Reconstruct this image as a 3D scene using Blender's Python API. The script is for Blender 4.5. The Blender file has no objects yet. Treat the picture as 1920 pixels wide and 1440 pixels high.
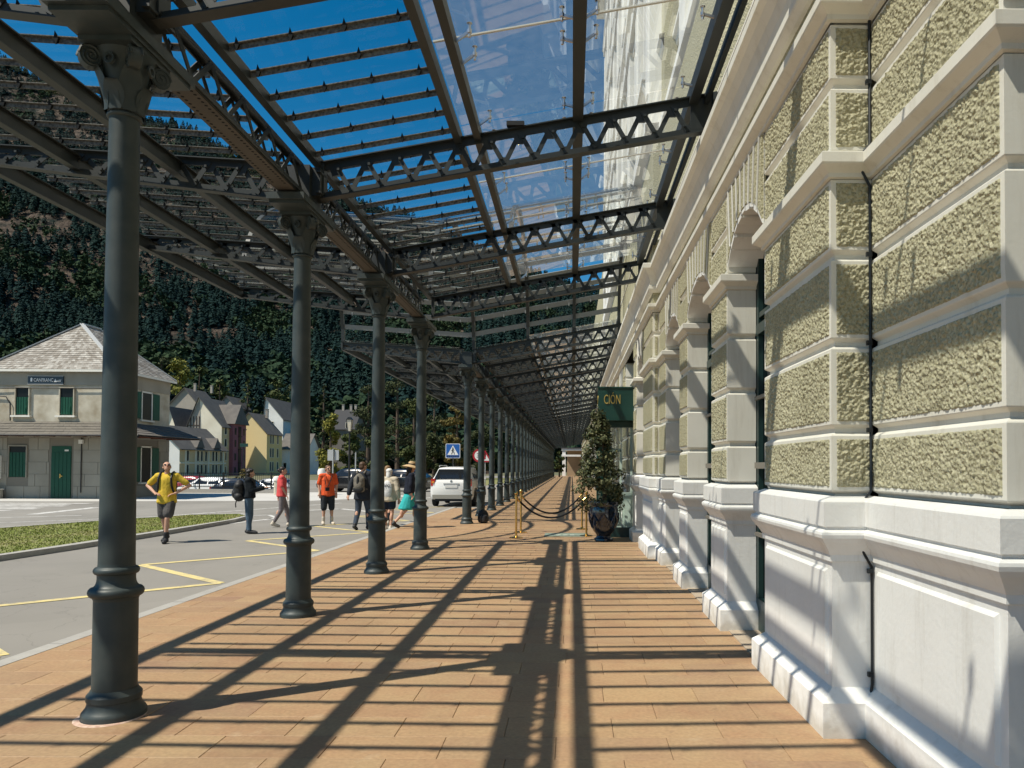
import bpy, bmesh, math, random
import numpy as np
from mathutils import Vector, Matrix, noise as mnoise
R = math.radians
random.seed(7); np.random.seed(7)
SC = bpy.context.scene
COL = SC.collection

# ------------------------------------------------------------------ camera
cam_d = bpy.data.cameras.new('camera')
cam = bpy.data.objects.new('camera', cam_d); COL.objects.link(cam)
F = 1360.0
cam_d.sensor_fit = 'HORIZONTAL'; cam_d.sensor_width = 36.0
cam_d.lens = F / 1920 * 36
TILT = 1.2
cam.location = (0, 0, 1.6)
cam.rotation_euler = (R(90 + TILT), R(0.0), 0)
cam.rotation_euler = (Matrix.Rotation(R(90 + TILT), 3, 'X') @ Matrix.Rotation(R(0.27), 3, 'Z')).to_euler()
cam_d.shift_x = -(1072 - 960) / 1920
cam_d.shift_y = (875 - F * math.tan(R(TILT)) - 720) / 1920
cam_d.clip_start = 0.05; cam_d.clip_end = 6000
SC.camera = cam

# ------------------------------------------------------------------ sky, sun, exposure
SUNV = Vector((-0.58, -0.33, 1.0)).normalized()          # towards the sun
w = bpy.data.worlds.new('World'); SC.world = w; w.use_nodes = True
nt = w.node_tree; nt.nodes.clear()
sky = nt.nodes.new('ShaderNodeTexSky'); sky.sky_type = 'NISHITA'; sky.sun_disc = False
sky.sun_elevation = math.asin(SUNV.z); sky.sun_rotation = math.atan2(SUNV.x, SUNV.y) % (2 * math.pi)
sky.altitude = 1200; sky.air_density = 1.0; sky.dust_density = 0.15; sky.ozone_density = 1.6
bg = nt.nodes.new('ShaderNodeBackground'); bg.inputs[1].default_value = 0.088
wo = nt.nodes.new('ShaderNodeOutputWorld')
hs = nt.nodes.new('ShaderNodeHueSaturation'); hs.inputs['Saturation'].default_value = 1.45; hs.inputs['Hue'].default_value = 0.488
nt.links.new(sky.outputs[0], hs.inputs['Color']); nt.links.new(hs.outputs[0], bg.inputs[0]); nt.links.new(bg.outputs[0], wo.inputs[0])
sl = bpy.data.lights.new('sun', 'SUN'); sl.energy = 5.0; sl.angle = R(0.53); sl.color = (1.0, 0.925, 0.79)
so = bpy.data.objects.new('sun', sl); COL.objects.link(so)
so.location = (-30, -20, 50); so.rotation_euler = SUNV.to_track_quat('Z', 'Y').to_euler()
SC.view_settings.view_transform = 'Standard'
try: SC.view_settings.look = 'None'
except Exception: pass
SC.view_settings.exposure = 0.40; SC.view_settings.gamma = 1.0
SC.view_settings.use_curve_mapping = False
SC.cycles.max_bounces = 8; SC.cycles.transparent_max_bounces = 24

# ------------------------------------------------------------------ helpers
class MB:
    """collects faces, links them as ONE mesh object"""
    def __init__(s): s.v = []; s.f = []; s.m = []; s.sm = []
    def add(s, vs, fs, mi=0, smooth=False):
        b = len(s.v); s.v.extend([tuple(p) for p in vs])
        for f in fs: s.f.append([b + i for i in f]); s.m.append(mi); s.sm.append(smooth)
    def box(s, c, d, mi=0, rz=0.0):
        x, y, z = d[0] / 2, d[1] / 2, d[2] / 2
        co, si = math.cos(rz), math.sin(rz)
        vs = []
        for dz in (-z, z):
            for dx, dy in ((-x, -y), (x, -y), (x, y), (-x, y)):
                vs.append((c[0] + dx * co - dy * si, c[1] + dx * si + dy * co, c[2] + dz))
        s.add(vs, [(3, 2, 1, 0), (4, 5, 6, 7), (0, 1, 5, 4), (1, 2, 6, 5), (2, 3, 7, 6), (3, 0, 4, 7)], mi)
    def box2(s, a, b, mi=0):
        s.box([(a[i] + b[i]) / 2 for i in range(3)], [abs(b[i] - a[i]) for i in range(3)], mi)
    def bar(s, p0, p1, wd, ht, up=(0, 0, 1), mi=0):
        p0 = Vector(p0); p1 = Vector(p1); d = (p1 - p0).normalized(); up = Vector(up)
        sd = d.cross(up)
        if sd.length < 1e-5: sd = d.cross(Vector((1, 0, 0)))
        sd.normalize(); u = sd.cross(d).normalized()
        vs = []
        for p in (p0, p1):
            for a, b in ((-1, -1), (1, -1), (1, 1), (-1, 1)):
                vs.append(p + sd * (a * wd / 2) + u * (b * ht / 2))
        s.add(vs, [(0, 1, 2, 3), (7, 6, 5, 4), (4, 5, 1, 0), (5, 6, 2, 1), (6, 7, 3, 2), (7, 4, 0, 3)], mi)
    def tube(s, pts, rad, n=8, mi=0, smooth=True, caps=True):
        pts = [Vector(p) for p in pts]
        rs = rad if hasattr(rad, '__len__') else [rad] * len(pts)
        rings = []; prev = None
        for i, p in enumerate(pts):
            d = (pts[min(i + 1, len(pts) - 1)] - pts[max(i - 1, 0)])
            if d.length < 1e-9: d = Vector((0, 0, 1))
            d.normalize()
            if prev is None:
                a = d.cross(Vector((0, 0, 1)))
                if a.length < 1e-3: a = d.cross(Vector((1, 0, 0)))
            else:
                a = prev - d * prev.dot(d)
            a.normalize(); prev = a; b = d.cross(a)
            rings.append([p + (a * math.cos(2 * math.pi * k / n) + b * math.sin(2 * math.pi * k / n)) * rs[i] for k in range(n)])
        vs = [q for r in rings for q in r]; fs = []
        for i in range(len(pts) - 1):
            for k in range(n):
                fs.append((i * n + k, i * n + (k + 1) % n, (i + 1) * n + (k + 1) % n, (i + 1) * n + k))
        s.add(vs, fs, mi, smooth)
        if caps:
            s.add(rings[0], [tuple(range(n))[::-1]], mi); s.add(rings[-1], [tuple(range(n))], mi)
    def lathe(s, prof, n=24, c=(0, 0, 0), mi=0, smooth=True, caps=True):
        vs = []; fs = []
        for r, z in prof:
            for k in range(n):
                a = 2 * math.pi * k / n
                vs.append((c[0] + r * math.cos(a), c[1] + r * math.sin(a), c[2] + z))
        for i in range(len(prof) - 1):
            for k in range(n):
                fs.append((i * n + k, i * n + (k + 1) % n, (i + 1) * n + (k + 1) % n, (i + 1) * n + k))
        s.add(vs, fs, mi, smooth)
        if caps:
            m = len(prof) - 1
            s.add(vs[:n], [tuple(range(n))[::-1]], mi); s.add(vs[m * n:], [tuple(range(n))], mi)
    def prism(s, poly, axis, a, b, mi=0):
        """2D polygon extruded along an axis ('x': poly is (y,z); 'y': (x,z); 'z': (x,y))"""
        def P(p, t):
            return {'x': (t, p[0], p[1]), 'y': (p[0], t, p[1]), 'z': (p[0], p[1], t)}[axis]
        n = len(poly); vs = [P(p, a) for p in poly] + [P(p, b) for p in poly]
        fs = [tuple(range(n))[::-1], tuple(range(n, 2 * n))]
        for i in range(n): fs.append((i, (i + 1) % n, n + (i + 1) % n, n + i))
        s.add(vs, fs, mi)
    def sweep(s, path, prof, mi=0, capends=True, closed_prof=False):
        """path: open (x,y) polyline, outward is the left of travel; prof: (offset, z)"""
        n = len(path); P = [Vector((p[0], p[1])) for p in path]
        nr = []
        for i in range(n):
            ds = []
            if i > 0: ds.append((P[i] - P[i - 1]).normalized())
            if i < n - 1: ds.append((P[i + 1] - P[i]).normalized())
            ns = [Vector((-d.y, d.x)) for d in ds]
            if len(ns) == 1: nr.append(ns[0])
            else:
                m = ns[0] + ns[1]; m.normalize(); nr.append(m / max(0.3, m.dot(ns[0])))
        vs = []; q = len(prof)
        for i in range(n):
            for o, z in prof: vs.append((P[i].x + nr[i].x * o, P[i].y + nr[i].y * o, z))
        fs = []
        for i in range(n - 1):
            for k in range(q - 1):
                fs.append((i * q + k, (i + 1) * q + k, (i + 1) * q + k + 1, i * q + k + 1))
            if closed_prof:
                fs.append((i * q + q - 1, (i + 1) * q + q - 1, (i + 1) * q, i * q))
        s.add(vs, fs, mi)
        if closed_prof and capends:
            s.add(vs[:q], [tuple(range(q))], mi); s.add(vs[-q:], [tuple(range(q))[::-1]], mi)
    def build(s, name, mats, parent=None, loc=None, smooth=None, fix=False):
        me = bpy.data.meshes.new(name)
        me.from_pydata(s.v, [], s.f)
        if not isinstance(mats, (list, tuple)): mats = [mats]
        for m in mats: me.materials.append(m)
        if len(mats) > 1: me.polygons.foreach_set('material_index', s.m)
        if smooth is not None: me.polygons.foreach_set('use_smooth', [smooth] * len(s.f))
        else: me.polygons.foreach_set('use_smooth', s.sm)
        if fix:
            bm = bmesh.new(); bm.from_mesh(me); bmesh.ops.recalc_face_normals(bm, faces=bm.faces[:]); bm.to_mesh(me); bm.free()
        if any(s.sm) and smooth is None: me.set_sharp_from_angle(angle=R(36))
        me.update()
        return put(name, me, parent, loc)

KIDS = {}
def put(name, me, parent=None, loc=None, rot=None, scale=None):
    o = bpy.data.objects.new(name, me); COL.objects.link(o)
    if parent is not None: o.parent = parent; KIDS.setdefault(parent.name, []).append(o)
    if loc is not None: o.location = loc
    if rot is not None: o.rotation_euler = rot
    if scale is not None: o.scale = scale
    return o
def tag(o, label=None, cat=None, group=None, kind=None):
    if label: o['label'] = label
    if cat: o['category'] = cat
    if group: o['group'] = group
    if kind: o['kind'] = kind
    return o
def thing(name, loc=(0, 0, 0), rz=0.0, label=None, cat=None, group=None):
    o = bpy.data.objects.new(name, None); COL.objects.link(o)
    o.location = loc; o.rotation_euler = (0, 0, rz); o.empty_display_size = 0.2
    return tag(o, label, cat, group)
def copy_tree(o, parent=None, kids=None):
    c = o.copy(); COL.objects.link(c)
    if parent is not None: c.parent = parent; KIDS.setdefault(parent.name, []).append(c)
    for ch in list(KIDS.get(o.name, [])): copy_tree(ch, c)
    return c
def text_mesh(txt, size, mat, name='lettering', depth=0.004, align='CENTER', sx=1.0):
    cu = bpy.data.curves.new('t', 'FONT'); cu.body = txt; cu.size = size; cu.extrude = depth / 2
    cu.align_x = align; cu.align_y = 'CENTER'; cu.resolution_u = 3
    to = bpy.data.objects.new('t', cu); COL.objects.link(to)
    bpy.context.view_layer.update()
    me = bpy.data.meshes.new_from_object(to.evaluated_get(bpy.context.evaluated_depsgraph_get()))
    bpy.data.objects.remove(to); me.name = name
    me.materials.clear(); me.materials.append(mat)
    if sx != 1.0: me.transform(Matrix.Diagonal((sx, 1, 1, 1)))
    return me

# ------------------------------------------------------------------ materials
def N(nt, t, **kw):
    n = nt.nodes.new(t)
    for k, v in kw.items():
        if hasattr(n, k): setattr(n, k, v)
    return n
def mat(name, col, rough=0.6, spec=0.4, metal=0.0, var=0.0, vscale=3.0, bump=0.0, bscale=40.0, isl=0.0, col2=None, coat=0.0, objr=0.0, bdist=0.01, detail=6):
    m = bpy.data.materials.new(name); m.use_nodes = True; t = m.node_tree
    b = t.nodes['Principled BSDF']; L = t.links.new
    b.inputs['Roughness'].default_value = rough; b.inputs['Metallic'].default_value = metal
    b.inputs['Specular IOR Level'].default_value = spec
    if coat: b.inputs['Coat Weight'].default_value = coat
    base = (*col, 1)
    b.inputs['Base Color'].default_value = base
    out = None
    if var or isl or objr or col2:
        tc = N(t, 'ShaderNodeNewGeometry')
        src = None
        mix = N(t, 'ShaderNodeMix', data_type='RGBA'); mix.inputs[6].default_value = base
        c2 = col2 if col2 else tuple(c * 0.55 for c in col)
        mix.inputs[7].default_value = (*c2, 1)
        facs = []
        if var:
            no = N(t, 'ShaderNodeTexNoise'); no.inputs['Scale'].default_value = vscale; no.inputs['Detail'].default_value = detail
            L(tc.outputs['Position'], no.inputs['Vector'])
            mr = N(t, 'ShaderNodeMapRange'); mr.inputs[1].default_value = 0.35; mr.inputs[2].default_value = 0.7; mr.inputs[3].default_value = 0; mr.inputs[4].default_value = var
            L(no.outputs[0], mr.inputs[0]); facs.append(mr.outputs[0])
        if isl:
            mu = N(t, 'ShaderNodeMath', operation='MULTIPLY'); L(tc.outputs['Random Per Island'], mu.inputs[0]); mu.inputs[1].default_value = isl; facs.append(mu.outputs[0])
        if objr:
            oi = N(t, 'ShaderNodeObjectInfo'); mu = N(t, 'ShaderNodeMath', operation='MULTIPLY'); L(oi.outputs['Random'], mu.inputs[0]); mu.inputs[1].default_value = objr; facs.append(mu.outputs[0])
        f = facs[0]
        for g in facs[1:]:
            ad = N(t, 'ShaderNodeMath', operation='ADD'); L(f, ad.inputs[0]); L(g, ad.inputs[1]); f = ad.outputs[0]
        ad = N(t, 'ShaderNodeClamp'); L(f, ad.inputs[0]); L(ad.outputs[0], mix.inputs[0])
        L(mix.outputs[2], b.inputs['Base Color'])
    if bump:
        tc = N(t, 'ShaderNodeNewGeometry')
        no = N(t, 'ShaderNodeTexNoise'); no.inputs['Scale'].default_value = bscale; no.inputs['Detail'].default_value = 8
        L(tc.outputs['Position'], no.inputs['Vector'])
        bu = N(t, 'ShaderNodeBump'); bu.inputs['Strength'].default_value = bump; bu.inputs['Distance'].default_value = bdist
        L(no.outputs[0], bu.inputs['Height']); L(bu.outputs[0], b.inputs['Normal'])
    return m
def glass_mat(name, tint=(0.93, 0.96, 0.95), ior=1.5, rough=0.0, dust=0.0):
    m = bpy.data.materials.new(name); m.use_nodes = True; t = m.node_tree; t.nodes.clear(); L = t.links.new
    tr = N(t, 'ShaderNodeBsdfTransparent'); tr.inputs[0].default_value = (*tint, 1)
    gl = N(t, 'ShaderNodeBsdfGlossy'); gl.inputs['Roughness'].default_value = rough; gl.inputs[0].default_value = (0.96, 0.98, 1, 1)
    ge = N(t, 'ShaderNodeNewGeometry')
    mi = N(t, 'ShaderNodeMix', data_type='FLOAT'); L(ge.outputs['Backfacing'], mi.inputs[0]); mi.inputs[2].default_value = ior; mi.inputs[3].default_value = 1 / ior
    fr = N(t, 'ShaderNodeFresnel'); L(mi.outputs[0], fr.inputs['IOR'])
    ms = N(t, 'ShaderNodeMixShader'); L(fr.outputs[0], ms.inputs[0]); L(tr.outputs[0], ms.inputs[1]); L(gl.outputs[0], ms.inputs[2])
    o = N(t, 'ShaderNodeOutputMaterial'); L(ms.outputs[0], o.inputs[0])
    if dust:
        df = N(t, 'ShaderNodeBsdfTranslucent'); df.inputs[0].default_value = (.75, .78, .80, 1)
        no = N(t, 'ShaderNodeTexNoise'); no.inputs['Scale'].default_value = 9; no.inputs['Detail'].default_value = 8; L(ge.outputs['Position'], no.inputs['Vector'])
        mr = N(t, 'ShaderNodeMapRange'); mr.inputs[1].default_value = .3; mr.inputs[2].default_value = .75; mr.inputs[3].default_value = dust * .8; mr.inputs[4].default_value = dust * 1.25; L(no.outputs[0], mr.inputs[0])
        m2 = N(t, 'ShaderNodeMixShader'); L(mr.outputs[0], m2.inputs[0]); L(ms.outputs[0], m2.inputs[1]); L(df.outputs[0], m2.inputs[2]); L(m2.outputs[0], o.inputs[0])
    return m
M = {}
M['iron'] = mat('iron_paint', (0.027, 0.039, 0.041), 0.5, 0.4, var=0.8, vscale=7, col2=(0.052, 0.062, 0.060), bump=0.05, bscale=60)
M['iron2'] = mat('canopy_iron', (0.020, 0.026, 0.027), 0.5, 0.45, var=0.5, vscale=5, col2=(0.036, 0.039, 0.037))
M['lath'] = mat('lath_metal', (0.19, 0.185, 0.165), 0.75, 0.2, var=1.0, vscale=40, col2=(0.05, 0.05, 0.047))
M['steel'] = mat('steel', (0.55, 0.55, 0.56), 0.28, 0.5, 1.0)
M['brass'] = mat('brass', (0.72, 0.46, 0.16), 0.22, 0.5, 1.0)
M['white'] = mat('white_paint', (0.80, 0.79, 0.765), 0.62, 0.3, var=0.45, vscale=2.2, col2=(0.68, 0.67, 0.64), bump=0.38, bscale=30, bdist=0.006)
M['cream'] = mat('cream_paint', (0.76, 0.735, 0.66), 0.62, 0.3, var=0.35, vscale=2.2, col2=(0.62, 0.59, 0.50), bump=0.2, bscale=55, bdist=0.004)
M['joint'] = mat('joint_silicone', (0.62, 0.60, 0.54), 0.7)
M['glass'] = glass_mat('glass_clear', (0.80, 0.83, 0.83), 2.2, dust=0.05)
M['glass_b'] = glass_mat('glass_lath', (0.95, 0.97, 0.97), 1.11)
M['black'] = mat('black_matte', (0.012, 0.012, 0.013), 0.6)
M['pipe'] = mat('dark_cable', (0.010, 0.013, 0.016), 0.45)
def stucco_mat():
    m = mat('roughcast_stucco', (0.34, 0.315, 0.20), 0.9, 0.12, var=1.0, vscale=52, col2=(0.54, 0.505, 0.36))
    t = m.node_tree; L = t.links.new; b = t.nodes['Principled BSDF']
    ge = N(t, 'ShaderNodeNewGeometry')
    v = N(t, 'ShaderNodeTexVoronoi'); v.inputs['Scale'].default_value = 58; v.feature = 'SMOOTH_F1'
    n = N(t, 'ShaderNodeTexNoise'); n.inputs['Scale'].default_value = 34; n.inputs['Detail'].default_value = 5
    L(ge.outputs['Position'], n.inputs['Vector']); L(ge.outputs['Position'], v.inputs['Vector'])
    ad = N(t, 'ShaderNodeMath', operation='SUBTRACT'); L(n.outputs[0], ad.inputs[0]); L(v.outputs[0], ad.inputs[1])
    bu = N(t, 'ShaderNodeBump'); bu.inputs['Strength'].default_value = 0.85; bu.inputs['Distance'].default_value = 0.016
    L(ad.outputs[0], bu.inputs['Height']); L(bu.outputs[0], b.inputs['Normal'])
    return m
M['stucco'] = stucco_mat()
def tile_mat():
    m = bpy.data.materials.new('clay_pavers'); m.use_nodes = True; t = m.node_tree; L = t.links.new; b = t.nodes['Principled BSDF']
    b.inputs['Roughness'].default_value = 0.62; b.inputs['Specular IOR Level'].default_value = 0.3
    ge = N(t, 'ShaderNodeNewGeometry'); oi = N(t, 'ShaderNodeObjectInfo')
    ad = N(t, 'ShaderNodeMath', operation='ADD'); L(ge.outputs['Random Per Island'], ad.inputs[0]); L(oi.outputs['Random'], ad.inputs[1])
    fr = N(t, 'ShaderNodeMath', operation='FRACT'); L(ad.outputs[0], fr.inputs[0])
    cr = N(t, 'ShaderNodeValToRGB'); L(fr.outputs[0], cr.inputs[0]); e = cr.color_ramp.elements
    cols = [(0, (0.335, 0.203, 0.115)), (0.25, (0.355, 0.222, 0.124)), (0.5, (0.30, 0.177, 0.102)), (0.72, (0.35, 0.23, 0.13)), (0.9, (0.275, 0.165, 0.105)), (1, (0.375, 0.247, 0.132))]
    e[0].position = 0; e[0].color = (*cols[0][1], 1); e[1].position = 1; e[1].color = (*cols[-1][1], 1)
    for p, c in cols[1:-1]:
        k = e.new(p); k.color = (*c, 1)
    n = N(t, 'ShaderNodeTexNoise'); n.inputs['Scale'].default_value = 3.5; n.inputs['Detail'].default_value = 8; n.inputs['Roughness'].default_value = 0.65
    L(ge.outputs['Position'], n.inputs['Vector'])
    mr = N(t, 'ShaderNodeMapRange'); mr.inputs[1].default_value = 0.35; mr.inputs[2].default_value = 0.7; mr.inputs[3].default_value = 0.0; mr.inputs[4].default_value = 0.55
    L(n.outputs[0], mr.inputs[0])
    mx = N(t, 'ShaderNodeMix', data_type='RGBA'); L(mr.outputs[0], mx.inputs[0]); L(cr.outputs[0], mx.inputs[6]); mx.inputs[7].default_value = (0.375, 0.272, 0.15, 1)
    n2 = N(t, 'ShaderNodeTexNoise'); n2.inputs['Scale'].default_value = 40; n2.inputs['Detail'].default_value = 6
    L(ge.outputs['Position'], n2.inputs['Vector'])
    m2 = N(t, 'ShaderNodeMapRange'); m2.inputs[1].default_value = 0.3; m2.inputs[2].default_value = 0.75; m2.inputs[3].default_value = 0.84; m2.inputs[4].default_value = 1.12
    L(n2.outputs[0], m2.inputs[0])
    ml = N(t, 'ShaderNodeMix', data_type='RGBA'); ml.blend_type = 'MULTIPLY'; ml.inputs[0].default_value = 1
    L(mx.outputs[2], ml.inputs[6]); L(m2.outputs[0], ml.inputs[7])
    # pale scuffs
    n3 = N(t, 'ShaderNodeTexNoise'); n3.inputs['Scale'].default_value = 2.1; n3.inputs['Detail'].default_value = 12; n3.inputs['Roughness'].default_value = 0.8
    L(ge.outputs['Position'], n3.inputs['Vector'])
    m3 = N(t, 'ShaderNodeMapRange'); m3.inputs[1].default_value = 0.64; m3.inputs[2].default_value = 0.74; m3.inputs[3].default_value = 0; m3.inputs[4].default_value = 0.7
    L(n3.outputs[0], m3.inputs[0])
    mf = N(t, 'ShaderNodeMix', data_type='RGBA'); L(m3.outputs[0], mf.inputs[0]); L(ml.outputs[2], mf.inputs[6]); mf.inputs[7].default_value = (0.60, 0.50, 0.38, 1)
    L(mf.outputs[2], b.inputs['Base Color'])
    bu = N(t, 'ShaderNodeBump'); bu.inputs['Strength'].default_value = 0.25; bu.inputs['Distance'].default_value = 0.004
    L(n2.outputs[0], bu.inputs['Height']); L(bu.outputs[0], b.inputs['Normal'])
    return m
def weather(m, stain, amount, drip=True, base=True, scale=1.6):
    """adds stretched drip stains and splashed dirt near the ground to a painted wall"""
    t = m.node_tree; L = t.links.new; b = t.nodes['Principled BSDF']; lk = b.inputs['Base Color'].links[0]; src = lk.from_socket
    ge = N(t, 'ShaderNodeNewGeometry'); mp = N(t, 'ShaderNodeMapping'); mp.inputs['Scale'].default_value = (scale * 5, scale * 5, scale * .55); L(ge.outputs['Position'], mp.inputs[0])
    n = N(t, 'ShaderNodeTexNoise'); n.inputs['Scale'].default_value = 1; n.inputs['Detail'].default_value = 9; n.inputs['Roughness'].default_value = .7; L(mp.outputs[0], n.inputs['Vector'])
    r = N(t, 'ShaderNodeMapRange'); r.inputs[1].default_value = .52; r.inputs[2].default_value = .80; r.inputs[4].default_value = amount; L(n.outputs[0], r.inputs[0])
    f = r.outputs[0]
    if base:
        sp = N(t, 'ShaderNodeSeparateXYZ'); L(ge.outputs['Position'], sp.inputs[0])
        n2 = N(t, 'ShaderNodeTexNoise'); n2.inputs['Scale'].default_value = 7; n2.inputs['Detail'].default_value = 8; L(ge.outputs['Position'], n2.inputs['Vector'])
        ad = N(t, 'ShaderNodeMath', operation='MULTIPLY_ADD'); ad.inputs[1].default_value = -.45; L(n2.outputs[0], ad.inputs[0]); L(sp.outputs['Z'], ad.inputs[2])
        r2 = N(t, 'ShaderNodeMapRange'); r2.inputs[1].default_value = -.22; r2.inputs[2].default_value = -.06; r2.inputs[3].default_value = min(.6, amount * 1.6); r2.inputs[4].default_value = 0; L(ad.outputs[0], r2.inputs[0])
        mx_ = N(t, 'ShaderNodeMath', operation='MAXIMUM'); L(f, mx_.inputs[0]); L(r2.outputs[0], mx_.inputs[1]); f = mx_.outputs[0]
    mix = N(t, 'ShaderNodeMix', data_type='RGBA'); L(f, mix.inputs[0]); L(src, mix.inputs[6]); mix.inputs[7].default_value = (*stain, 1); L(mix.outputs[2], b.inputs['Base Color'])
weather(M['white'], (.40, .36, .29), .48); weather(M['cream'], (.42, .37, .28), .48)
def cracks(m, col, scale, width, amt):
    t = m.node_tree; L = t.links.new; b = t.nodes['Principled BSDF']; lk = b.inputs['Base Color'].links[0]; src = lk.from_socket
    ge = N(t, 'ShaderNodeNewGeometry'); n = N(t, 'ShaderNodeTexNoise'); n.inputs['Scale'].default_value = scale * 2.2; n.inputs['Detail'].default_value = 6; L(ge.outputs['Position'], n.inputs['Vector'])
    v0 = N(t, 'ShaderNodeVectorMath', operation='SCALE'); v0.inputs['Scale'].default_value = 1.4 / scale * .5; L(n.outputs['Color'], v0.inputs[0])
    va = N(t, 'ShaderNodeVectorMath', operation='ADD'); L(ge.outputs['Position'], va.inputs[0]); L(v0.outputs[0], va.inputs[1])
    v = N(t, 'ShaderNodeTexVoronoi'); v.feature = 'DISTANCE_TO_EDGE'; v.inputs['Scale'].default_value = scale; L(va.outputs[0], v.inputs['Vector'])
    r = N(t, 'ShaderNodeMapRange'); r.inputs[1].default_value = 0; r.inputs[2].default_value = width; r.inputs[3].default_value = amt; r.inputs[4].default_value = 0; L(v.outputs['Distance'], r.inputs[0])
    vc = N(t, 'ShaderNodeTexVoronoi'); vc.inputs['Scale'].default_value = scale * .35; L(va.outputs[0], vc.inputs['Vector'])
    hs_ = N(t, 'ShaderNodeMapRange'); hs_.inputs[3].default_value = .88; hs_.inputs[4].default_value = 1.06; L(vc.outputs['Color'], hs_.inputs[0])
    ml = N(t, 'ShaderNodeMix', data_type='RGBA'); ml.blend_type = 'MULTIPLY'; ml.inputs[0].default_value = 1; L(src, ml.inputs[6]); L(hs_.outputs[0], ml.inputs[7])
    mix = N(t, 'ShaderNodeMix', data_type='RGBA'); L(r.outputs[0], mix.inputs[0]); L(ml.outputs[2], mix.inputs[6]); mix.inputs[7].default_value = (*col, 1); L(mix.outputs[2], b.inputs['Base Color'])
def stains(m, col, scale, lo, hi, amt):
    t = m.node_tree; L = t.links.new; b = t.nodes['Principled BSDF']; lk = b.inputs['Base Color'].links[0]; src = lk.from_socket
    ge = N(t, 'ShaderNodeNewGeometry'); n = N(t, 'ShaderNodeTexNoise'); n.inputs['Scale'].default_value = scale; n.inputs['Detail'].default_value = 10; n.inputs['Roughness'].default_value = .68; L(ge.outputs['Position'], n.inputs['Vector'])
    r = N(t, 'ShaderNodeMapRange'); r.inputs[1].default_value = lo; r.inputs[2].default_value = hi; r.inputs[4].default_value = amt; L(n.outputs[0], r.inputs[0])
    mix = N(t, 'ShaderNodeMix', data_type='RGBA'); L(r.outputs[0], mix.inputs[0]); L(src, mix.inputs[6]); mix.inputs[7].default_value = (*col, 1); L(mix.outputs[2], b.inputs['Base Color'])
M['tile'] = tile_mat(); stains(M['tile'], (.17, .105, .065), .9, .50, .78, .55); stains(M['tile'], (.10, .07, .05), 11, .62, .76, .6); stains(M['tile'], (.45, .36, .245), 3.3, .60, .76, .5)
M['grout'] = mat('grout', (0.40, 0.33, 0.25), 0.9, var=0.6, vscale=5, col2=(0.28, 0.22, 0.16))
M['kerb'] = mat('kerb_stone', (0.36, 0.35, 0.32), 0.8, var=0.5, vscale=8, objr=0.3, col2=(0.27, 0.26, 0.245), bump=0.2, bscale=80, bdist=0.003)
M['asphalt'] = mat('asphalt', (0.225, 0.215, 0.195), 0.9, 0.15, var=0.7, vscale=0.35, col2=(0.285, 0.27, 0.245), bump=0.35, bscale=160, bdist=0.004, detail=12)
M['concrete'] = mat('pale_concrete', (0.50, 0.49, 0.46), 0.8, var=0.6, vscale=0.6, col2=(0.42, 0.41, 0.385))
M['yellow_line'] = mat('yellow_road_paint', (0.66, 0.54, 0.22), 0.7, var=0.8, vscale=9, col2=(0.50, 0.43, 0.24))
M['white_line'] = mat('white_road_paint', (0.66, 0.65, 0.62), 0.7, var=0.9, vscale=7, col2=(0.42, 0.41, 0.39))
M['grass_soil'] = mat('lawn_soil', (0.17, 0.19, 0.06), 0.9, var=0.8, vscale=1.3, col2=(0.17, 0.16, 0.06))
M['grass'] = mat('grass_blades', (0.20, 0.25, 0.06), 0.8, .1, isl=0.5, col2=(0.29, 0.29, 0.10))
cracks(M['asphalt'], (.09, .085, .08), .42, .005, .28); stains(M['asphalt'], (.13, .125, .115), .8, .56, .8, .6)
stains(M['yellow_line'], (.24, .225, .19), 5, .5, .66, .75); stains(M['white_line'], (.25, .24, .22), 4, .48, .64, .8)
stains(M['stucco'], (.20, .175, .10), 1.1, .5, .8, .45)
stains(M['grass'], (.30, .27, .11), .55, .48, .68, .8); stains(M['grass_soil'], (.26, .22, .12), .55, .48, .68, .9)
# ================================================================== GROUND
def sheet(name, pts, z, m, kind='structure', parent=None):
    b = MB(); b.add([(p[0], p[1], z) for p in pts], [tuple(range(len(pts)))])
    o = b.build(name, m, parent)
    # flip up if needed
    if o.data.polygons[0].normal.z < 0: o.data.flip_normals()
    if kind: o['kind'] = kind
    return o
ZR = -0.10                                                # level of the road below the platform
M['field'] = mat('valley_ground', (0.10, 0.105, 0.05), 0.9, var=0.8, vscale=0.05, col2=(0.16, 0.14, 0.08))
sheet('ground', [(-900, -60), (500, -60), (500, 260), (-17.5, 260), (-17.5, 46.2), (-900, 46.2)], ZR - 0.012, M['field'])
ZP = -0.80
sheet('lower_ground', [(-900, 46.2), (-17.5, 46.2), (-17.5, 260), (-900, 260)], ZP - 0.01, M['field'])
sheet('parking_lot', [(-75, 46.3), (-17.6, 46.3), (-17.6, 118), (-75, 118)], ZP, M['asphalt'])
sheet('road', [(-75, -30), (-4.66, -30), (-4.66, 27.6), (-3.6, 28.6), (-3.6, 128), (-17.5, 128), (-17.5, 46.2), (-75, 46.2)], ZR - 0.004, M['asphalt'])
sheet('forecourt_pavement', [(-75, 33.2), (-24, 33.2), (-12.5, 35.0), (-9.0, 40.5), (-12, 46), (-75, 46)], ZR + 0.000, M['concrete'])

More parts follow.
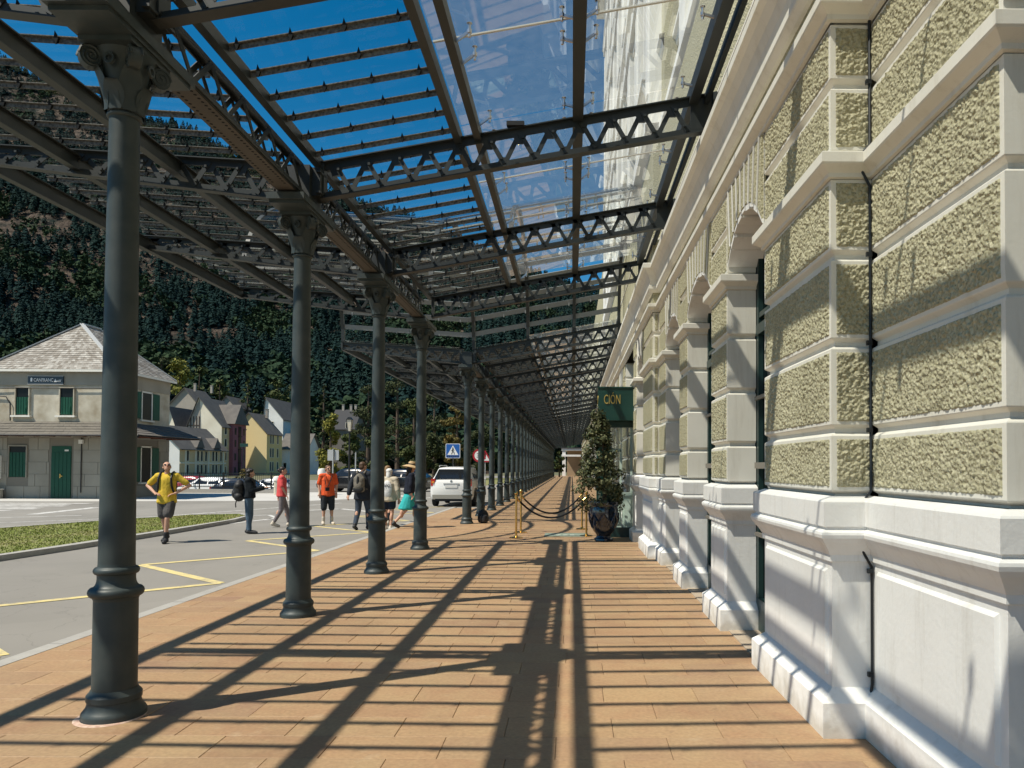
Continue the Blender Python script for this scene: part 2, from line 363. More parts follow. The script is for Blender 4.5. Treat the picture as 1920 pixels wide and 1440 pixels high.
# platform slab with individual clay pavers
PX0, PX1 = -4.50, 1.36
pav = tag(thing('platform_pavement', (0, 0, 0)), kind='structure')
b = MB(); b.prism([(PX0, -3), (2.2, -3), (2.2, 28.0), (-4.5, 28.0)], 'z', -0.3, -0.012); b.prism([(-3.48, 28.0), (2.2, 28.0), (2.2, 128), (-3.48, 128)], 'z', -0.3, -0.012)
b.build('bedding', M['grout'], pav)
def tile_mesh(L, W=0.325, g=0.0026):
    m = MB(); x, y = L / 2 - g / 2, W / 2 - g / 2; i = 0.0028
    vs = [(-x, -y, -0.03), (x, -y, -0.03), (x, y, -0.03), (-x, y, -0.03), (-x, -y, -i), (x, -y, -i), (x, y, -i), (-x, y, -i),
          (-x + i, -y + i, 0), (x - i, -y + i, 0), (x - i, y - i, 0), (-x + i, y - i, 0)]
    fs = [(8, 9, 10, 11)]
    for k in range(4):
        j = (k + 1) % 4; fs += [(k, j, 4 + j, 4 + k), (4 + k, 4 + j, 8 + j, 8 + k)]
    return vs, fs
def mesh_of(vs, fs, m, name):
    me = bpy.data.meshes.new(name); me.from_pydata(vs, [], fs); me.materials.append(m); me.update(); return me
TL = 0.65
full_tile = mesh_of(*tile_mesh(TL), M['tile'], 'paver')
cut_cache = {}
rest = MB(); n_ind = 0
y = -1.2; row = 0
rnd = random.Random(3)
while y < 62:
    off = (0.22 if row % 2 else 0.55) + rnd.uniform(-0.05, 0.05)
    x0 = PX0 if y < 27.5 else -3.48
    xs = [x0]; x = x0 + off
    while x < PX1 + 0.25: xs.append(x); x += TL
    xs.append(min(x, PX1 + 0.5))
    for i in range(len(xs) - 1):
        L_ = xs[i + 1] - xs[i]
        if L_ < 0.04: continue
        cx = (xs[i] + xs[i + 1]) / 2; dz = rnd.uniform(-0.0012, 0.0012)
        px = 1072 + 1360 * (cx) / max(y, 0.1)
        if y > 3.35 and n_ind < 296 and -60 < px < 1990:
            if abs(L_ - TL) < 1e-4: me = full_tile
            else:
                k = round(L_, 2); me = cut_cache.get(k)
                if me is None: me = cut_cache[k] = mesh_of(*tile_mesh(L_), M['tile'], 'paver')
            put('paver', me, pav, (cx, y + 0.1625, dz), (rnd.uniform(-.0006, .0006), rnd.uniform(-.0006, .0006), rnd.uniform(-.001, .001))); n_ind += 1
        else:
            vs, fs = tile_mesh(L_)
            rest.add([(v[0] + cx, v[1] + y + 0.1625, v[2] + dz) for v in vs], fs)
    y += 0.325; row += 1
tag(rest.build('distant_pavers', M['tile'], pav), kind='stuff')
sheet('far_paving', [(-3.48, 62.08), (1.86, 62.08), (1.86, 128), (-3.48, 128)], -0.002, M['tile'], None, pav)
# kerb stones
kb = MB(); kb.box((0, 0, -0.07), (0.145, 0.992, 0.14))
kerb = tag(thing('kerb'), kind='structure')
kme = None
for i in range(31):
    yy = -2.5 + i + 0.5
    if kme is None: o = kb.build('kerb_stone', M['kerb'], kerb, (-4.578, yy, 0.001)); kme = o.data
    else: put('kerb_stone', kme, kerb, (-4.578, yy, 0.001 + rnd.uniform(-.0015, .0015)))
for i in range(9):
    put('kerb_stone', kme, kerb, (-3.553, 28.9 + i, 0.001))
kb = MB(); kb.box2((-3.62, 37.4, -0.14), (-3.48, 128, 0.001)); tag(kb.build('distant_kerb', M['kerb'], kerb))

# yellow zigzag
z_ = ZR + 0.001
mk = tag(thing('yellow_zigzag_marking'), kind='structure')
def stripe(p, q, wd, m, name, parent, z=z_):
    p = Vector(p); q = Vector(q); d = (q - p).normalized(); n = Vector((-d.y, d.x)) * wd / 2
    return sheet(name, [p + n, q + n, q - n, p - n], z, m, None, parent)
for k in range(-1, 6):
    a = (-5.06, 6.46 + 4.03 * k); f = (-7.3, 8.32 + 4.03 * k); a2 = (-5.06, 6.46 + 4.03 * (k + 1))
    stripe(a, f, 0.15, M['yellow_line'], 'stripe', mk, z_); stripe(f, a2, 0.15, M['yellow_line'], 'stripe', mk, z_ + 0.0015)
def G(px, py, z=ZR):
    Y = 1360 * (1.6 - z) / (py - 875); return ((px - 1072) * Y / 1360, Y)
mw = tag(thing('white_lane_marking'), kind='structure')
for a, b_, wd in ((G(-150, 992), G(300, 972), .12), (G(-100, 979), G(155, 970.5), .14), (G(62, 969), G(182, 955.5), .38), (G(300, 972), G(640, 945), .16),
                  (G(395, 972.5), G(505, 968), .14), (G(512, 975), G(430, 985), .14), (G(505, 968), G(520, 973), .14), (G(520, 973), G(500, 978), .14),
                  (G(560, 960), G(640, 956), .25), (G(640, 956), G(705, 962), .25), (G(700, 945), G(830, 932), .2), (G(620, 940), G(700, 930), .2)):
    stripe(a, b_, wd, M['white_line'], 'stripe', mw)
cw = tag(thing('zebra_crossing'), kind='structure')
for k in range(6):
    yy = 26.3 + k * 1.0
    stripe((-44, yy), (-20.6 - k * .15 + (k % 2) * .4, yy + .35), 0.5, M['white_line'], 'stripe', cw)

# lawn wedge with kerb
lawn_o = [G(-220, 1092), (-9.9, 14.5), (-9.85, 18.0), (-9.95, 21.5), (-10.3, 23.4), (-10.9, 24.1), (-12.2, 23.6), (-13.6, 20.6), (-14.8, 17.6), (-17.5, 13.5), (-20, 10)]
lawn_o[0] = (-10.2, 9.5)
lw = tag(thing('lawn_island'), kind='structure')
c_ = Vector((-13, 16))
inn = []
for p in lawn_o:
    d = (c_ - Vector(p)).normalized(); inn.append(tuple(Vector(p) + d * 0.24))
kb = MB(); n = len(lawn_o)
for i in range(n):
    j = (i + 1) % n
    kb.add([(*lawn_o[i], ZR - .01), (*lawn_o[j], ZR - .01), (*lawn_o[j], ZR + .10), (*lawn_o[i], ZR + .10), (*inn[i], ZR + .10), (*inn[j], ZR + .10)],
           [(0, 1, 2, 3), (3, 2, 5, 4)])
kb.build('lawn_kerb', M['kerb'], lw, fix=False)
sheet('turf', inn, ZR + 0.085, M['grass_soil'], None, lw)
# grass blades on the lawn (stuff)
def inside(p, poly):
    r = False; j = len(poly) - 1
    for i in range(len(poly)):
        xi, yi = poly[i]; xj, yj = poly[j]
        if (yi > p[1]) != (yj > p[1]) and p[0] < (xj - xi) * (p[1] - yi) / (yj - yi) + xi: r = not r
        j = i
    return r
gv = []; gf = []
gr = np.random.RandomState(5); cnt = 0
while cnt < 42000:
    p = (gr.uniform(-20, -9.6), gr.uniform(9, 24.3))
    if not inside(p, inn): cnt += 0.2; continue
    h = gr.uniform(.02, .042); a = gr.uniform(0, 6.28); wd = .014; lx, ly = gr.uniform(-.04, .04, 2)
    b0 = len(gv); z0 = ZR + .083
    gv += [(p[0] - wd * math.cos(a), p[1] - wd * math.sin(a), z0), (p[0] + wd * math.cos(a), p[1] + wd * math.sin(a), z0), (p[0] + lx, p[1] + ly, z0 + h)]
    gf.append((b0, b0 + 1, b0 + 2)); cnt += 1
me = mesh_of(gv, gf, M['grass'], 'grass')
tag(put('grass', me), 'short mown grass on the kerbed lawn wedge by the road', 'grass', kind='stuff')

# ================================================================== IRON COLUMNS
CX = -2.91; S = 3.11; Y0 = 4.66
KS = [k for k in range(0, 37) if k != 4]
def yk(k): return Y0 + S * k
def make_column():
    t = thing('iron_column', (CX, yk(0), 0))
    b = MB(); b.lathe([(.206, 0), (.206, .028), (.203, .04), (.192, .052), (.178, .07), (.171, .088), (.168, .10), (.168, .108), (.175, .113), (.175, .145), (.169, .152), (.156, .165), (.147, .18)], 32); b.build('base', M['iron'], t)
    b = MB(); b.lathe([(.143, .18), (.141, .74)], 32); b.build('pedestal', M['iron'], t)
    def tor(r, z, rr, n=7): return [(r + rr * math.cos(a), z + rr * math.sin(a)) for a in [(-math.pi / 2 + math.pi * i / (n - 1)) for i in range(n)]]
    b = MB(); b.lathe([(.141, .74), (.146, .75)] + tor(.146, .79, .032) + [(.142, .825), (.132, .835), (.124, .855), (.121, .875), (.122, .895)] + tor(.122, .925, .024) + [(.119, .952), (.117, .97)], 32)
    b.build('collar', M['iron'], t)
    b = MB(); pr = [(.117, .97)] + [(.1155 - .018 * (i / 8) ** 1.3, .97 + 2.86 * i / 8) for i in range(1, 9)]
    b.lathe(pr, 32); b.build('shaft', M['iron'], t)
    # capital
    b = MB(); b.lathe([(.098, 3.82)] + tor(.099, 3.845, .016) + [(.108, 3.87), (.118, 3.95), (.132, 4.05), (.152, 4.14), (.178, 4.20), (.195, 4.235)], 32)
    cap = b.build('capital', M['iron'], t)
    def leaf(a, z0, h, r0, out, wd):
        m = MB(); ns = 6; vs = []
        for i in range(ns + 1):
            u = i / ns; rr = r0 + out * u ** 2.4; z = z0 + h * (u if u < .85 else .85 + (u - .85) * -.6); wq = wd * math.sin(math.pi * (0.18 + .72 * u)) * .5
            for s_ in (-1, 0, 1):
                rad = rr + (0.012 if s_ == 0 else 0)
                ca, sa = math.cos(a), math.sin(a)
                vs.append((rad * ca - s_ * wq * sa, rad * sa + s_ * wq * ca, z))
        fs = []
        for i in range(ns):
            for j in range(2): fs.append((i * 3 + j, i * 3 + j + 1, i * 3 + j + 4, i * 3 + j + 3))
        m.add(vs, fs, 0, True); return m
    for i in range(8):
        a = i * math.pi / 4
        if i % 2: leaf(a, 3.86, .31, .118, .105, .155).build('acanthus_leaf', M['iron'], cap)
        else: leaf(a, 3.86, .20, .116, .085, .15).build('acanthus_leaf', M['iron'], cap)
    for i in range(4):
        a = math.pi / 4 + i * math.pi / 2
        m = MB(); d = Vector((math.cos(a), math.sin(a), 0)); sd = Vector((-d.y, d.x, 0)); c0 = d * .222 + Vector((0, 0, 4.165))
        pts = []
        for q in range(30):
            th = q / 29 * 4.6 * math.pi; r_ = .072 * (1 - q / 34)
            pts.append((th, r_))
        for sg in (-1, 1):     # spiral roll on both flanks of the corner
            m.tube([c0 + sd * sg * .034 + d * (r_ * math.cos(th)) + Vector((0, 0, r_ * math.sin(th))) for th, r_ in pts], .0095, 5)
        ring = [c0 + d * (.068 * math.cos(k * math.pi / 8)) + Vector((0, 0, .068 * math.sin(k * math.pi / 8))) for k in range(16)]
        vs = [p + sd * .036 for p in ring] + [p - sd * .036 for p in ring]
        m.add(vs, [(k, (k + 1) % 16, 16 + (k + 1) % 16, 16 + k) for k in range(16)] + [tuple(range(16)), tuple(range(16, 32))[::-1]])
        m.tube([d * .12 + Vector((0, 0, 4.02)), d * .15 + Vector((0, 0, 4.12)), d * .175 + Vector((0, 0, 4.20)), d * .20 + Vector((0, 0, 4.235))], [.014, .018, .02, .018], 6)
        m.build('volute', M['iron'], cap)
    for i in range(4):
        a = i * math.pi / 2; m = MB()
        pts = [(math.cos(a) * .185 - math.sin(a) * .03 * math.cos(q), math.sin(a) * .185 + math.cos(a) * .03 * math.cos(q), 4.15 + .03 * math.sin(q)) for q in [j * math.pi / 5 for j in range(11)]]
        m.tube(pts, .013, 5); m.build('rosette', M['iron'], cap)
    # long abacus under the girder
    b = MB()
    b.box((0, 0, 4.252), (.37, .49, .034)); b.box((0, 0, 4.282), (.40, 1.03, .03)); b.box((0, 0, 4.33), (.43, 1.12, .066)); b.box((0, 0, 4.372), (.39, 1.03, .02))
    b.build('abacus', M['iron'], t)
    t.scale = (.89, .89, 1)
    return t
col0 = make_column()
ordn = {0: 'nearest dark iron column with acanthus capital, scuffed pink ring at its foot', 1: 'second iron column from the viewer, its foot on open orange pavers',
        2: 'third iron column from the viewer, hiding the person in white', 3: 'fourth iron column, last one before the arched gap in the roof',
        5: 'iron column just beyond the arched gap, black bag at its foot', 6: 'iron column right behind the one with the black bag at its foot'}
for k in KS:
    if k == 0: c = col0
    else: c = copy_tree(col0)
    c.location = (CX, yk(k), 0)
    c['category'] = 'column'; c['group'] = 'iron columns along the platform edge'
    c['label'] = ordn.get(k, 'dark iron column in the receding far row beyond the entrance')
# pink mortar ring at the first foot
b = MB(); b.lathe([(.203, 0.0012), (.199, .004), (.165, .005)], 28, caps=False); o = b.build('mortar_ring', mat('pink_mortar', (.42, .26, .20), .9, var=1.0, vscale=26, col2=(.60, .47, .37)), pav, (CX - .01, yk(0) - .02, 0))
# ================================================================== GLASS CANOPY
ZV = 4.82                                                  # top chord level at the valley
def zr(x): return ZV + 0.183 * (x + 2.70)
def zl(x): return ZV + 0.058 * (-3.12 - x)
XR0, XR1, XL0, XL1 = -2.72, 1.56, -3.10, -6.45
can = thing('station_canopy', (0, 0, 0), 0, 'long glazed butterfly canopy of dark riveted iron over the platform', 'canopy')
IR = M['iron2']
def web_bars(p0t, p1t, p0b, p1b, n, wd, th, first=0):
    """zigzag between top and bottom chord lines; returns list of MB"""
    out = []; p0t, p1t, p0b, p1b = map(Vector, (p0t, p1t, p0b, p1b))
    for i in range(n):
        a = p0t.lerp(p1t, i / n); c = p0t.lerp(p1t, (i + 1) / n); m_ = p0b.lerp(p1b, (i + .5) / n)
        for q, (u, v) in enumerate(((a, m_), (m_, c))):
            m = MB(); off = Vector((0, .012 if q else -.012, 0))
            m.bar(u + off, v + off, th, wd, up=(v - u).cross(Vector((0, 1, 0))))
            # bolts at both ends
            for e in (u.lerp(v, .2), u.lerp(v, .8)):
                m.box(e + off * 2.2, (.026, .02, .026))
            out.append(m)
    return out
def gussets(m, p0t, p1t, p0b, p1b, n, y):
    p0t, p1t, p0b, p1b = map(Vector, (p0t, p1t, p0b, p1b)); w_ = .085
    for i in range(n + 1):
        a = p0t.lerp(p1t, i / n); b_ = p0b.lerp(p1b, i / n); dp = (a.z - b_.z)
        m.prism([(a.x - w_ * 1.0, a.z), (a.x + w_ * 1.0, a.z), (a.x + w_ * .45, a.z - dp * .40), (a.x - w_ * .45, a.z - dp * .40)], 'y', y - .006, y + .006)
    for i in range(n):
        a = p0b.lerp(p1b, (i + .5) / n)
        m.prism([(a.x - .075, a.z), (a.x + .075, a.z), (a.x + .045, a.z + .075), (a.x - .045, a.z + .075)], 'y', y - .005, y + .005)
NR, NL = 12, 9
DR = 0.315
def right_truss(k, detail):
    m = MB(); y = 0.0
    t0, t1 = (XR0, y, zr(XR0)), (XR1, y, zr(XR1)); b0, b1 = (XR0, y, zr(XR0) - DR), (XR1, y, zr(XR1) - DR)
    for (a, b_, dz) in ((t0, t1, 0), (b0, b1, 0)):
        a = Vector(a); b_ = Vector(b_)
        m.bar(a, b_, .012, .085 if a.z > ZV - .1 else .07, mi=0)
        s_ = .043 if a.z > ZV - .1 else -.036
        m.bar(a + Vector((0, 0, s_)), b_ + Vector((0, 0, s_)), .105, .012)
    m.box((XR0 + .02, 0, zr(XR0) - DR / 2), (.05, .09, DR + .06)); m.box((XR1 - .14, 0, zr(XR1) - DR / 2 - .02), (.30, .014, DR + .02)); m.box((XR1 - .03, 0, zr(XR1) - DR / 2 - .02), (.05, .13, DR + .10))
    g = Vector((.16, 0, .16 * .183)); ta = Vector(t0) + g; tb = Vector(t1) - g; ba = Vector(b0) + g; bb = Vector(b1) - g
    gussets(m, ta, tb, ba, bb, NR, 0)
    return m, (ta, tb, ba, bb)
def left_truss(k, detail):
    m = MB()
    d0, d1 = .33, .12
    t0, t1 = Vector((XL0, 0, zl(XL0))), Vector((XL1, 0, zl(XL1))); b0, b1 = t0 - Vector((0, 0, d0)), t1 - Vector((0, 0, d1))
    for a, b_, s_ in ((t0, t1, .036), (b0, b1, -.034)):
        m.bar(a, b_, .012, .07); m.bar(a + Vector((0, 0, s_)), b_ + Vector((0, 0, s_)), .10, .012)
    m.box((XL0 - .02, 0, zl(XL0) - d0 / 2), (.05, .09, d0 + .05)); m.box((XL1 + .02, 0, zl(XL1) - d1 / 2), (.05, .1, d1 + .03))
    for i in range(16):      # rivet heads on the flange
        p = b0.lerp(b1, .05 + i * .058); m.box((p.x, -.035, p.z - .026), (.022, .022, .016))
    g = .14; ta, tb, ba, bb = t0 - Vector((g, 0, -g * .058)), t1 + Vector((g, 0, 0)), b0 - Vector((g, 0, -g * .11)), b1 + Vector((g, 0, 0))
    gussets(m, ta, tb, ba, bb, NL, 0)
    return m, (ta, tb, ba, bb)
rt_m, rq = right_truss(0, 1); lt_m, lq = left_truss(0, 1)
rt_me = None; lt_me = None; rbar_me = None; lbar_me = None; rw_me = None; lw_me = None
for k in range(-2, 37):
    if k == 4: continue
    y = yk(k)
    near = -1 <= k <= 6 and k not in (-1,)
    for side in 'rl':
        m, q = (rt_m, rq) if side == 'r' else (lt_m, lq)
        if side == 'r':
            if rt_me is None: o = m.build('roof_truss', IR, can, (0, y, 0)); rt_me = o.data
            else: o = put('roof_truss', rt_me, can, (0, y, 0))
        else:
            if lt_me is None: o = m.build('roof_truss', IR, can, (0, y, 0)); lt_me = o.data
            else: o = put('roof_truss', lt_me, can, (0, y, 0))
        n = NR if side == 'r' else NL
        if near:
            ms = (rbar_me if side == 'r' else lbar_me)
            if ms is None:
                ms = [b_.build('web_bar', IR, o).data for b_ in web_bars(*q, n, .05, .010)]
                if side == 'r': rbar_me = ms
                else: lbar_me = ms
            else:
                for me in ms: put('web_bar', me, o)
        else:
            me = rw_me if side == 'r' else lw_me
            if me is None:
                mm = MB()
                for b_ in web_bars(*q, n, .05, .010): mm.add(b_.v, b_.f)
                ob = tag(mm.build('truss_lattice', IR, o), kind='stuff')
                if side == 'r': rw_me = ob.data
                else: lw_me = ob.data
            else: tag(put('truss_lattice', me, o), kind='stuff')
# --- longitudinal members and valley girder, one per bay
gmesh = {}
def shared(name, key, mk, parent, loc, kind=None, m=IR):
    me = gmesh.get(key)
    if me is None: o = mk().build(name, m, parent, loc); gmesh[key] = o.data
    else: o = put(name, me, parent, loc)
    if kind: o['kind'] = kind
    return o
GZ0, GZ1 = 4.40, 4.80
def girder_mb():
    m = MB(); L_ = S
    m.box((CX, L_ / 2, GZ0 + .008), (.20, L_ - .002, .014)); m.box((CX, L_ / 2, GZ1), (.085, L_ - .002, .016))
    for s_ in (-1, 1):
        m.bar((CX + s_ * .07, 0, GZ0 + .05), (CX + s_ * .07, L_, GZ0 + .05), .012, .08)
        m.bar((CX + s_ * .036, 0, GZ1 - .022), (CX + s_ * .036, L_, GZ1 - .022), .012, .03)
        m.bar((CX + s_ * .085, 0, GZ0 + .018), (CX + s_ * .085, L_, GZ0 + .018), .06, .012)
    m.box((CX, 0, (GZ0 + GZ1) / 2), (.26, .36, GZ1 - GZ0 - .05)); m.box((CX + .16, 0, 4.62), (.12, .24, .30)); m.box((CX - .16, 0, 4.60), (.12, .24, .28))
    for s_ in (-1, 1):
        m.box((CX + s_ * .21, 0, 4.50), (.05, .30, .02)); m.box((CX + s_ * .21, 0, 4.72), (.05, .30, .02))
    return m
def rivets_mb():
    m = MB(); n = 34
    for i in range(n):
        for s_ in (-1, 1):
            x, y = CX + s_ * .055, .62 + (S - 1.24) * (i + (.5 if s_ > 0 else 0)) / n; r = .021
            vs = [(x + r * math.cos(q * math.pi / 4), y + r * math.sin(q * math.pi / 4), GZ0 + .0008) for q in range(8)] + [(x + .6 * r * math.cos(q * math.pi / 4), y + .6 * r * math.sin(q * math.pi / 4), GZ0 - .008) for q in range(8)]
            m.add(vs, [(q, q + 8, (q + 1) % 8 + 8, (q + 1) % 8) for q in range(8)] + [tuple(range(8, 16))])
    return m
M['rivet'] = mat('rivet_iron', (0.006, 0.008, 0.009), 0.8, 0.15)
M['plate'] = mat('girder_underplate', (0.095, 0.083, 0.068), 0.7, 0.2, var=0.7, vscale=3, col2=(0.07, 0.062, 0.052))
NLAT = 10
for k in range(-2, 36):
    if k in (3, 4): continue
    g = shared('valley_girder', 'gird', girder_mb, can, (0, yk(k), 0))
    shared('under_plate', 'uplate', lambda: (lambda m: (m.box((CX, S / 2, GZ0 - .0035), (.185, S - .9, .007)), m)[1])(MB()), g, None, m=M['plate'])
    shared('rivets', 'rivets', rivets_mb, g, None, 'stuff', m=M['rivet'])
    if -1 <= k <= 8:
        for s_ in (-1, 1):
            for i in range(NLAT):
                def lat(i=i, s_=s_):
                    m = MB(); y0 = .18 + (S - .36) * i / NLAT; y1 = .18 + (S - .36) * (i + 1) / NLAT; x = CX + s_ * .05
                    a, c = ((GZ0 + .08, GZ1 - .03) if i % 2 == 0 else (GZ1 - .03, GZ0 + .08))
                    m.bar((x, y0, a), (x, y1, c), .01, .045, up=(0, -(c - a), y1 - y0)); return m
                shared('lattice_bar', ('lat', i, s_), lat, g, None)
    else:
        def latall():
            m = MB()
            for s_ in (-1, 1):
                for i in range(NLAT):
                    y0 = .18 + (S - .36) * i / NLAT; y1 = .18 + (S - .36) * (i + 1) / NLAT; x = CX + s_ * .05
                    a, c = ((GZ0 + .08, GZ1 - .03) if i % 2 == 0 else (GZ1 - .03, GZ0 + .08))
                    m.bar((x, y0, a), (x, y1, c), .01, .045, up=(0, -(c - a), y1 - y0))
            return m
        shared('girder_lattice', 'latall', latall, g, None, 'stuff')
def long_bar(x, z, wd, ht, name, top=True, flange=0.0):
    for k in range(-2, 36):
        if k in (3, 4): continue
        def mk():
            m = MB(); m.box((0, S / 2, 0), (wd if not flange else .014, S - .002, ht))
            if flange:
                m.box((0, S / 2, -ht / 2), (wd, S - .002, .012)); m.box((0, S / 2, ht / 2), (wd, S - .002, .012))
            return m
        shared(name, (name, round(x, 3)), mk, can, (x, yk(k), z))
for x, wd, ht in ((-2.745, .075, .10), (-1.24, .075, .12), (-1.03, .075, .12)):
    long_bar(x, zr(x) + .05, wd, ht, 'purlin')
long_bar(.05, zr(.05) + .09, .115, .16, 'purlin', flange=.1)
long_bar(1.30, zr(1.30) + .06, .10, .17, 'wall_rail'); long_bar(1.44, zr(1.44) + .0, .05, .10, 'wall_gutter')
for x, wd, ht, fl in ((-6.40, .085, .17, .1), (-5.35, .085, .15, .1), (-4.25, .085, .15, .1)):
    long_bar(x, zl(x) - .10, wd, ht, 'purlin', flange=fl)
# --- laths with glass clips
NB = 8
def lath_mb(xa, xb, zf):
    m = MB(); n = 1
    m.bar((xa, 0, zf(xa) + .075), (xb, 0, zf(xb) + .075), .058, .007)
    m.bar((xa, .0, zf(xa) + .052), (xb, .0, zf(xb) + .052), .010, .042)
    L_ = abs(xb - xa); q = max(2, int(L_ / .42))
    for i in range(q + 1):
        x = xa + (xb - xa) * (i + .25) / (q + .5); z = zf(x) + .06
        m.add([(x - .018, -.03, z), (x + .018, -.03, z), (x, -.03, z - .055), (x - .012, .02, z), (x + .012, .02, z), (x, -.045, z + .05)], [(0, 1, 2), (0, 3, 2), (1, 2, 4), (3, 4, 2), (0, 1, 5), (3, 4, 5)], 1)
    return m
restl = MB(); nl = 0
for k in range(-2, 36):
    if k in (3, 4): continue
    for side, xa, xb, zf in (('r', -2.74, -1.27, zr), ('l', -3.05, -6.38, zl)):
        for i in range(NB):
            y = yk(k) + S * (i + .5) / NB
            if -1 <= k <= 16 + (1 if side == 'r' else 0) and k != 4 and nl < 298:
                shared('glazing_lath', ('lath', side), lambda xa=xa, xb=xb, zf=zf: lath_mb(xa, xb, zf), can, (0, y, 0), m=[M['lath'], M['rivet']]); nl += 1
            else:
                b_ = lath_mb(xa, xb, zf); restl.add([(v[0], v[1] + y, v[2]) for v in b_.v], b_.f)
tag(restl.build('distant_laths', M['lath'], can), kind='stuff')
# --- panes
def quad_mb(xa, xb, ya, yb, zf, up):
    m = MB(); m.add([(xa, ya, zf(xa) + up), (xb, ya, zf(xb) + up), (xb, yb, zf(xb) + up), (xa, yb, zf(xa) + up)], [(0, 1, 2, 3)]); return m
for k in range(-2, 36):
    if k in (3, 4): continue
    near = k <= 8
    if near:
        for key, xa, xb, zf in (('r', -2.74, -1.27, zr), ('l', -6.38, -3.16, zl)):
            for i in range(NB):
                shared('glass_shingle', ('gs', key), lambda xa=xa, xb=xb, zf=zf: quad_mb(xa, xb, .003, S / NB - .003, zf, .10), can, (0, yk(k) + S * i / NB, 0), m=M['glass_b'])
    else:
        for key, xa, xb, zf in (('r', -2.74, -1.27, zr), ('l', -6.38, -3.16, zl)):
            shared('glass_sheet', ('gsh', key), lambda xa=xa, xb=xb, zf=zf: quad_mb(xa, xb, .003, S - .003, zf, .10), can, (0, yk(k), 0), m=M['glass_b'])
    for (xa, xb) in ((-1.22, .045), (.055, 1.28)):
        for h in (0, 1):
            shared('glass_pane', ('gp', xa), lambda xa=xa, xb=xb: quad_mb(xa, xb, .008, S / 2 - .008, zr, .19), can, (0, yk(k) + h * S / 2, 0), m=M['glass'])
    def seal():
        m = MB(); m.bar((-1.22, S / 2, zr(-1.22) + .186), (1.28, S / 2, zr(1.28) + .186), .022, .012); return m
    shared('pane_joint', 'seal', seal, can, (0, yk(k), 0), m=M['joint'])
    if k <= 6:
        for x, sg in ((-1.03, 1), (.05, -1), (.05, 1), (1.30, -1)):
            for dy in (.22, S / 2 - .17, S / 2 + .17, S - .22):
                def clamp(x=x, sg=sg):
                    m = MB(); xx = x + sg * .15; z = zr(xx) + .185
                    m.lathe([(.024, -.002), (.024, .0), (.012, -.012), (.011, -.05), (.02, -.055), (.02, -.085), (.012, -.09), (.012, -.12)][::-1], 10, (xx, 0, z))
                    m.bar((x + sg * .04, 0, zr(x) + .06), (xx, 0, z - .07), .018, .022); return m
                shared('glass_clamp', ('cl', x, sg), clamp, can, (0, yk(k) + dy, 0), m=M['steel'])
# small junction box on the second truss
b = MB(); b.box((-.62, -.05, zr(-.62) + .075), (.19, .07, .045)); b.build('junction_box', M['black'], can, (0, yk(1), 0))

# --- raised barrel vault over the entrance gap (between the 4th and 5th column)
YA, YB = yk(3), yk(5); YC = (YA + YB) / 2; HS = (YB - YA) / 2; RISE = 2.35
vau = thing('entrance_vault', (0, 0, 0), 0, 'glazed barrel vault rising over the gap between two iron columns at the entrance', 'canopy vault')
def zb(x): return (zr(x) if x > CX else zl(x)) + .06
def vz(x, a): return zb(x) + RISE * math.sin(a)
def vy(a): return YC - HS * math.cos(a)
for x in (-6.40, -5.35, -4.25, -2.75, -1.24, .05, 1.30):
    m = MB(); n = 22
    for i in range(n):
        a0, a1 = math.pi * i / n, math.pi * (i + 1) / n
        m.bar((x, vy(a0), vz(x, a0)), (x, vy(a1), vz(x, a1)), .085, .11, up=(0, -math.cos((a0 + a1) / 2), math.sin((a0 + a1) / 2)))
    m.build('arched_rib', IR, vau)
for i in range(1, 18):
    a = math.pi * i / 18; m = MB(); xm = CX + .02
    upv = (0, -math.cos(a), math.sin(a))
    wd = .13 if i >= 13 else .05
    m.bar((1.30, vy(a), vz(1.30, a)), (xm, vy(a), vz(xm, a)), wd, .03, up=upv); m.bar((xm, vy(a), vz(xm, a)), (-6.40, vy(a), vz(-6.40, a)), wd, .03, up=upv)
    for j in range(13):
        x = -6.1 + j * .6; m.box((x, vy(a), vz(x, a) - .05), (.03, .03, .09))
    m.build('vault_lath', M['lath'] if i < 13 else mat('vault_profile', (.20, .21, .21), .4), vau)
for i in range(18):
    a0, a1 = math.pi * i / 18, math.pi * (i + 1) / 18; m = MB()
    for xa, xb in ((-6.38, CX), (CX, 1.28)):
        m.add([(xa, vy(a0), vz(xa, a0) + .05), (xb, vy(a0), vz(xb, a0) + .05), (xb, vy(a1), vz(xb, a1) + .05), (xa, vy(a1), vz(xa, a1) + .05)], [(0, 1, 2, 3)])
    m.build('vault_pane', M['glass_b'], vau)
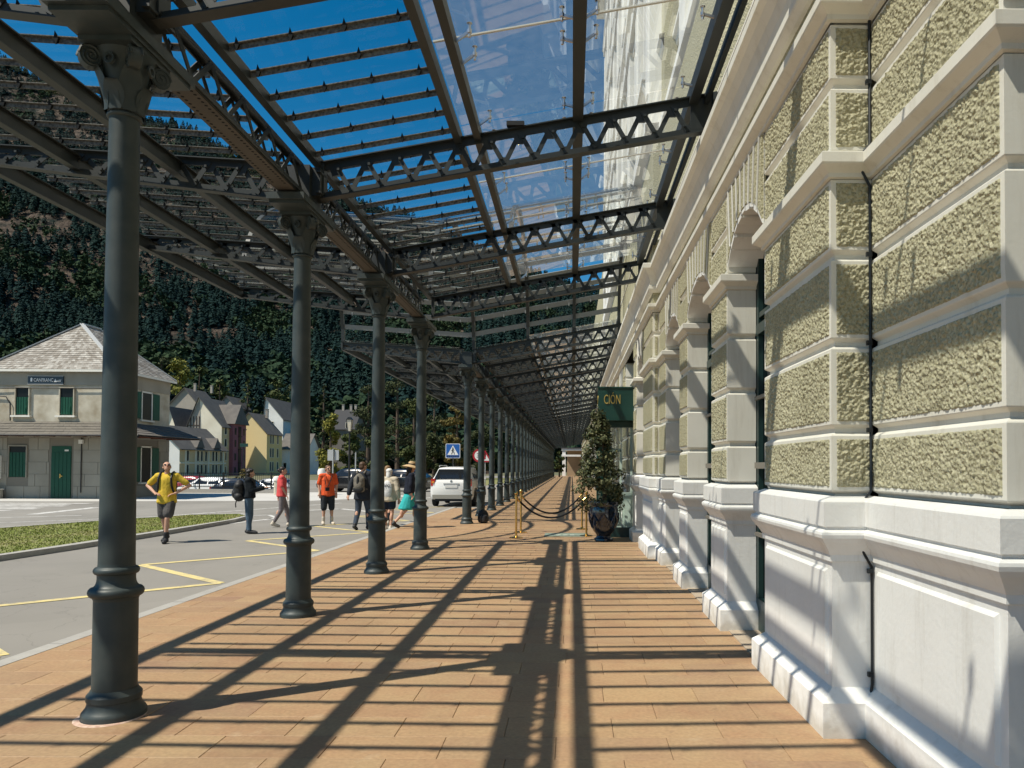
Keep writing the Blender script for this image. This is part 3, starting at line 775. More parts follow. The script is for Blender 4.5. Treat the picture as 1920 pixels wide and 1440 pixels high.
# ================================================================== STATION BUILDING
sb = thing('station_building', (1.8, 8, 0), 0, 'long station building in cream white mouldings and ochre roughcast blocks', 'building')
def SB(m, name, ma, parent=None, kind=None):
    o = m.build(name, ma, None); o.parent = parent or sb
    KIDS.setdefault((parent or sb).name, []).append(o)
    if parent is None: o.matrix_parent_inverse = Matrix.Translation((-1.8, -8, 0))
    if kind: o['kind'] = kind
    return o
W_, CR = M['white'], M['cream']
ZC = [1.43, 1.83, 2.36, 2.90, 3.40]                       # course joints below the string
ZC2 = [3.50, 3.96, 4.36]
def poly_noise_panel(p0, p1, z0, z1, out, step, amp, seed):
    """roughcast panel with real lumps: p0->p1 in plan, z0..z1, pushed out by 'out'"""
    p0 = Vector(p0); p1 = Vector(p1); d = p1 - p0; L_ = d.length; d.normalize(); nrm = Vector((-d.y, d.x))
    nx = max(2, int(L_ / step)); nz = max(2, int((z1 - z0) / step))
    rs = np.random.RandomState(seed)
    def layer(cell):
        gx, gz = int(L_ / cell) + 3, int((z1 - z0) / cell) + 3
        g = rs.rand(gz, gx)
        U = np.linspace(0, L_ / cell, nx + 1) + rs.rand(); V = np.linspace(0, (z1 - z0) / cell, nz + 1) + rs.rand()
        u0 = U.astype(int); v0 = V.astype(int); fu = U - u0; fv = V - v0
        u0 = np.clip(u0, 0, gx - 2); v0 = np.clip(v0, 0, gz - 2)
        fu = fu * fu * (3 - 2 * fu); fv = fv * fv * (3 - 2 * fv)
        a = g[v0][:, u0]; b_ = g[v0][:, u0 + 1]; c = g[v0 + 1][:, u0]; e = g[v0 + 1][:, u0 + 1]
        return (a * (1 - fu) + b_ * fu) * (1 - fv)[:, None] + (c * (1 - fu) + e * fu) * fv[:, None]
    h = (layer(.0185) * .55 + layer(.0115) * .60) - .32
    h = np.clip(h, 0, 1) * amp
    edge = np.ones_like(h); edge[0] = edge[-1] = 0; edge[:, 0] = edge[:, -1] = 0
    h = h * edge + (edge - 1) * .005
    U = np.linspace(0, L_, nx + 1); V = np.linspace(z0, z1, nz + 1)
    X = p0.x + d.x * U[None, :] + nrm.x * (out + h); Y = p0.y + d.y * U[None, :] + nrm.y * (out + h); Z = np.repeat(V[:, None], nx + 1, 1)
    co = np.stack([X, Y, Z], -1).reshape(-1, 3)
    idx = np.arange((nx + 1) * (nz + 1)).reshape(nz + 1, nx + 1)
    q = np.stack([idx[:-1, :-1], idx[:-1, 1:], idx[1:, 1:], idx[1:, :-1]], -1).reshape(-1, 4)
    me = bpy.data.meshes.new('stucco_block')
    me.vertices.add(len(co)); me.vertices.foreach_set('co', co.ravel())
    me.loops.add(len(q) * 4); me.loops.foreach_set('vertex_index', q.ravel())
    me.polygons.add(len(q)); me.polygons.foreach_set('loop_start', np.arange(0, len(q) * 4, 4)); me.polygons.foreach_set('use_smooth', np.ones(len(q), bool))
    me.update(); me.validate(); me.materials.append(M['stucco'])
    o = bpy.data.objects.new('stucco_block', me); COL.objects.link(o); o.parent = sb; o.matrix_parent_inverse = Matrix.Translation((-1.8, -8, 0))
    KIDS.setdefault(sb.name, []).append(o)
    return o
def flat_panel(p0, p1, z0, z1, out):
    p0 = Vector(p0); p1 = Vector(p1); d = (p1 - p0).normalized(); nr = Vector((-d.y, d.x))
    m = MB(); i = .012
    def q(p, o, z): return (p.x + nr.x * o, p.y + nr.y * o, z)
    vs = [q(p0, -.01, z0), q(p1, -.01, z0), q(p1, -.01, z1), q(p0, -.01, z1), q(p0 + d * i, out, z0 + i), q(p1 - d * i, out, z0 + i), q(p1 - d * i, out, z1 - i), q(p0 + d * i, out, z1 - i)]
    m.add(vs, [(4, 5, 6, 7), (0, 1, 5, 4), (1, 2, 6, 5), (2, 3, 7, 6), (3, 0, 4, 7)])
    return SB(m, 'stucco_block', M['stucco'])
seedc = [0]
def pier(path, stucco, dado, fine=0, courses=True, zs=ZC):
    """path: plan polyline from near reveal round the face to the far reveal; stucco/dado: indices of segments that carry panels"""
    m = MB(); m.sweep(path, [(0.085, -.02), (0.085, .205), (0.0, .275)]); SB(m, 'plinth', W_)
    m = MB(); m.sweep(path, [(0.0, .275), (0.0, 1.035)]); SB(m, 'dado', W_)
    m = MB()
    m.sweep(path, [(0, 1.03), (.018, 1.035), (.018, 1.075), (.022, 1.08), (.03, 1.095), (.05, 1.125), (.073, 1.155), (.088, 1.18), (.092, 1.20), (.088, 1.215), (.074, 1.225), (.06, 1.232), (.06, 1.245), (.075, 1.25), (.075, 1.395), (.068, 1.405), (0.0, 1.43)])
    SB(m, 'dado_moulding', W_)
    for s_ in dado:
        p0 = Vector(path[s_]); p1 = Vector(path[s_ + 1]); d = (p1 - p0).normalized(); nr = Vector((-d.y, d.x)); L_ = (p1 - p0).length
        a, c = .06, L_ - .07; mm = MB(); i = .022; z0, z1 = .33, .985
        def q(t, o, z): return (p0.x + d.x * t + nr.x * o, p0.y + d.y * t + nr.y * o, z)
        vs = [q(a, -.003, z0), q(c, -.003, z0), q(c, -.003, z1), q(a, -.003, z1), q(a + i * .4, .020, z0 + i * .4), q(c - i, .020, z0 + i * .4), q(c - i, .020, z1 - i), q(a + i * .4, .020, z1 - i)]
        mm.add(vs, [(4, 5, 6, 7), (0, 1, 5, 4), (1, 2, 6, 5), (2, 3, 7, 6), (3, 0, 4, 7)]); SB(mm, 'dado_panel', W_)
    def course(z0, z1):
        g = .030; dp = .034
        mm = MB(); mm.sweep(path, [(-dp, z0), (-dp, z0 + .012), (-.004, z0 + g), (0, z0 + g + .006), (0, z1 - g - .006), (-.004, z1 - g), (-dp, z1 - .012), (-dp, z1)]); SB(mm, 'rusticated_course', CR)
        for s_ in stucco:
            p0 = Vector(path[s_]); p1 = Vector(path[s_ + 1]); d = (p1 - p0).normalized(); L_ = (p1 - p0).length
            if L_ < .1: continue
            mg = .030
            conv_a = s_ > 0 and ((Vector(path[s_]) - Vector(path[s_ - 1])).normalized().cross(d) < 0)
            a = p0 + d * (mg if s_ > 0 else .005); c = p1 - d * (mg if s_ < len(path) - 2 else .005)
            seedc[0] += 1
            if fine: poly_noise_panel(a, c, z0 + g + .022, z1 - g - .022, .001, fine, .019, seedc[0])
            else: flat_panel(a, c, z0 + g + .022, z1 - g - .022, .014)
    if courses:
        for i in range(len(zs) - 1): course(zs[i], zs[i + 1])
        mm = MB(); mm.sweep(path, [(0, 3.37), (.022, 3.375), (.022, 3.40), (.035, 3.41), (.075, 3.435), (.082, 3.445), (.082, 3.505), (.078, 3.51), (-.02, 3.535)]); SB(mm, 'string_moulding', CR)
        for i in range(len(ZC2) - 1): course(ZC2[i] + (.0 if i else .015), ZC2[i + 1])
FN = .0064
XN = 1.83
piers = [
    ([(2.15, -2.60), (XN, -2.60), (XN, .42), (2.15, .42)], [1], [1], 0),
    ([(2.15, 1.62), (XN, 1.62), (XN, 1.75), (2.15, 1.75)], [1], [], 0),
    ([(2.13, 3.05), (XN, 3.05), (XN, 4.41)], [1], [1], FN),
    ([(XN, 4.412), (1.58, 4.41), (1.565, 5.88), (1.86, 5.88)], [0, 1], [1], FN),
    ([(1.83, 7.20), (1.545, 7.20), (1.545, 8.02), (1.83, 8.02)], [1], [1], .010),
    ([(1.82, 9.66), (1.545, 9.66), (1.545, 10.36), (1.82, 10.36)], [1], [1], 0),
    ([(1.80, 11.9), (1.545, 11.9), (1.545, 12.77), (1.425, 12.77), (1.425, 14.4), (1.75, 14.4)], [1, 2, 3], [1, 3], 0),
    ([(1.62, 15.55), (1.39, 15.55), (1.39, 16.30), (1.62, 16.30)], [1], [1], 0),
]
for pth, st, da, fn in piers: pier(pth, st, da, fn)
y = 19.2
while y < 33:
    pier([(1.7, y), (1.425, y), (1.425, y + .8), (1.7, y + .8)], [1], [1], 0); y += 2.3
# dark expansion cable in the corner between the two blocks
m = MB(); m.tube([(1.803, 4.388, .0), (1.80, 4.388, .22), (1.815, 4.392, .30), (1.815, 4.392, 1.0), (1.745, 4.385, 1.12), (1.745, 4.385, 1.38), (1.812, 4.392, 1.46), (1.812, 4.392, 3.32), (1.745, 4.385, 3.44), (1.745, 4.385, 3.50), (1.812, 4.392, 3.58), (1.812, 4.392, 5.3)], .009, 6)
for z in (.36, .98, 1.83, 2.36, 2.90, 3.96): m.box((1.803, 4.388, z), (.032, .022, .028))
SB(m, 'corner_cable', M['pipe'])
# openings: arched windows with soffit, voussoirs, frame and panes
M['frame'] = mat('dark_green_joinery', (0.012, 0.035, 0.033), .35, .5)
M['bar'] = mat('taupe_glazing_bar', (.20, .18, .15), .5)
M['pane'] = glass_mat('window_pane', (.10, .12, .12), 2.1)
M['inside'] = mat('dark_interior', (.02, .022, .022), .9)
def opening(ya, yb, xf, xi, rise=.34, zsp=3.60, ztop=4.36):
    n = 14; yc, h = (ya + yb) / 2, (yb - ya) / 2
    Rr = (h * h + rise * rise) / (2 * rise)
    def az(y): return zsp + math.sqrt(max(0, Rr * Rr - (y - yc) ** 2)) - (Rr - rise)
    ysamp = [ya + (yb - ya) * .5 * (1 - math.cos(math.pi * i / n)) for i in range(n + 1)]
    m = MB()
    for i in range(n):
        y0, y1 = ysamp[i], ysamp[i + 1]; z0, z1 = az(y0), az(y1)
        m.add([(xf - .035 + .035, y0, z0), (xf, y1, z1), (xf, y1, ztop), (xf, y0, ztop), (xi + .1, y0, z0), (xi + .1, y1, z1)], [(0, 3, 2, 1), (0, 1, 5, 4)])
    SB(m, 'arch_wall', CR)
    # voussoir blocks: stepped soffit wedges with roughcast faces
    nv = 9
    for i in range(nv):
        t0, t1 = i / nv, (i + 1) / nv; ga = .012
        y0, y1 = ya + (yb - ya) * t0 + ga, ya + (yb - ya) * t1 - ga
        fan = .16
        top0 = yc + (y0 - yc) * (1 + fan); top1 = yc + (y1 - yc) * (1 + fan)
        top0 = max(ya + .01, top0); top1 = min(yb - .01, top1)
        zt = ztop - .03; lo = .02 + .018 * (i % 2)
        mm = MB(); mm.prism([(y0, az(y0) + .02), (y1, az(y1) + .02), (top1, zt), (top0, zt)], 'x', xf - .018, xf + .02)
        SB(mm, 'voussoir', M['stucco'])
        mm = MB(); mm.prism([(y0 - .005, az(y0) - lo), (y1 + .005, az(y1) - lo), (y1 + .005, az(y1) + .015), (y0 - .005, az(y0) + .015)], 'x', xf - .012, xi + .06); SB(mm, 'soffit_block', W_)
    for i in range(1, nv):
        yj = ya + (yb - ya) * i / nv; yt = min(yb - .012, max(ya + .012, yc + (yj - yc) * 1.16)); mm = MB()
        mm.prism([(yj - .007, az(yj) + .005), (yj + .007, az(yj) + .005), (yt + .007, ztop - .025), (yt - .007, ztop - .025)], 'x', xf - .030, xf - .0185); SB(mm, 'voussoir_joint', W_)
    # joinery
    wn = MB(); x = xi + .0; fw = .07
    for yy in (ya + .04, yb - .04, (ya * .5 + yb * .5)):
        wn.box((x + .02, yy, 1.95), (.07, fw, 3.9))
    wn.box((x + .02, yc, .16), (.08, yb - ya, .32)); wn.box((x + .02, yc, 2.96), (.085, yb - ya, .10)); wn.box((x + .02, yc, 3.10), (.06, yb - ya, .05))
    wo_ = SB(wn, 'window', M['frame'])
    wo_.matrix_parent_inverse = Matrix.Translation((-1.8, -8, 0))
    for zz in (.95, 1.62, 2.28):
        mm = MB(); mm.box((x - .03, yc, zz), (.03, yb - ya - .08, .035 if zz != 1.62 else .06)); SB(mm, 'glazing_bar', M['bar'], wo_)
    for (a, c) in ((ya + .07, yc - .035), (yc + .035, yb - .07)):
        for z0, z1 in ((.33, 2.9), (3.13, 4.0)):
            mm = MB(); mm.add([(x + .03, a, z0), (x + .03, c, z0), (x + .03, c, z1), (x + .03, a, z1)], [(0, 3, 2, 1)]); SB(mm, 'pane', M['pane'], wo_)
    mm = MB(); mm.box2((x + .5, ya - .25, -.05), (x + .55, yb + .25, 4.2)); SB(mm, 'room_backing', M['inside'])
    mm = MB(); mm.box2((xf - .02, ya - .1, -.03), (xi + .5, yb + .1, .012)); SB(mm, 'threshold', M['grout'])
opening(.42, 1.62, XN, 2.13); opening(1.75, 3.05, XN, 2.12)
opening(5.88, 7.20, 1.56, 1.85); opening(8.02, 9.66, 1.545, 1.82); opening(10.36, 11.9, 1.545, 1.81); opening(14.4, 15.55, 1.42, 1.72)
y = 20.0
while y < 32: opening(y, y + 1.5, 1.425, 1.69); y += 2.3
# solid core behind, entablature and upper storeys
m = MB(); m.box2((2.45, -3, 0), (9, 33, 22.5)); SB(m, 'rear_wall', CR)
ent = [(XN, -3), (XN, 4.41), (1.58, 4.41), (1.552, 12.77), (1.425, 12.77), (1.425, 33.0), (2.6, 33.0)]
def entab(prof, name, ma):
    m = MB(); m.sweep(ent, prof); return SB(m, name, ma)
entab([(0, 4.34), (.03, 4.345), (.03, 4.375), (.045, 4.385), (.085, 4.41), (.092, 4.42), (.092, 4.475), (0, 4.50)], 'architrave_moulding', CR)
entab([(.004, 4.50), (.004, 4.70)], 'frieze_band', M['stucco'])
entab([(0, 4.68), (.035, 4.685), (.075, 4.72), (.085, 4.735), (.085, 4.79), (.06, 4.80), (.058, 4.81), (.07, 4.90), (.10, 4.98), (.15, 5.045), (.19, 5.07), (.20, 5.075), (.20, 5.15), (.19, 5.16), (0, 5.22)], 'cornice', CR)
entab([(0, 5.21), (0, 7.4)], 'attic_band', M['stucco'])
for z in (5.62, 6.3): entab([(0, z), (.02, z + .005), (.02, z + .03), (0, z + .035)], 'attic_fillet', CR)
# upper facade of the main range and of the projecting pavilion
def upper(x, ya, yb, z0, z1, mb): mb.box2((x, ya, z0), (2.5, yb, z1))
m = MB(); upper(1.86, -3, 12.75, 7.4, 14.5, m); upper(1.62, 12.77, 33, 7.4, 22.6, m); SB(m, 'upper_wall', M['stucco'])
def hband(path, prof, name='upper_cornice', ma=W_):
    m = MB(); m.sweep(path, prof); SB(m, name, ma)
pp = [(1.62, 12.77), (1.62, 33.0), (2.6, 33.0)]; pm = [(1.86, -3), (1.86, 12.77)]
for z, d_, h_ in ((7.3, .34, .45), (9.1, .10, .25), (12.4, .30, .50), (16.6, .24, .45), (20.6, .28, .4), (22.2, .55, .6)):
    pr = [(0, z), (d_ * .3, z + h_ * .1), (d_ * .45, z + h_ * .45), (d_, z + h_ * .6), (d_, z + h_ * .88), (0, z + h_)]
    hband(pp, pr)
    if z < 14: hband(pm, pr)
y = 13.2
for i in range(9):
    for z0, z1 in ((7.75, 12.4), (12.9, 16.6), (17.05, 20.6)):
        m = MB(); m.box2((1.40, y, z0), (1.66, y + .62, z1)); m.box2((1.36, y - .05, z0), (1.66, y + .67, z0 + .5)); m.box2((1.34, y - .06, z1 - .55), (1.66, y + .68, z1 - .05)); m.box2((1.37, y + .16, z0 + .8), (1.42, y + .46, z1 - .9)); SB(m, 'pilaster', W_)
    y += 2.3
y = 14.0
for i in range(8):
    for z0, z1 in ((9.3, 11.7), (13.4, 15.9), (17.4, 19.8)):
        m = MB(); yc = y + .66
        for s_ in (-1, 1): m.box((1.57, yc + s_ * .56, (z0 + z1) / 2), (.16, .18, z1 - z0))
        m.box((1.56, yc, z1 + .06), (.20, 1.4, .16)); m.prism([(yc - .8, z1 + .2), (yc + .8, z1 + .2), (yc, z1 + .62)], 'x', 1.36, 1.62)
        m.box((1.50, yc, z0 - .08), (.34, 1.36, .14))
        for s_ in (-1, 1): m.prism([(1.34, z0 - .15), (1.62, z0 - .15), (1.62, z0 - .65), (1.54, z0 - .6), (1.42, z0 - .35)], 'y', yc + s_ * .5 - .09, yc + s_ * .5 + .09)
        wf = SB(m, 'upper_window', W_); mm = MB(); mm.box2((1.605, yc - .47, z0), (1.63, yc + .47, z1)); SB(mm, 'pane', M['pane'], wf)
    y += 2.3
y = .3
for i in range(5):
    m = MB(); m.box2((1.66, y, 7.75), (1.9, y + .6, 12.3)); SB(m, 'pilaster', W_); y += 2.6
# the plain range beyond, towards the far end
fr = thing('far_station_wing', (1.6, 70, 0), 0, 'far receding wing of the station building beyond the entrance sign', 'building wing')
m = MB(); m.box2((0, -36.9, 0), (6, 46, 12)); m.build('wall', M['stucco'], fr)
m = MB()
for z in (.6, 1.35, 3.45, 4.4, 5.1, 8.4): m.box2((-.08, -36.9, z), (0.0, 46, z + .14))
m.build('wall_moulding', CR, fr)
for i in range(30):
    yy = -35 + i * 2.7; m = MB(); m.box2((-.03, yy, .1), (.05, yy + 1.3, 3.2)); f = m.build('window', W_, fr); mm = MB(); mm.box2((-.04, yy + .15, .2), (-.02, yy + 1.15, 3.0)); mm.build('pane', M['pane'], f)
# ================================================================== ENTRANCE: vestibule, sign, planter, rope posts, mat
M['green'] = mat('bottle_green_paint', (0.004, 0.034, 0.027), .4, .5, var=.4, vscale=2, col2=(0.010, 0.060, 0.045))
M['mint'] = mat('mint_paint', (0.50, 0.62, 0.55), .5, .4, var=.3, vscale=3, col2=(.44, .56, .50))
M['gold'] = mat('gold_letters', (0.55, 0.40, 0.12), .35, .5, .6)
M['mirror'] = glass_mat('vestibule_glass', (.55, .60, .58), 4.0)
VY = 16.55
vs_ = thing('entrance_vestibule', (1.0, VY, 0), 0, 'glazed mint panelled entrance porch with dark green frame under the hanging green sign', 'entrance porch')
def L3(a, b): return (a[0] - 1.0, a[1] - VY, a[2]), (b[0] - 1.0, b[1] - VY, b[2])
def vb(name, ma, boxes, parent=vs_):
    m = MB()
    for a, c in boxes: m.box2(*L3(a, c))
    return m.build(name, ma, parent)
vb('post', M['green'], [((.66, VY, 0), (.88, VY + .16, 2.60))])
vb('post', M['green'], [((.66, VY + 2.6, 0), (.88, VY + 2.76, 2.60))])
vb('lintel', M['green'], [((.66, VY + .01, 2.50), (1.66, VY + .16, 2.66))])
vb('roof_slab', M['green'], [((.62, VY + .0, 2.662), (1.7, VY + 2.8, 2.78))])
vb('plinth_step', M['frame'], [((.86, VY - .02, 0), (1.45, VY + .14, .22))])
pn = [vb('lower_panel', M['mint'], [((.885, VY + .02, .225), (1.14, VY + .1, .95))]), vb('lower_panel', M['mint'], [((1.155, VY + .02, .225), (1.39, VY + .1, .95))])]
for x0, x1, p_ in ((.93, 1.10, pn[0]), (1.20, 1.35, pn[1])): vb('raised_field', M['mint'], [((x0, VY + .005, .30), (x1, VY + .03, .86))], p_)
fr_ = vb('sash_frame', M['mint'], [((.89, VY + .03, .95), (1.39, VY + .10, 1.02)), ((1.10, VY + .03, 1.02), (1.15, VY + .10, 2.0)), ((.89, VY + .03, 1.95), (1.12, VY + .10, 2.02)), ((.89, VY + .03, 1.45), (1.12, VY + .10, 1.48)), ((1.34, VY + .03, 1.02), (1.39, VY + .10, 2.5))])
vb('pane', M['mirror'], [((.885, VY + .06, 1.02), (1.39, VY + .068, 2.5))], fr_)
vb('side_glazing', M['mirror'], [((.72, VY + .16, .95), (.73, VY + 2.6, 2.5))]); vb('side_panel', M['green'], [((.70, VY + .16, 0), (.76, VY + 2.6, .95))])
# sign
sg = thing('hanging_sign', (.98, VY - .18, 3.0), 0, 'dark green box sign with gold letters CIÓN over the entrance porch', 'sign')
m = MB(); m.box((.01, 0, .02), (.80, .30, .70)); m.build('sign_box', M['green'], sg)
m = MB(); m.box((.01, -.002, -.345), (.83, .33, .03)); m.box((.01, -.002, .38), (.83, .33, .03)); m.build('sign_moulding', M['green'], sg)
t = text_mesh('CIÓN', .30, M['gold'], 'lettering', .012, 'LEFT', .50); put('lettering', t, sg, (-.27, -.157, .10), (R(90), 0, 0))
t = text_mesh('RECEPCI', .26, M['gold'], 'lettering', .012, 'CENTER', .22); put('lettering', t, sg, (-.394, 0, .10), (R(90), 0, R(-90)))
t = text_mesh('HOTEL', .09, M['gold'], 'small_lettering', .008, 'LEFT', .7)
# planter
M['glaze'] = mat('blue_black_glaze', (.006, .011, .024), .14, .6, coat=.6, var=.5, vscale=9, col2=(.012, .02, .036), bump=.12, bscale=14, bdist=.02)
pl = thing('planter_urn', (.70, 15.75, 0), 0, 'glossy blue black glazed urn holding a tall clipped shrub by the entrance', 'planter')
m = MB(); m.lathe([(.20, 0), (.215, .02), (.21, .05), (.165, .08), (.15, .11), (.17, .15), (.23, .22), (.285, .36), (.31, .55), (.315, .68), (.30, .74), (.33, .77), (.345, .80), (.34, .85), (.30, .86), (.29, .80), (.28, .78)], 32); m.build('urn', M['glaze'], pl)
for i in range(8):
    a = i * math.pi / 4; m = MB(); c, s_ = math.cos(a), math.sin(a)
    m.tube([(c * .24 - s_ * dx, s_ * .24 + c * dx, z) for dx, z in ((-.08, .28),)] + [((.29 + .02) * c - s_ * (-.09), (.31) * s_ + c * (-.09), .45), (.325 * c, .325 * s_, .60), (.31 * c - s_ * .09, .31 * s_ + c * .09, .45), (.25 * c - s_ * .05, .25 * s_ + c * .05, .29)], .018, 5); m.build('garland_relief', M['glaze'], pl)
m = MB(); m.lathe([(.285, .80), (.15, .82), (.01, .83)], 20); m.build('soil', mat('potting_soil', (.03, .022, .015), .9), pl)
M['leaf_dark'] = mat('laurel_leaf', (.022, .040, .016), .6, .25, isl=1.0, col2=(.14, .14, .065))  # paler leaves carry the look of sunlit foliage in their colour
M['bark'] = mat('bark', (.09, .065, .045), .9, var=.7, vscale=8, col2=(.05, .038, .028), bump=.5, bscale=30)
def leaf_cloud(centres, n, size, rs, aspect=.5):
    """leaf-sized quads scattered in blobs; centres: (x,y,z,rx,ry,rz,weight)"""
    vs = np.zeros((n, 4, 3)); cs = np.array(centres); wts = cs[:, 6] / cs[:, 6].sum()
    ii = rs.choice(len(cs), n, p=wts); d = rs.normal(size=(n, 3)); d /= np.linalg.norm(d, axis=1)[:, None]
    r = rs.rand(n) ** .45
    c = cs[ii, :3] + d * r[:, None] * cs[ii, 3:6]
    nrm = d + rs.normal(size=(n, 3)) * .7 + np.array([0, 0, .35]); nrm /= np.linalg.norm(nrm, axis=1)[:, None]
    t = np.cross(nrm, rs.normal(size=(n, 3))); t /= np.linalg.norm(t, axis=1)[:, None]; bt = np.cross(nrm, t)
    s = size * (.6 + .8 * rs.rand(n))[:, None]
    vs[:, 0] = c - t * s; vs[:, 1] = c + bt * s * aspect; vs[:, 2] = c + t * s; vs[:, 3] = c - bt * s * aspect
    return vs
def quads_mesh(vs, name, ma):
    n = len(vs); k = vs.shape[1]
    me = bpy.data.meshes.new(name); me.vertices.add(n * k); me.vertices.foreach_set('co', vs.reshape(-1).astype(np.float32))
    me.loops.add(n * k); me.loops.foreach_set('vertex_index', np.arange(n * k, dtype=np.int32)); me.polygons.add(n); me.polygons.foreach_set('loop_start', np.arange(0, n * k, k, dtype=np.int32))
    me.update(); me.validate(); me.materials.append(ma); return me
sh = thing('potted_shrub', (.70, 15.75, .82), 0, 'tall conical evergreen shrub with glossy dark leaves growing from the blue urn', 'shrub')
rs = np.random.RandomState(11)
cen = []
for i in range(46):
    z = .05 + 1.95 * (i / 46) ** 1.0; r = .52 * (1 - (z / 2.35)) + .06; a = i * 2.4
    rr = r * .62; cen.append((math.cos(a) * rr * rs.uniform(.7, 1.4) - .10, math.sin(a) * rr, z + rs.uniform(-.12, .12), (r * .42 + .05) * rs.uniform(.6, 1.35), r * .42 + .05, rs.uniform(.10, .22), (r + .15) * rs.uniform(.4, 1.5)))
for k in range(8): cen.append((.25 + .08 * k / 8, rs.uniform(-.2, .2), .05 + .04 * k, .16, .16, .12, .25))
put('foliage', quads_mesh(leaf_cloud(cen, 6500, .042, rs, .42), 'foliage', M['leaf_dark']), sh)
m = MB(); m.tube([(0, 0, -.04), (.01, .01, .5), (-.02, 0, 1.2), (0, 0, 1.9)], [.035, .03, .022, .008], 7); m.tube([(.04, .02, -.04), (.06, -.03, .6), (.03, -.05, 1.3)], [.02, .016, .006], 6); m.build('stem', M['bark'], sh)
# stanchions with ropes
def stanchion(loc, label):
    t = thing('rope_stanchion', (*loc, 0), 0, label, 'rope stanchion', 'brass rope stanchions before the entrance')
    m = MB(); m.lathe([(.155, 0), (.155, .012), (.14, .022), (.05, .035), (.03, .05), (.028, .07)], 24); m.build('base', M['brass'], t)
    m = MB(); m.lathe([(.024, .07), (.024, .93), (.034, .935), (.034, .955), (.022, .96)], 16); m.build('pole', M['brass'], t)
    m = MB(); m.lathe([(.012, .96)] + [(.042 * math.sin(a) + .001, 1.0 - .042 * math.cos(a)) for a in [math.pi * i / 9 for i in range(1, 10)]], 16); m.build('ball_finial', M['brass'], t)
    m = MB(); m.lathe([(.040, .90), (.044, .905), (.044, .925), (.040, .93)], 16); m.build('rope_ring', M['brass'], t)
    return t
st = [(-1.235, 16.25), (.345, 16.75), (-1.225, 17.6), (.27, 18.6)]
for p, l in zip(st, ('nearer brass post of the pair standing out on the open pavers', 'nearer brass post of the pair beside the blue urn', 'farther brass post of the pair standing out on the open pavers', 'farther brass post of the pair beside the blue urn')): stanchion(p, l)
M['rope'] = mat('black_velvet_rope', (.008, .010, .014), .7, .2)
for (a, c), l in (((st[0], st[1]), 'nearer black velvet rope sagging between two brass posts'), ((st[2], st[3]), 'farther black velvet rope sagging between two brass posts')):
    m = MB(); pts = []
    for i in range(21):
        u = i / 20; pts.append((a[0] + (c[0] - a[0]) * u, a[1] + (c[1] - a[1]) * u, .90 - .46 * (1 - (2 * u - 1) ** 2)))
    o = m; m.tube(pts, .021, 8)
    e = thing('barrier_rope', (a[0], a[1], .9), 0, l, 'rope', 'velvet ropes before the entrance')
    m.v = [(v[0] - a[0], v[1] - a[1], v[2] - .9) for v in m.v]; m.build('rope', M['rope'], e)
    for q, sgn in ((0, 1), (20, -1)):
        mm = MB(); p0 = Vector(pts[q]) - Vector((a[0], a[1], .9)); p1 = Vector(pts[q + sgn]) - Vector((a[0], a[1], .9)); mm.tube([p0, p1], .025, 10); mm.build('end_cap', M['brass'], e)
mt = thing('entrance_mat', (-.15, 17.0, 0), 0, 'thin grey green mat lying between the brass rope posts', 'mat')
m = MB(); m.box((0, 0, .006), (.95, .8, .012)); m.build('mat_surface', mat('sage_mat', (.22, .27, .22), .9, var=.5, vscale=20), mt)
for i in range(3): m = MB(); m.box((-.15 + i * .16, -.12, .0135), (.10, .18, .003)); m.build('mat_emblem', mat('mat_print', (.42, .46, .40), .9), mt)
# bag at the foot of a column
bg_ = thing('black_rucksack', (CX + .42, 20.5, 0), .3, 'black rucksack left standing at the foot of an iron column', 'bag')
m = MB(); m.lathe([(.01, 0), (.15, .02), (.19, .12), (.18, .28), (.12, .40), (.03, .46)], 14); o = m.build('bag_body', M['black'], bg_, fix=True); o.scale = (.85, .6, .85)
m = MB(); m.lathe([(.01, .02), (.10, .04), (.12, .12), (.10, .22), (.01, .25)], 12, (0, -.12, 0)); m.build('front_pocket', mat('nylon', (.02, .02, .022), .5), bg_)
m = MB(); m.tube([(-.05, 0, .43), (-.03, 0, .50), (.03, 0, .50), (.05, 0, .43)], .01, 6); m.build('carry_handle', M['black'], bg_)
# far end: pale pavilion closing the platform
fe = thing('end_pavilion', (1.2, 122, 0), 0, 'pale low pavilion with white pillars closing the far end of the platform', 'building')
M['tan'] = mat('tan_render', (.34, .25, .16), .85, var=.4, vscale=.6)
m = MB(); m.box2((-2.0, 3, 0), (6, 8, 4.6)); m.build('wall', M['tan'], fe)
for x in (-2.5, 2.2): m = MB(); m.box2((x - .28, 0, 0), (x + .28, .7, 4.3)); m.build('pillar', W_, fe)
m = MB(); m.box2((-2.9, -.1, 4.31), (6, 8.2, 4.62)); m.build('roof_fascia', W_, fe)
m = MB(); m.box2((-2.9, -.1, 3.3), (6, .5, 3.62)); m.build('beam', W_, fe)
m = MB(); m.box2((-3.0, -.2, 4.623), (6.1, 8.3, 4.8)); m.build('roof', mat('dark_roof', (.06, .06, .065), .7), fe)
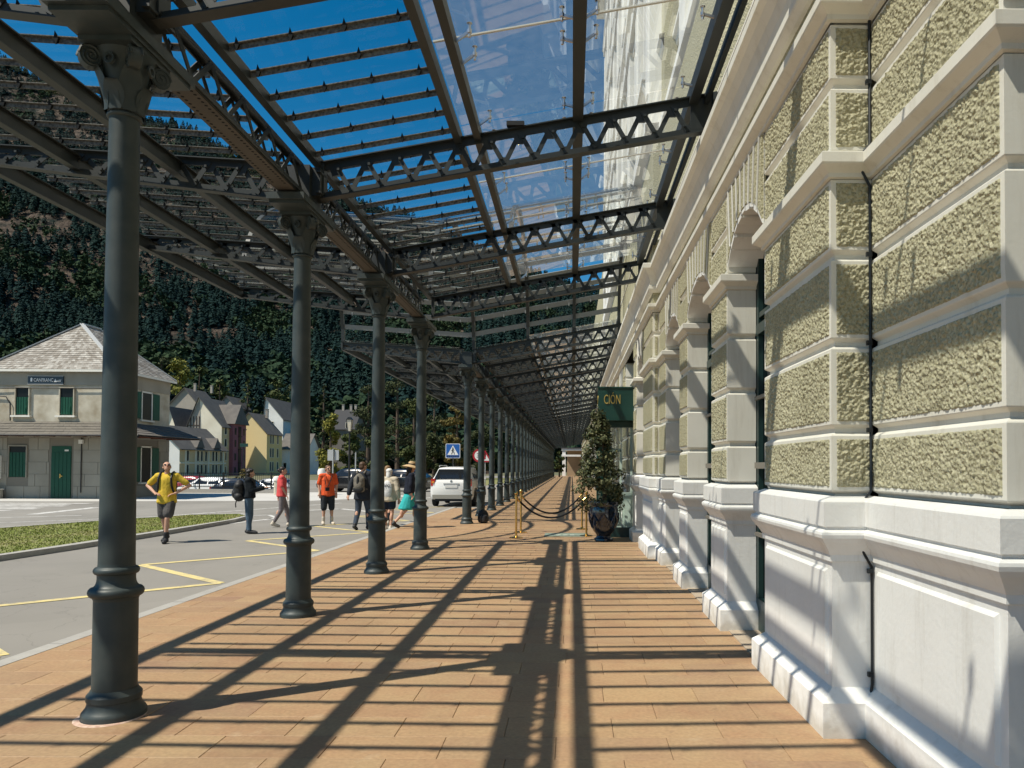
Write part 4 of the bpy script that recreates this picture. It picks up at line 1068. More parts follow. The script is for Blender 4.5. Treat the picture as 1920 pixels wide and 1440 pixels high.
# ================================================================== OLD STATION HOUSE
M['slate_l'] = mat('pale_slate', (.46, .44, .40), .8, .2, var=.4, vscale=1.2, isl=1.0, col2=(.23, .205, .175))
M['slate_d'] = mat('dark_slate', (.17, .155, .138), .85, .1, var=.6, vscale=.8, isl=.6, col2=(.11, .103, .096))
M['ridge'] = mat('zinc_ridge', (.52, .52, .50), .5, .4)
M['render_old'] = mat('stained_lime_render', (.56, .52, .42), .9, .2, var=1.0, vscale=1.4, col2=(.33, .28, .20), bump=.3, bscale=12, bdist=.01, detail=10)
M['ashlar'] = mat('grey_ashlar', (.33, .305, .25), .85, .2, var=.8, vscale=.9, objr=.25, col2=(.25, .23, .185), detail=10)
M['shutter'] = mat('green_shutter', (.007, .070, .038), .5, .3, var=.4, vscale=6, col2=(.004, .045, .027))
M['dkglass'] = mat('dark_window_glass', (.008, .010, .011), .3, .2)
HX0, HX1, HY0, HY1 = -29.0, -22.65, 36.0, 40.8
ho = thing('old_station_house', (-25.8, HY0, ZR), 0, 'two storey stone station house with pale slate hip roof, green shutters and lean-to canopy', 'house')
def hb(name, ma, *boxes, parent=ho):
    m = MB()
    for a, c in boxes: m.box2((a[0] + 25.8, a[1] - HY0, a[2] - ZR), (c[0] + 25.8, c[1] - HY0, c[2] - ZR))
    return m.build(name, ma, parent)
ZE = 6.30                                                  # eaves
hb('lower_wall', mat('dark_mortar', (.20, .18, .145), .95), ((HX0, HY0, ZR), (HX1, HY1, 3.6)))
hb('upper_wall', M['render_old'], ((HX0 + .02, HY0 + .02, 3.6), (HX1 - .02, HY1, ZE - .02)))
hb('frieze', M['ashlar'], ((HX0 - .02, HY0 - .02, 5.52), (HX1 + .02, HY1, ZE - .025)))
# ashlar stones of the ground floor front and side
rnd = random.Random(9)
for r_ in range(6):
    z0 = ZR + .02 + r_ * .60; z1 = z0 + .56
    x = HX0 + .02 + (.4 if r_ % 2 else 0)
    while x < HX1 - .1:
        x1 = min(x + rnd.uniform(.75, 1.15), HX1 - .01)
        doorx = (-25.95, -24.75); winx = (-28.05, -26.95)
        hit = (x < doorx[1] and x1 > doorx[0] and z0 < 2.7) or (x < winx[1] and x1 > winx[0] and .8 < z1 and z0 < 2.7)
        segs = [(x, x1)]
        for o0, o1, c_ in ((-25.90, -24.72, True), (-28.0, -26.95, .55 < z1 and z0 < 2.6)):
            if c_ is True: c_ = z0 < 2.6
            if not c_: continue
            n_ = []
            for s0, s1 in segs:
                if s1 <= o0 or s0 >= o1: n_.append((s0, s1)); continue
                if s0 < o0: n_.append((s0, o0))
                if s1 > o1: n_.append((o1, s1))
            segs = n_
        for s0, s1 in segs:
            if s1 - s0 > .1: hb('stone', M['ashlar'], ((s0 + .012, HY0 - .022, z0), (s1 - .012, HY0 + .02, z1 + .02)))
        x = x1
    yy = HY0
    while yy < HY1 - .1:
        y1 = min(yy + rnd.uniform(.75, 1.15), HY1 - .01)
        if not (yy < 39.2 and y1 > 37.9 and z1 > .8 and z0 < 2.7): hb('stone', M['ashlar'], ((HX1 - .02, yy + .012, z0), (HX1 + .022, y1 - .012, z1 + .02)))
        yy = y1
# hip roof with slate courses: each course a stepped strip of slates
def slate_plane(name, ma, eave_a, eave_b, top_a, top_b, rows, wd, parent, off, lift=.02, single=False):
    ea, eb, ta, tb = [Vector(p) - off for p in (eave_a, eave_b, top_a, top_b)]
    n = (eb - ea).cross(ta - ea).normalized()
    if n.z < 0: n = -n
    m = MB(); rr = random.Random(4)
    for r_ in range(rows):
        u0, u1 = r_ / rows, (r_ + 1.25) / rows; u1 = min(u1, 1)
        a0, b0, a1, b1 = ea.lerp(ta, u0), eb.lerp(tb, u0), ea.lerp(ta, u1), eb.lerp(tb, u1)
        L_ = (b0 - a0).length; k = max(1, int(L_ / wd))
        for j in range(k):
            s0, s1 = j / k, (j + 1) / k
            h = lift * (1 + rr.uniform(-.3, .3)); g = .06 / k
            p = [a0.lerp(b0, s0 + g * .3) + n * (h + .012), a0.lerp(b0, s1 - g * .3) + n * (h + .012), a1.lerp(b1, s1) + n * .004, a1.lerp(b1, s0) + n * .004]
            q = [a0.lerp(b0, s0 + g * .3) - n * .0, a0.lerp(b0, s1 - g * .3) - n * .0]
            m.add(p + q, [(0, 1, 2, 3), (4, 5, 1, 0)])
    o = m.build(name, ma, parent)
    return tag(o, kind='stuff')
OV = .24
off = Vector((-25.8, HY0, ZR))
E = [(HX0 - OV, HY0 - OV, ZE), (HX1 + OV, HY0 - OV, ZE), (HX1 + OV, HY1 + OV, ZE), (HX0 - OV, HY1 + OV, ZE)]
T0, T1 = (-25.82, 38.05, 8.95), (-25.82, 39.5, 8.95)
m = MB(); m.add([Vector(p) - off for p in E + [T0, T1]], [(0, 1, 4), (1, 2, 5, 4), (2, 3, 5), (3, 0, 4, 5)]); m.add([Vector((p[0], p[1], ZE - .03)) - off for p in E], [(0, 3, 2, 1)])
roof = m.build('roof', M['slate_l'], ho)
for a, c, d, e in ((E[0], E[1], T0, T0), (E[1], E[2], T0, T1), (E[3], E[0], T1, T0)):
    slate_plane('slates', M['slate_l'], a, c, d, e, 24, .15, roof, off)
m = MB()
for p in (E[0], E[1], E[2]):
    q = T1 if p is E[2] else T0
    m.bar(Vector(p) - off + Vector((0, 0, .05)), Vector(q) - off + Vector((0, 0, .05)), .20, .05)
m.bar(Vector(T0) - off + Vector((0, 0, .05)), Vector(T1) - off + Vector((0, 0, .05)), .2, .06); m.build('ridge_cap', M['ridge'], roof)
hb('eaves_board', M['cream'], ((HX0 - OV, HY0 - OV - .02, ZE - .12), (HX1 + OV, HY0 - OV, ZE + .0)), ((HX1 + OV, HY0 - OV, ZE - .12), (HX1 + OV + .02, HY1 + OV, ZE)))
# name board
hs = hb('name_board', mat('navy_enamel', (.012, .025, .04), .35, .5), ((-27.0, HY0 - .09, 5.56), (-25.25, HY0 - .025, 5.98)))
m = MB(); 
for a, c in (((-1.22, -.105, 5.655), (.57, -.095, 5.675)), ((-1.22, -.105, 6.065), (.57, -.095, 6.085))): m.box2(a, c)
m.build('board_border', M['ridge'], ho)
wl = mat('white_letters', (.75, .75, .73), .6)
put('lettering', text_mesh('CANFRANC', .235, wl, 'lettering', .01, 'CENTER', .78), ho, (-.42, -.10, 5.87), (R(90), 0, 0))
put('lettering', text_mesh('adif', .16, wl, 'lettering', .01, 'CENTER', 1.0), ho, (.34, -.10, 5.84), (R(90), 0, 0))
m = MB(); m.prism([(.10, 5.78), (.24, 5.78), (.17, 5.94)], 'y', -.104, -.094); m.prism([(-1.06, 5.80), (-.98, 5.80), (-.97, 5.92), (-1.02, 5.98), (-1.07, 5.92)], 'y', -.104, -.094); m.prism([(-1.09, 5.965), (-1.05, 5.93), (-.99, 5.93), (-.95, 5.965), (-.98, 5.96), (-1.02, 5.995), (-1.06, 5.96)], 'y', -.103, -.093); m.build('emblem', wl, ho)
def hwin(x0, x1, z0, z1, arch=False, upper=True):
    rv = hb('window', M['render_old' if upper else 'ashlar'], ((x0 - .05, HY0 - .07, z0 - .02), (x0, HY0 + .03, z1 + .05)), ((x1, HY0 - .07, z0 - .02), (x1 + .05, HY0 + .03, z1 + .05)), ((x0, HY0 - .07, z1), (x1, HY0 + .03, z1 + .06)))
    hb('dark_recess', M['dkglass'], ((x0, HY0 - .006, z0), (x1, HY0 + .03, z1)), parent=rv)
    n = 5
    for i in range(n):
        a = x0 + (x1 - x0) * i / n; hb('shutter_slat', M['shutter'], ((a + .012, HY0 - .03, z0 + .02), (a + (x1 - x0) / n - .012, HY0 - .008, z1 - (.45 if upper else .3))), parent=rv)
    if upper: hb('sill', M['cream'], ((x0 - .16, HY0 - .18, z0 - .12), (x1 + .16, HY0 + .0, z0 - .03)), parent=rv)
hwin(-27.62, -26.98, 4.05, 5.38); hwin(-25.42, -24.76, 4.05, 5.38)
hwin(-27.90, -27.05, .95, 2.48, upper=False)
for x in (-27.62, -25.42):   # shutter stay bars
    m = MB(); m.bar((x + .45 + 25.8, -.06, 4.1 - ZR), (x + .66 + 25.8, -.06, 5.0 - ZR), .02, .02); m.build('shutter_stay', M['shutter'], ho)
dr = hb('door', M['shutter'], ((-25.80, HY0 - .025, ZR + .02), (-24.82, HY0 + .01, 2.5)))
for i in range(5): hb('door_plank', M['shutter'], ((-25.79 + i * .195, HY0 - .05, ZR + .04), (-25.79 + i * .195 + .18, HY0 - .024, 2.18)), parent=dr)
hb('door_handle', M['brass'], ((-25.34, HY0 - .09, .92), (-25.30, HY0 - .05, 1.12)), ((-25.34, HY0 - .09, 1.0), (-25.2, HY0 - .07, 1.03)), parent=dr)
hb('door_plate', M['cream'], ((-25.15, HY0 - .035, 2.25), (-24.95, HY0 - .02, 2.33)), parent=dr)
# side windows
for z0, z1, g in ((4.0, 5.4, 1), (.7, 2.5, 1)):
    f = hb('side_window', M['cream'], ((HX1 - .0, 38.05, z0 - .05), (HX1 + .05, 38.13, z1 + .05)), ((HX1, 38.97, z0 - .05), (HX1 + .05, 39.05, z1 + .05)), ((HX1, 38.05, z1), (HX1 + .05, 39.05, z1 + .08)), ((HX1, 37.95, z0 - .12), (HX1 + .12, 39.15, z0 - .04)))
    hb('pane', M['dkglass'], ((HX1 - .0, 38.13, z0), (HX1 + .02, 38.97, z1)), parent=f)
    hb('open_shutter', M['shutter'], ((HX1 + .02, 37.45, z0), (HX1 + .06, 38.02, z1)), parent=f); hb('open_shutter', M['shutter'], ((HX1 + .02, 39.1, z0), (HX1 + .06, 39.7, z1)), parent=f)
# lean-to canopy
ZK0, ZK1 = 3.02, 3.72
cn = MB(); P = lambda p: tuple(Vector(p) - off)
fe0, fe1 = (HX0 - 1.0, HY0 - 1.25, ZK0), (HX1 + 1.9, HY0 - 1.25, ZK0)
cn.add([P(fe0), P(fe1), P((HX1 + .02, HY0 - .02, ZK1)), P((HX0 - .0, HY0 - .02, ZK1)), P((HX1 + 1.9, HY1, ZK0)), P((HX1 + .02, HY1, ZK1))], [(0, 1, 2, 3), (1, 4, 5, 2)])
cn.add([P((p[0], p[1], p[2] - .06)) for p in (fe0, fe1, (HX1 + .02, HY0 - .02, ZK1), (HX0, HY0 - .02, ZK1), (HX1 + 1.9, HY1, ZK0), (HX1 + .02, HY1, ZK1))], [(3, 2, 1, 0), (2, 5, 4, 1)])
can_h = cn.build('lean_to_canopy', M['slate_d'], ho)
M['slate_m'] = mat('brown_slate', (.15, .135, .11), .75, .3, var=.5, vscale=1.5, isl=.5, col2=(.11, .10, .085))
slate_plane('slates', M['slate_m'], fe0, fe1, (HX0, HY0 - .02, ZK1), (HX1 + .02, HY0 - .02, ZK1), 5, .3, can_h, off)
slate_plane('slates', M['slate_d'], fe1, (HX1 + 1.9, HY1, ZK0), (HX1 + .02, HY0 - .02, ZK1), (HX1 + .02, HY1, ZK1), 6, .3, can_h, off)
M['rustw'] = mat('red_brown_timber', (.17, .07, .045), .8, var=.4)
for i in range(9):
    x = HX0 + .2 + i * .78; m = MB(); m.prism([(-1.15, ZK0 - ZR - .05), (-.02, ZK1 - ZR - .15), (-.02, ZK1 - ZR - .75)], 'x', x + 25.8 - .05, x + 25.8 + .05); m.build('canopy_bracket', M['rustw'], ho)
for yy in (37.5, 39.0, 40.5):
    m = MB(); m.prism([(HX1 + 1.75 + 25.8, ZK0 - ZR - .05), (HX1 + .02 + 25.8, ZK1 - ZR - .15), (HX1 + .02 + 25.8, ZK1 - ZR - .75)], 'y', yy - HY0 - .05, yy - HY0 + .05); m.build('canopy_bracket', M['rustw'], ho)
m = MB(); m.bar((HX1 + 1.85 + 25.8, -1.2, ZK0 - ZR - .06), (HX1 + 25.8, -.1, 2.1), .05, .05); m.tube([(fe0[0] + 25.8, -1.3, ZK0 - ZR - .02), (fe1[0] + 25.8, -1.3, ZK0 - ZR - .02)], .045, 6); m.build('gutter', M['black'], ho)
# cables, lamp, cabinet
m = MB()
m.tube([(HX0 + .05 + 25.8, -.07, 5.45), (-27.5 + 25.8, -.07, 5.50), (-25 + 25.8, -.07, 5.48), (HX1 - .1 + 25.8, -.07, 5.50), (HX1 - .06 + 25.8, -.07, 5.2), (HX1 - .06 + 25.8, -.07, 3.8)], .022, 5)
m.tube([(HX0 + 25.8, -.06, 4.95), (-28.6 + 25.8, -.06, 5.08), (-28.1 + 25.8, -.06, 5.05), (-27.88 + 25.8, -.06, 4.7), (-27.86 + 25.8, -.06, 3.85)], .03, 5)
m.tube([(-24.3 + 25.8, -.06, ZK0), (-24.3 + 25.8, -.06, .3)], .025, 5); m.build('wall_cable', M['black'], ho)
hb('wall_lamp', M['cream'], ((-24.38, HY0 - .18, 2.62), (-24.18, HY0 - .05, 2.82)))
cb = thing('meter_cabinet', (-28.75, HY0 - .35, ZR), 0, 'white utility cabinet fixed by the left corner of the station house', 'cabinet')
m = MB(); m.box((0, .15, 1.55), (.95, .35, 1.15)); m.build('cabinet_body', W_, cb); m = MB(); m.box((0, -.03, 1.55), (.85, .02, 1.05)); m.build('cabinet_door', W_, cb); m = MB(); m.box((-.1, .18, .45), (.6, .25, .45)); m.build('lower_box', W_, cb); m = MB(); m.tube([(.3, .2, .95), (.42, .18, .6), (.44, .2, .1)], .03, 6); m.build('conduit', M['black'], cb)
lw_ = thing('low_stone_wall', (-29.0, HY0 - .6, ZR), 0, 'low pale stone wall running left from the station house corner', 'wall')
m = MB(); m.box((-.2, .2, .22), (2.4, .3, .44)); m.build('wall_body', mat('pale_stone', (.42, .40, .34), .9, var=.8, vscale=5, col2=(.3, .28, .23)), lw_); m = MB(); m.box((-.2, .2, .465), (2.46, .36, .05)); m.build('coping', M['cream'], lw_)

# ================================================================== VILLAGE
M['w_cream'] = mat('cream_render', (.78, .72, .58), .9, var=.8, vscale=.35, col2=(.62, .55, .42), detail=10)
M['w_white'] = mat('white_render', (.80, .79, .75), .9, var=.4, vscale=.3)
M['w_shade_beige'] = mat('shade_beige_render', (.68, .49, .27), .9, var=.4, vscale=.3)  # pale house walls on their shaded side, the shade put into the colour
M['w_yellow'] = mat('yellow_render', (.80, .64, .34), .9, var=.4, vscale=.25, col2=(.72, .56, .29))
M['w_shade_amber'] = mat('shade_amber_render', (.80, .57, .25), .9, var=.4, vscale=.25)  # yellow render recoloured warmer for its shaded side, against the blue skylight
M['w_purple'] = mat('plum_render', (.30, .11, .125), .9, var=.3, vscale=.3)
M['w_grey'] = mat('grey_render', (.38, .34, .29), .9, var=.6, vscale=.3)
M['timber'] = mat('dark_timber', (.05, .035, .028), .8)
def house(name, label, x0, x1, y0, y1, zb, ze, zr_, wall, roof, ridge='y', ov=.4, wins=(), chim=(), side=None, windark='dkglass', rowslates=0, shed=None):
    """gabled house; wins: (face, u0, u1, z0, z1) with face 'f' (towards -Y) or 's' (towards +X)"""
    cx, cy = (x0 + x1) / 2, (y0 + y1) / 2
    t = thing(name, (cx, cy, zb), 0, label, 'house')
    X = lambda x: x - cx; Y = lambda y: y - cy; Z = lambda z: z - zb
    m = MB()
    if ridge == 'y':
        m.prism([(X(x0), 0), (X(x1), 0), (X(x1), Z(ze)), (0 if shed is None else X(shed), Z(zr_)), (X(x0), Z(ze))], 'y', Y(y0), Y(y1))
    else:
        m.prism([(Y(y0), 0), (Y(y1), 0), (Y(y1), Z(ze)), (0, Z(zr_)), (Y(y0), Z(ze))], 'x', X(x0), X(x1))
    m.build('wall', wall, t, fix=True)
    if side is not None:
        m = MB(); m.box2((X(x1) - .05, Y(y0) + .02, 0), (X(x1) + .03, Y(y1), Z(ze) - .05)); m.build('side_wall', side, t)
    rx = 0 if shed is None else X(shed)
    m = MB(); th = .16
    if ridge == 'y':
        for sx, xe in ((-1, x0), (1, x1)):
            dz = (zr_ - ze) / abs(X(xe) - rx) * ov
            a = [(X(xe) + sx * ov, Y(y0) - ov, Z(ze) - dz), (X(xe) + sx * ov, Y(y1) + ov, Z(ze) - dz), (rx, Y(y1) + ov, Z(zr_)), (rx, Y(y0) - ov, Z(zr_))]
            m.add(a + [(p[0], p[1], p[2] + th) for p in a], [(3, 2, 1, 0), (4, 5, 6, 7), (0, 1, 5, 4), (1, 2, 6, 5), (2, 3, 7, 6), (3, 0, 4, 7)])
    else:
        for sy, ye in ((-1, y0), (1, y1)):
            dz = (zr_ - ze) / abs(Y(ye)) * ov
            a = [(X(x0) - ov, Y(ye) + sy * ov, Z(ze) - dz), (X(x1) + ov, Y(ye) + sy * ov, Z(ze) - dz), (X(x1) + ov, 0, Z(zr_)), (X(x0) - ov, 0, Z(zr_))]
            m.add(a + [(p[0], p[1], p[2] + th) for p in a], [(3, 2, 1, 0), (4, 5, 6, 7), (0, 1, 5, 4), (1, 2, 6, 5), (2, 3, 7, 6), (3, 0, 4, 7)])
    rf = m.build('roof', roof, t, fix=True)
    for (px_, py_, h) in chim:
        m = MB(); m.box((X(px_), Y(py_), Z(zr_) + h / 2 - .4), (.6, .6, h + .6)); m.box((X(px_), Y(py_), Z(zr_) + h - .05), (.75, .75, .12)); m.build('chimney', M['w_grey'], rf)
    for f, u0, u1, z0, z1 in wins:
        m = MB(); q = MB(); fr_ = .09
        if f == 'f':
            for a, c in (((u0 - fr_, z0 - fr_), (u0, z1 + fr_)), ((u1, z0 - fr_), (u1 + fr_, z1 + fr_)), ((u0, z1), (u1, z1 + fr_)), ((u0 - .05, z0 - fr_ - .05), (u1 + .05, z0))):
                m.box2((X(a[0]), Y(y0) - .10, Z(a[1])), (X(c[0]), Y(y0) + .02, Z(c[1])))
            q.box2((X(u0), Y(y0) - .03, Z(z0)), (X(u1), Y(y0) + .02, Z(z1)))
        else:
            xs = X(x1) + (.03 if side is not None else 0)
            for a, c in (((u0 - fr_, z0 - fr_), (u0, z1 + fr_)), ((u1, z0 - fr_), (u1 + fr_, z1 + fr_)), ((u0, z1), (u1, z1 + fr_)), ((u0 - .05, z0 - fr_ - .05), (u1 + .05, z0))):
                m.box2((xs - .02, Y(a[0]), Z(a[1])), (xs + .10, Y(c[0]), Z(c[1])))
            q.box2((xs - .02, Y(u0), Z(z0)), (xs + .03, Y(u1), Z(z1)))
        wn = m.build('window', M['w_cream'], t); q.build('pane', M[windark], wn)
    return t, X, Y, Z
def XA(px, Y): return (px - 1072) * Y / 1360
def ZA(py, Y): return 1.6 + (875 - py) * Y / 1360
# ornate cream villa
wl_ = []
Yv0, Yv1 = 140, 158.5
for z0, z1 in ((-.3, 1.6), (2.4, 4.4)):
    for y_ in (142.5, 146.4, 147.9, 149.6, 152.6, 154.0, 156.0): wl_.append(('s', y_, y_ + .75, z0, z1))
vt, X, Y, Z = house('ornate_villa', 'cream villa with many tall windows and a grey hipped roof behind the railings', XA(250, Yv0), XA(336.5, Yv0), Yv0, Yv1, -1.6, ZA(842, Yv0), ZA(800, Yv0), M['w_white'], M['slate_d'], 'y', .5, wl_, side=M['w_shade_beige'])
for y_ in (141.8, 145.6, 150.8, 157.2):
    m = MB(); m.box2((X(XA(336.5, Yv0)) + .03, Y(y_), 0), (X(XA(336.5, Yv0)) + .22, Y(y_) + .35, Z(ZA(842, Yv0)) - .1)); m.build('pilaster', M['w_cream'], vt)
m = MB(); m.box2((X(XA(336.5, Yv0)) + .03, Y(Yv0), Z(1.85)), (X(XA(336.5, Yv0)) + .2, Y(Yv1), Z(2.1))); m.build('string_course', M['w_cream'], vt)
for y_ in (147.2, 154.2):
    m = MB(); m.prism([(Y(y_) - 1.6, Z(ZA(842, Yv0)) + .1), (Y(y_) + 1.6, Z(ZA(842, Yv0)) + .1), (Y(y_), Z(ZA(842, Yv0)) + 2.3)], 'x', X(XA(336.5, Yv0)) - 3.2, X(XA(336.5, Yv0)) + .45); m.build('dormer', M['slate_d'], vt)
# big mansard behind the villa
house('slate_roofed_house', 'broad grey slate roof sloping behind the cream villa', XA(300, 165), XA(352, 165), 163, 180, -1.6, 5.5, ZA(768, 165), M['w_cream'], M['slate_d'], 'y', .5, [('f', -88, -87, 6.5, 8)])
# tall gabled house with plum tower
Yb = 163
xb = XA(415, Yb)
wl_ = [('s', Yb + 1.3, Yb + 2.2, z, z + 1.7) for z in (-.5, 2.7, 5.8, 8.6)]
bt, X, Y, Z = house('gabled_house', 'tall cream gabled house with a plum red stair tower on its side', XA(352, Yb), xb, Yb, Yb + 11, -1.8, ZA(800, Yb), ZA(748, Yb), M['w_cream'], M['slate_d'], 'y', .5, wl_, side=M['w_shade_beige'], shed=XA(372, Yb))
xl, xr = X(XA(352, Yb)), X(XA(373, Yb))
m = MB(); m.box2((xl, Y(Yb) - .06, Z(4)), (xr + .3, Y(Yb) + .02, Z(ZA(796, Yb)))); m.prism([(xl, Z(ZA(796, Yb))), (xr + .3, Z(ZA(796, Yb))), (xr, Z(ZA(752, Yb)))], 'y', Y(Yb) - .06, Y(Yb) + .02); m.build('gable_shade_panel', M['w_grey'], bt)  # grey panel paints the shade on the left half of the gable
m = MB()
for u in (.25, .5, .75, 1): m.box((xl + (xr - xl) * u, Y(Yb) - .09, Z(8.5)), (.18, .08, 9 * .9))
for z in (7.5, 10.5): m.box(((xl + xr) / 2, Y(Yb) - .09, Z(z)), (xr - xl, .07, .18))
m.build('timber_frame', M['timber'], bt)
tx0, tx1 = X(xb) - .2, X(xb) + .9; ty0, ty1 = Y(Yb + 3.6), Y(Yb + 10.2)
m = MB(); m.box2((tx0, ty0, 0), (tx1, ty1, Z(ZA(796, Yb)))); tw = m.build('stair_tower', M['w_purple'], bt)
for z in (-.5, 2.7, 5.8, 8.6):
    for y_ in (ty0 + .8, ty1 - 1.5):
        m = MB(); m.box2((tx1 - .02, y_, Z(z)), (tx1 + .03, y_ + .8, Z(z) + 1.6)); m.build('tower_window', M['dkglass'], tw)
m = MB(); m.box2((tx1 - .02, (ty0 + ty1) / 2 - .7, 1), (tx1 + .06, (ty0 + ty1) / 2 + .7, Z(ZA(800, Yb)))); m.build('stair_glazing', M['dkglass'], tw)
for z in (2, 5.2, 8.2): m = MB(); m.box2((tx1 + .06, (ty0 + ty1) / 2 - .8, Z(z)), (tx1 + .3, (ty0 + ty1) / 2 + .8, Z(z) + .15)); m.build('balcony_slab', M['timber'], tw)
m = MB(); zt = Z(ZA(796, Yb)); ya, yb_ = ty0 - .5, ty1 + .5; ym = (ya + yb_) / 2; za = Z(ZA(757, Yb))
m.add([(tx1 + .6, ya, zt), (tx1 + .6, yb_, zt), (tx1 + .3, ym, za), (tx0 - 4.5, ym, za), (tx0 - .5, ya, zt), (tx0 - .5, yb_, zt)], [(0, 1, 2), (0, 2, 3, 4), (1, 5, 3, 2), (0, 4, 5, 1)]); m.build('tower_roof', M['slate_d'], bt, fix=True)
# yellow house
Yy = 178; xy = XA(500, Yy)
wl_ = []
for z in (0.2, 3.6, 7.0):
    for y_ in (Yy + 1.7, Yy + 3.1, Yy + 6.0): wl_.append(('s', y_, y_ + .8, z, z + 2.2))
yt, X, Y, Z = house('yellow_house', 'tall yellow gabled house with narrow paired windows and grey slate roof', XA(438, Yy), xy, Yy, Yy + 9.3, -1.6, ZA(815, Yy), ZA(777, Yy), M['w_yellow'], M['slate_d'], 'y', .35, wl_, [(XA(490, Yy), Yy + 3, 1.2), (XA(474, Yy), Yy + 8, 1.0)], shed=XA(466, Yy), side=M['w_shade_amber'])
# further houses
house('white_house', 'low white fronted house with grey slate roof right of the yellow house', XA(527, 190), XA(575, 190), 190, 199, -1.6, ZA(842, 190), ZA(815, 190), M['w_white'], M['slate_d'], 'x', .6, [('f', XA(532, 190), XA(537, 190), .5, 2.2), ('f', XA(548, 190), XA(552, 190), .5, 2.2), ('f', XA(556, 190), XA(560, 190), .5, 2.2), ('f', XA(549, 190), XA(559, 190), 3.4, 5)])
house('grey_gable_house', 'grey gabled house with two chimneys highest up behind the station house', XA(316, 205), XA(372, 205), 205, 216, 0, ZA(762, 205), ZA(731, 205), M['w_grey'], M['slate_d'], 'y', .5, [('f', XA(324, 205), XA(331, 205), 14.5, 17), ('f', XA(349, 205), XA(354, 205), 14.5, 17)], [(XA(357, 205), 207, 1.6), (XA(372, 205), 212, 1.6)], shed=XA(345, 205))
house('terrace_house', 'long dark slate roofed house with pale gable up the slope behind the yellow house', XA(493, 215), XA(530, 215), 215, 240, 0, ZA(787, 215), ZA(748, 215), M['w_white'], M['slate_d'], 'y', .5, [('f', XA(498, 215), XA(501, 215), 14, 16), ('f', XA(509, 215), XA(512, 215), 12, 14.5)], shed=XA(497, 215))
house('slate_gable', 'small dark slate gable between the trees above the plum tower', XA(408, 225), XA(440, 225), 225, 235, 0, ZA(765, 225), ZA(746, 225), M['w_grey'], M['slate_d'], 'y', .5, shed=XA(424, 225))
house('hillside_house', 'dark roofed house with a row of chimneys behind the pines', XA(618, 200), XA(662, 200), 200, 212, 0, ZA(805, 200), ZA(768, 200), mat('dim_render', (.16, .14, .12), .9), mat('charcoal_slate', (.06, .06, .063), .8, .15, isl=.4), 'x', .5, [('f', XA(648, 200), XA(656, 200), 11.5, 13.4)], [(XA(630, 200), 206, 1.6), (XA(645, 200), 206, 1.6), (XA(654, 200), 206, 1.6)])
house('corner_house', 'white rendered house wall showing left of the station house', XA(-60, 60), XA(12, 60), 60, 70, ZR, 6.2, 8.5, M['w_white'], M['slate_d'], 'x', .5, [('f', XA(-4, 60), XA(4, 60), 2.6, 4.0)])
# ================================================================== MOUNTAIN AND FOREST
def fbm(x, y, s, o=4):
    v = 0; a = 1; t = 0
    for i in range(o):
        v += a * mnoise.noise(Vector((x * s, y * s, i * 7.3))); t += a; a *= .5; s *= 2.1
    return v / t
YF, YCR = 212.0, 600.0
def hill_z(x, y):
    zc = max(8, 150 - .387 * x) + 16 * fbm(x, 0, .011, 4)
    u = (y - YF) / (YCR - YF)
    if u <= 0: return -1.5
    sp = 1 + .10 * math.sin(x * .021 + 1.0 + .4 * u) + .10 * fbm(x, y, .010)
    if u <= 1: z = zc * (u ** 1.12) * (sp * (1 - u) + u)
    else: z = zc * (1 - .35 * (u - 1))
    return z - 1.5 * (1 - min(1, u * 6)) + 7 * fbm(x, y, .03) * min(1, u * 3) * (1 if u < 1 else .6)
NX, NY = 190, 80
xs = np.linspace(-1000, 760, NX); ys = np.linspace(205, 800, NY)
hz = np.array([[hill_z(x, y) for x in xs] for y in ys])
vs = [(xs[i], ys[j], hz[j, i]) for j in range(NY) for i in range(NX)]
fs = [(j * NX + i, j * NX + i + 1, (j + 1) * NX + i + 1, (j + 1) * NX + i) for j in range(NY - 1) for i in range(NX - 1)]
def hill_mat():
    m = bpy.data.materials.new('mountain_rock_and_scrub'); m.use_nodes = True; t = m.node_tree; L = t.links.new; b = t.nodes['Principled BSDF']
    b.inputs['Roughness'].default_value = .95; b.inputs['Specular IOR Level'].default_value = .1
    ge = N(t, 'ShaderNodeNewGeometry')
    n1 = N(t, 'ShaderNodeTexNoise'); n1.inputs['Scale'].default_value = .035; n1.inputs['Detail'].default_value = 10; n1.inputs['Roughness'].default_value = .65; L(ge.outputs['Position'], n1.inputs['Vector'])
    n2 = N(t, 'ShaderNodeTexNoise'); n2.inputs['Scale'].default_value = .16; n2.inputs['Detail'].default_value = 10; n2.inputs['Roughness'].default_value = .7; L(ge.outputs['Position'], n2.inputs['Vector'])
    r1 = N(t, 'ShaderNodeValToRGB'); L(n2.outputs[0], r1.inputs[0]); e = r1.color_ramp.elements
    e[0].position = .40; e[0].color = (.035, .03, .024, 1); e[1].position = .68; e[1].color = (.21, .16, .125, 1)
    r2 = N(t, 'ShaderNodeMapRange'); r2.inputs[1].default_value = .54; r2.inputs[2].default_value = .66; L(n1.outputs[0], r2.inputs[0])
    mx = N(t, 'ShaderNodeMix', data_type='RGBA'); L(r2.outputs[0], mx.inputs[0]); L(r1.outputs[0], mx.inputs[6]); mx.inputs[7].default_value = (.012, .028, .024, 1)
    L(mx.outputs[2], b.inputs['Base Color'])
    bu = N(t, 'ShaderNodeBump'); bu.inputs['Strength'].default_value = 1; bu.inputs['Distance'].default_value = 6; L(n2.outputs[0], bu.inputs['Height']); L(bu.outputs[0], b.inputs['Normal'])
    return m
me = mesh_of(vs, fs, hill_mat(), 'mountain'); me.polygons.foreach_set('use_smooth', [True] * len(fs))
tag(put('mountain', me), kind='structure')
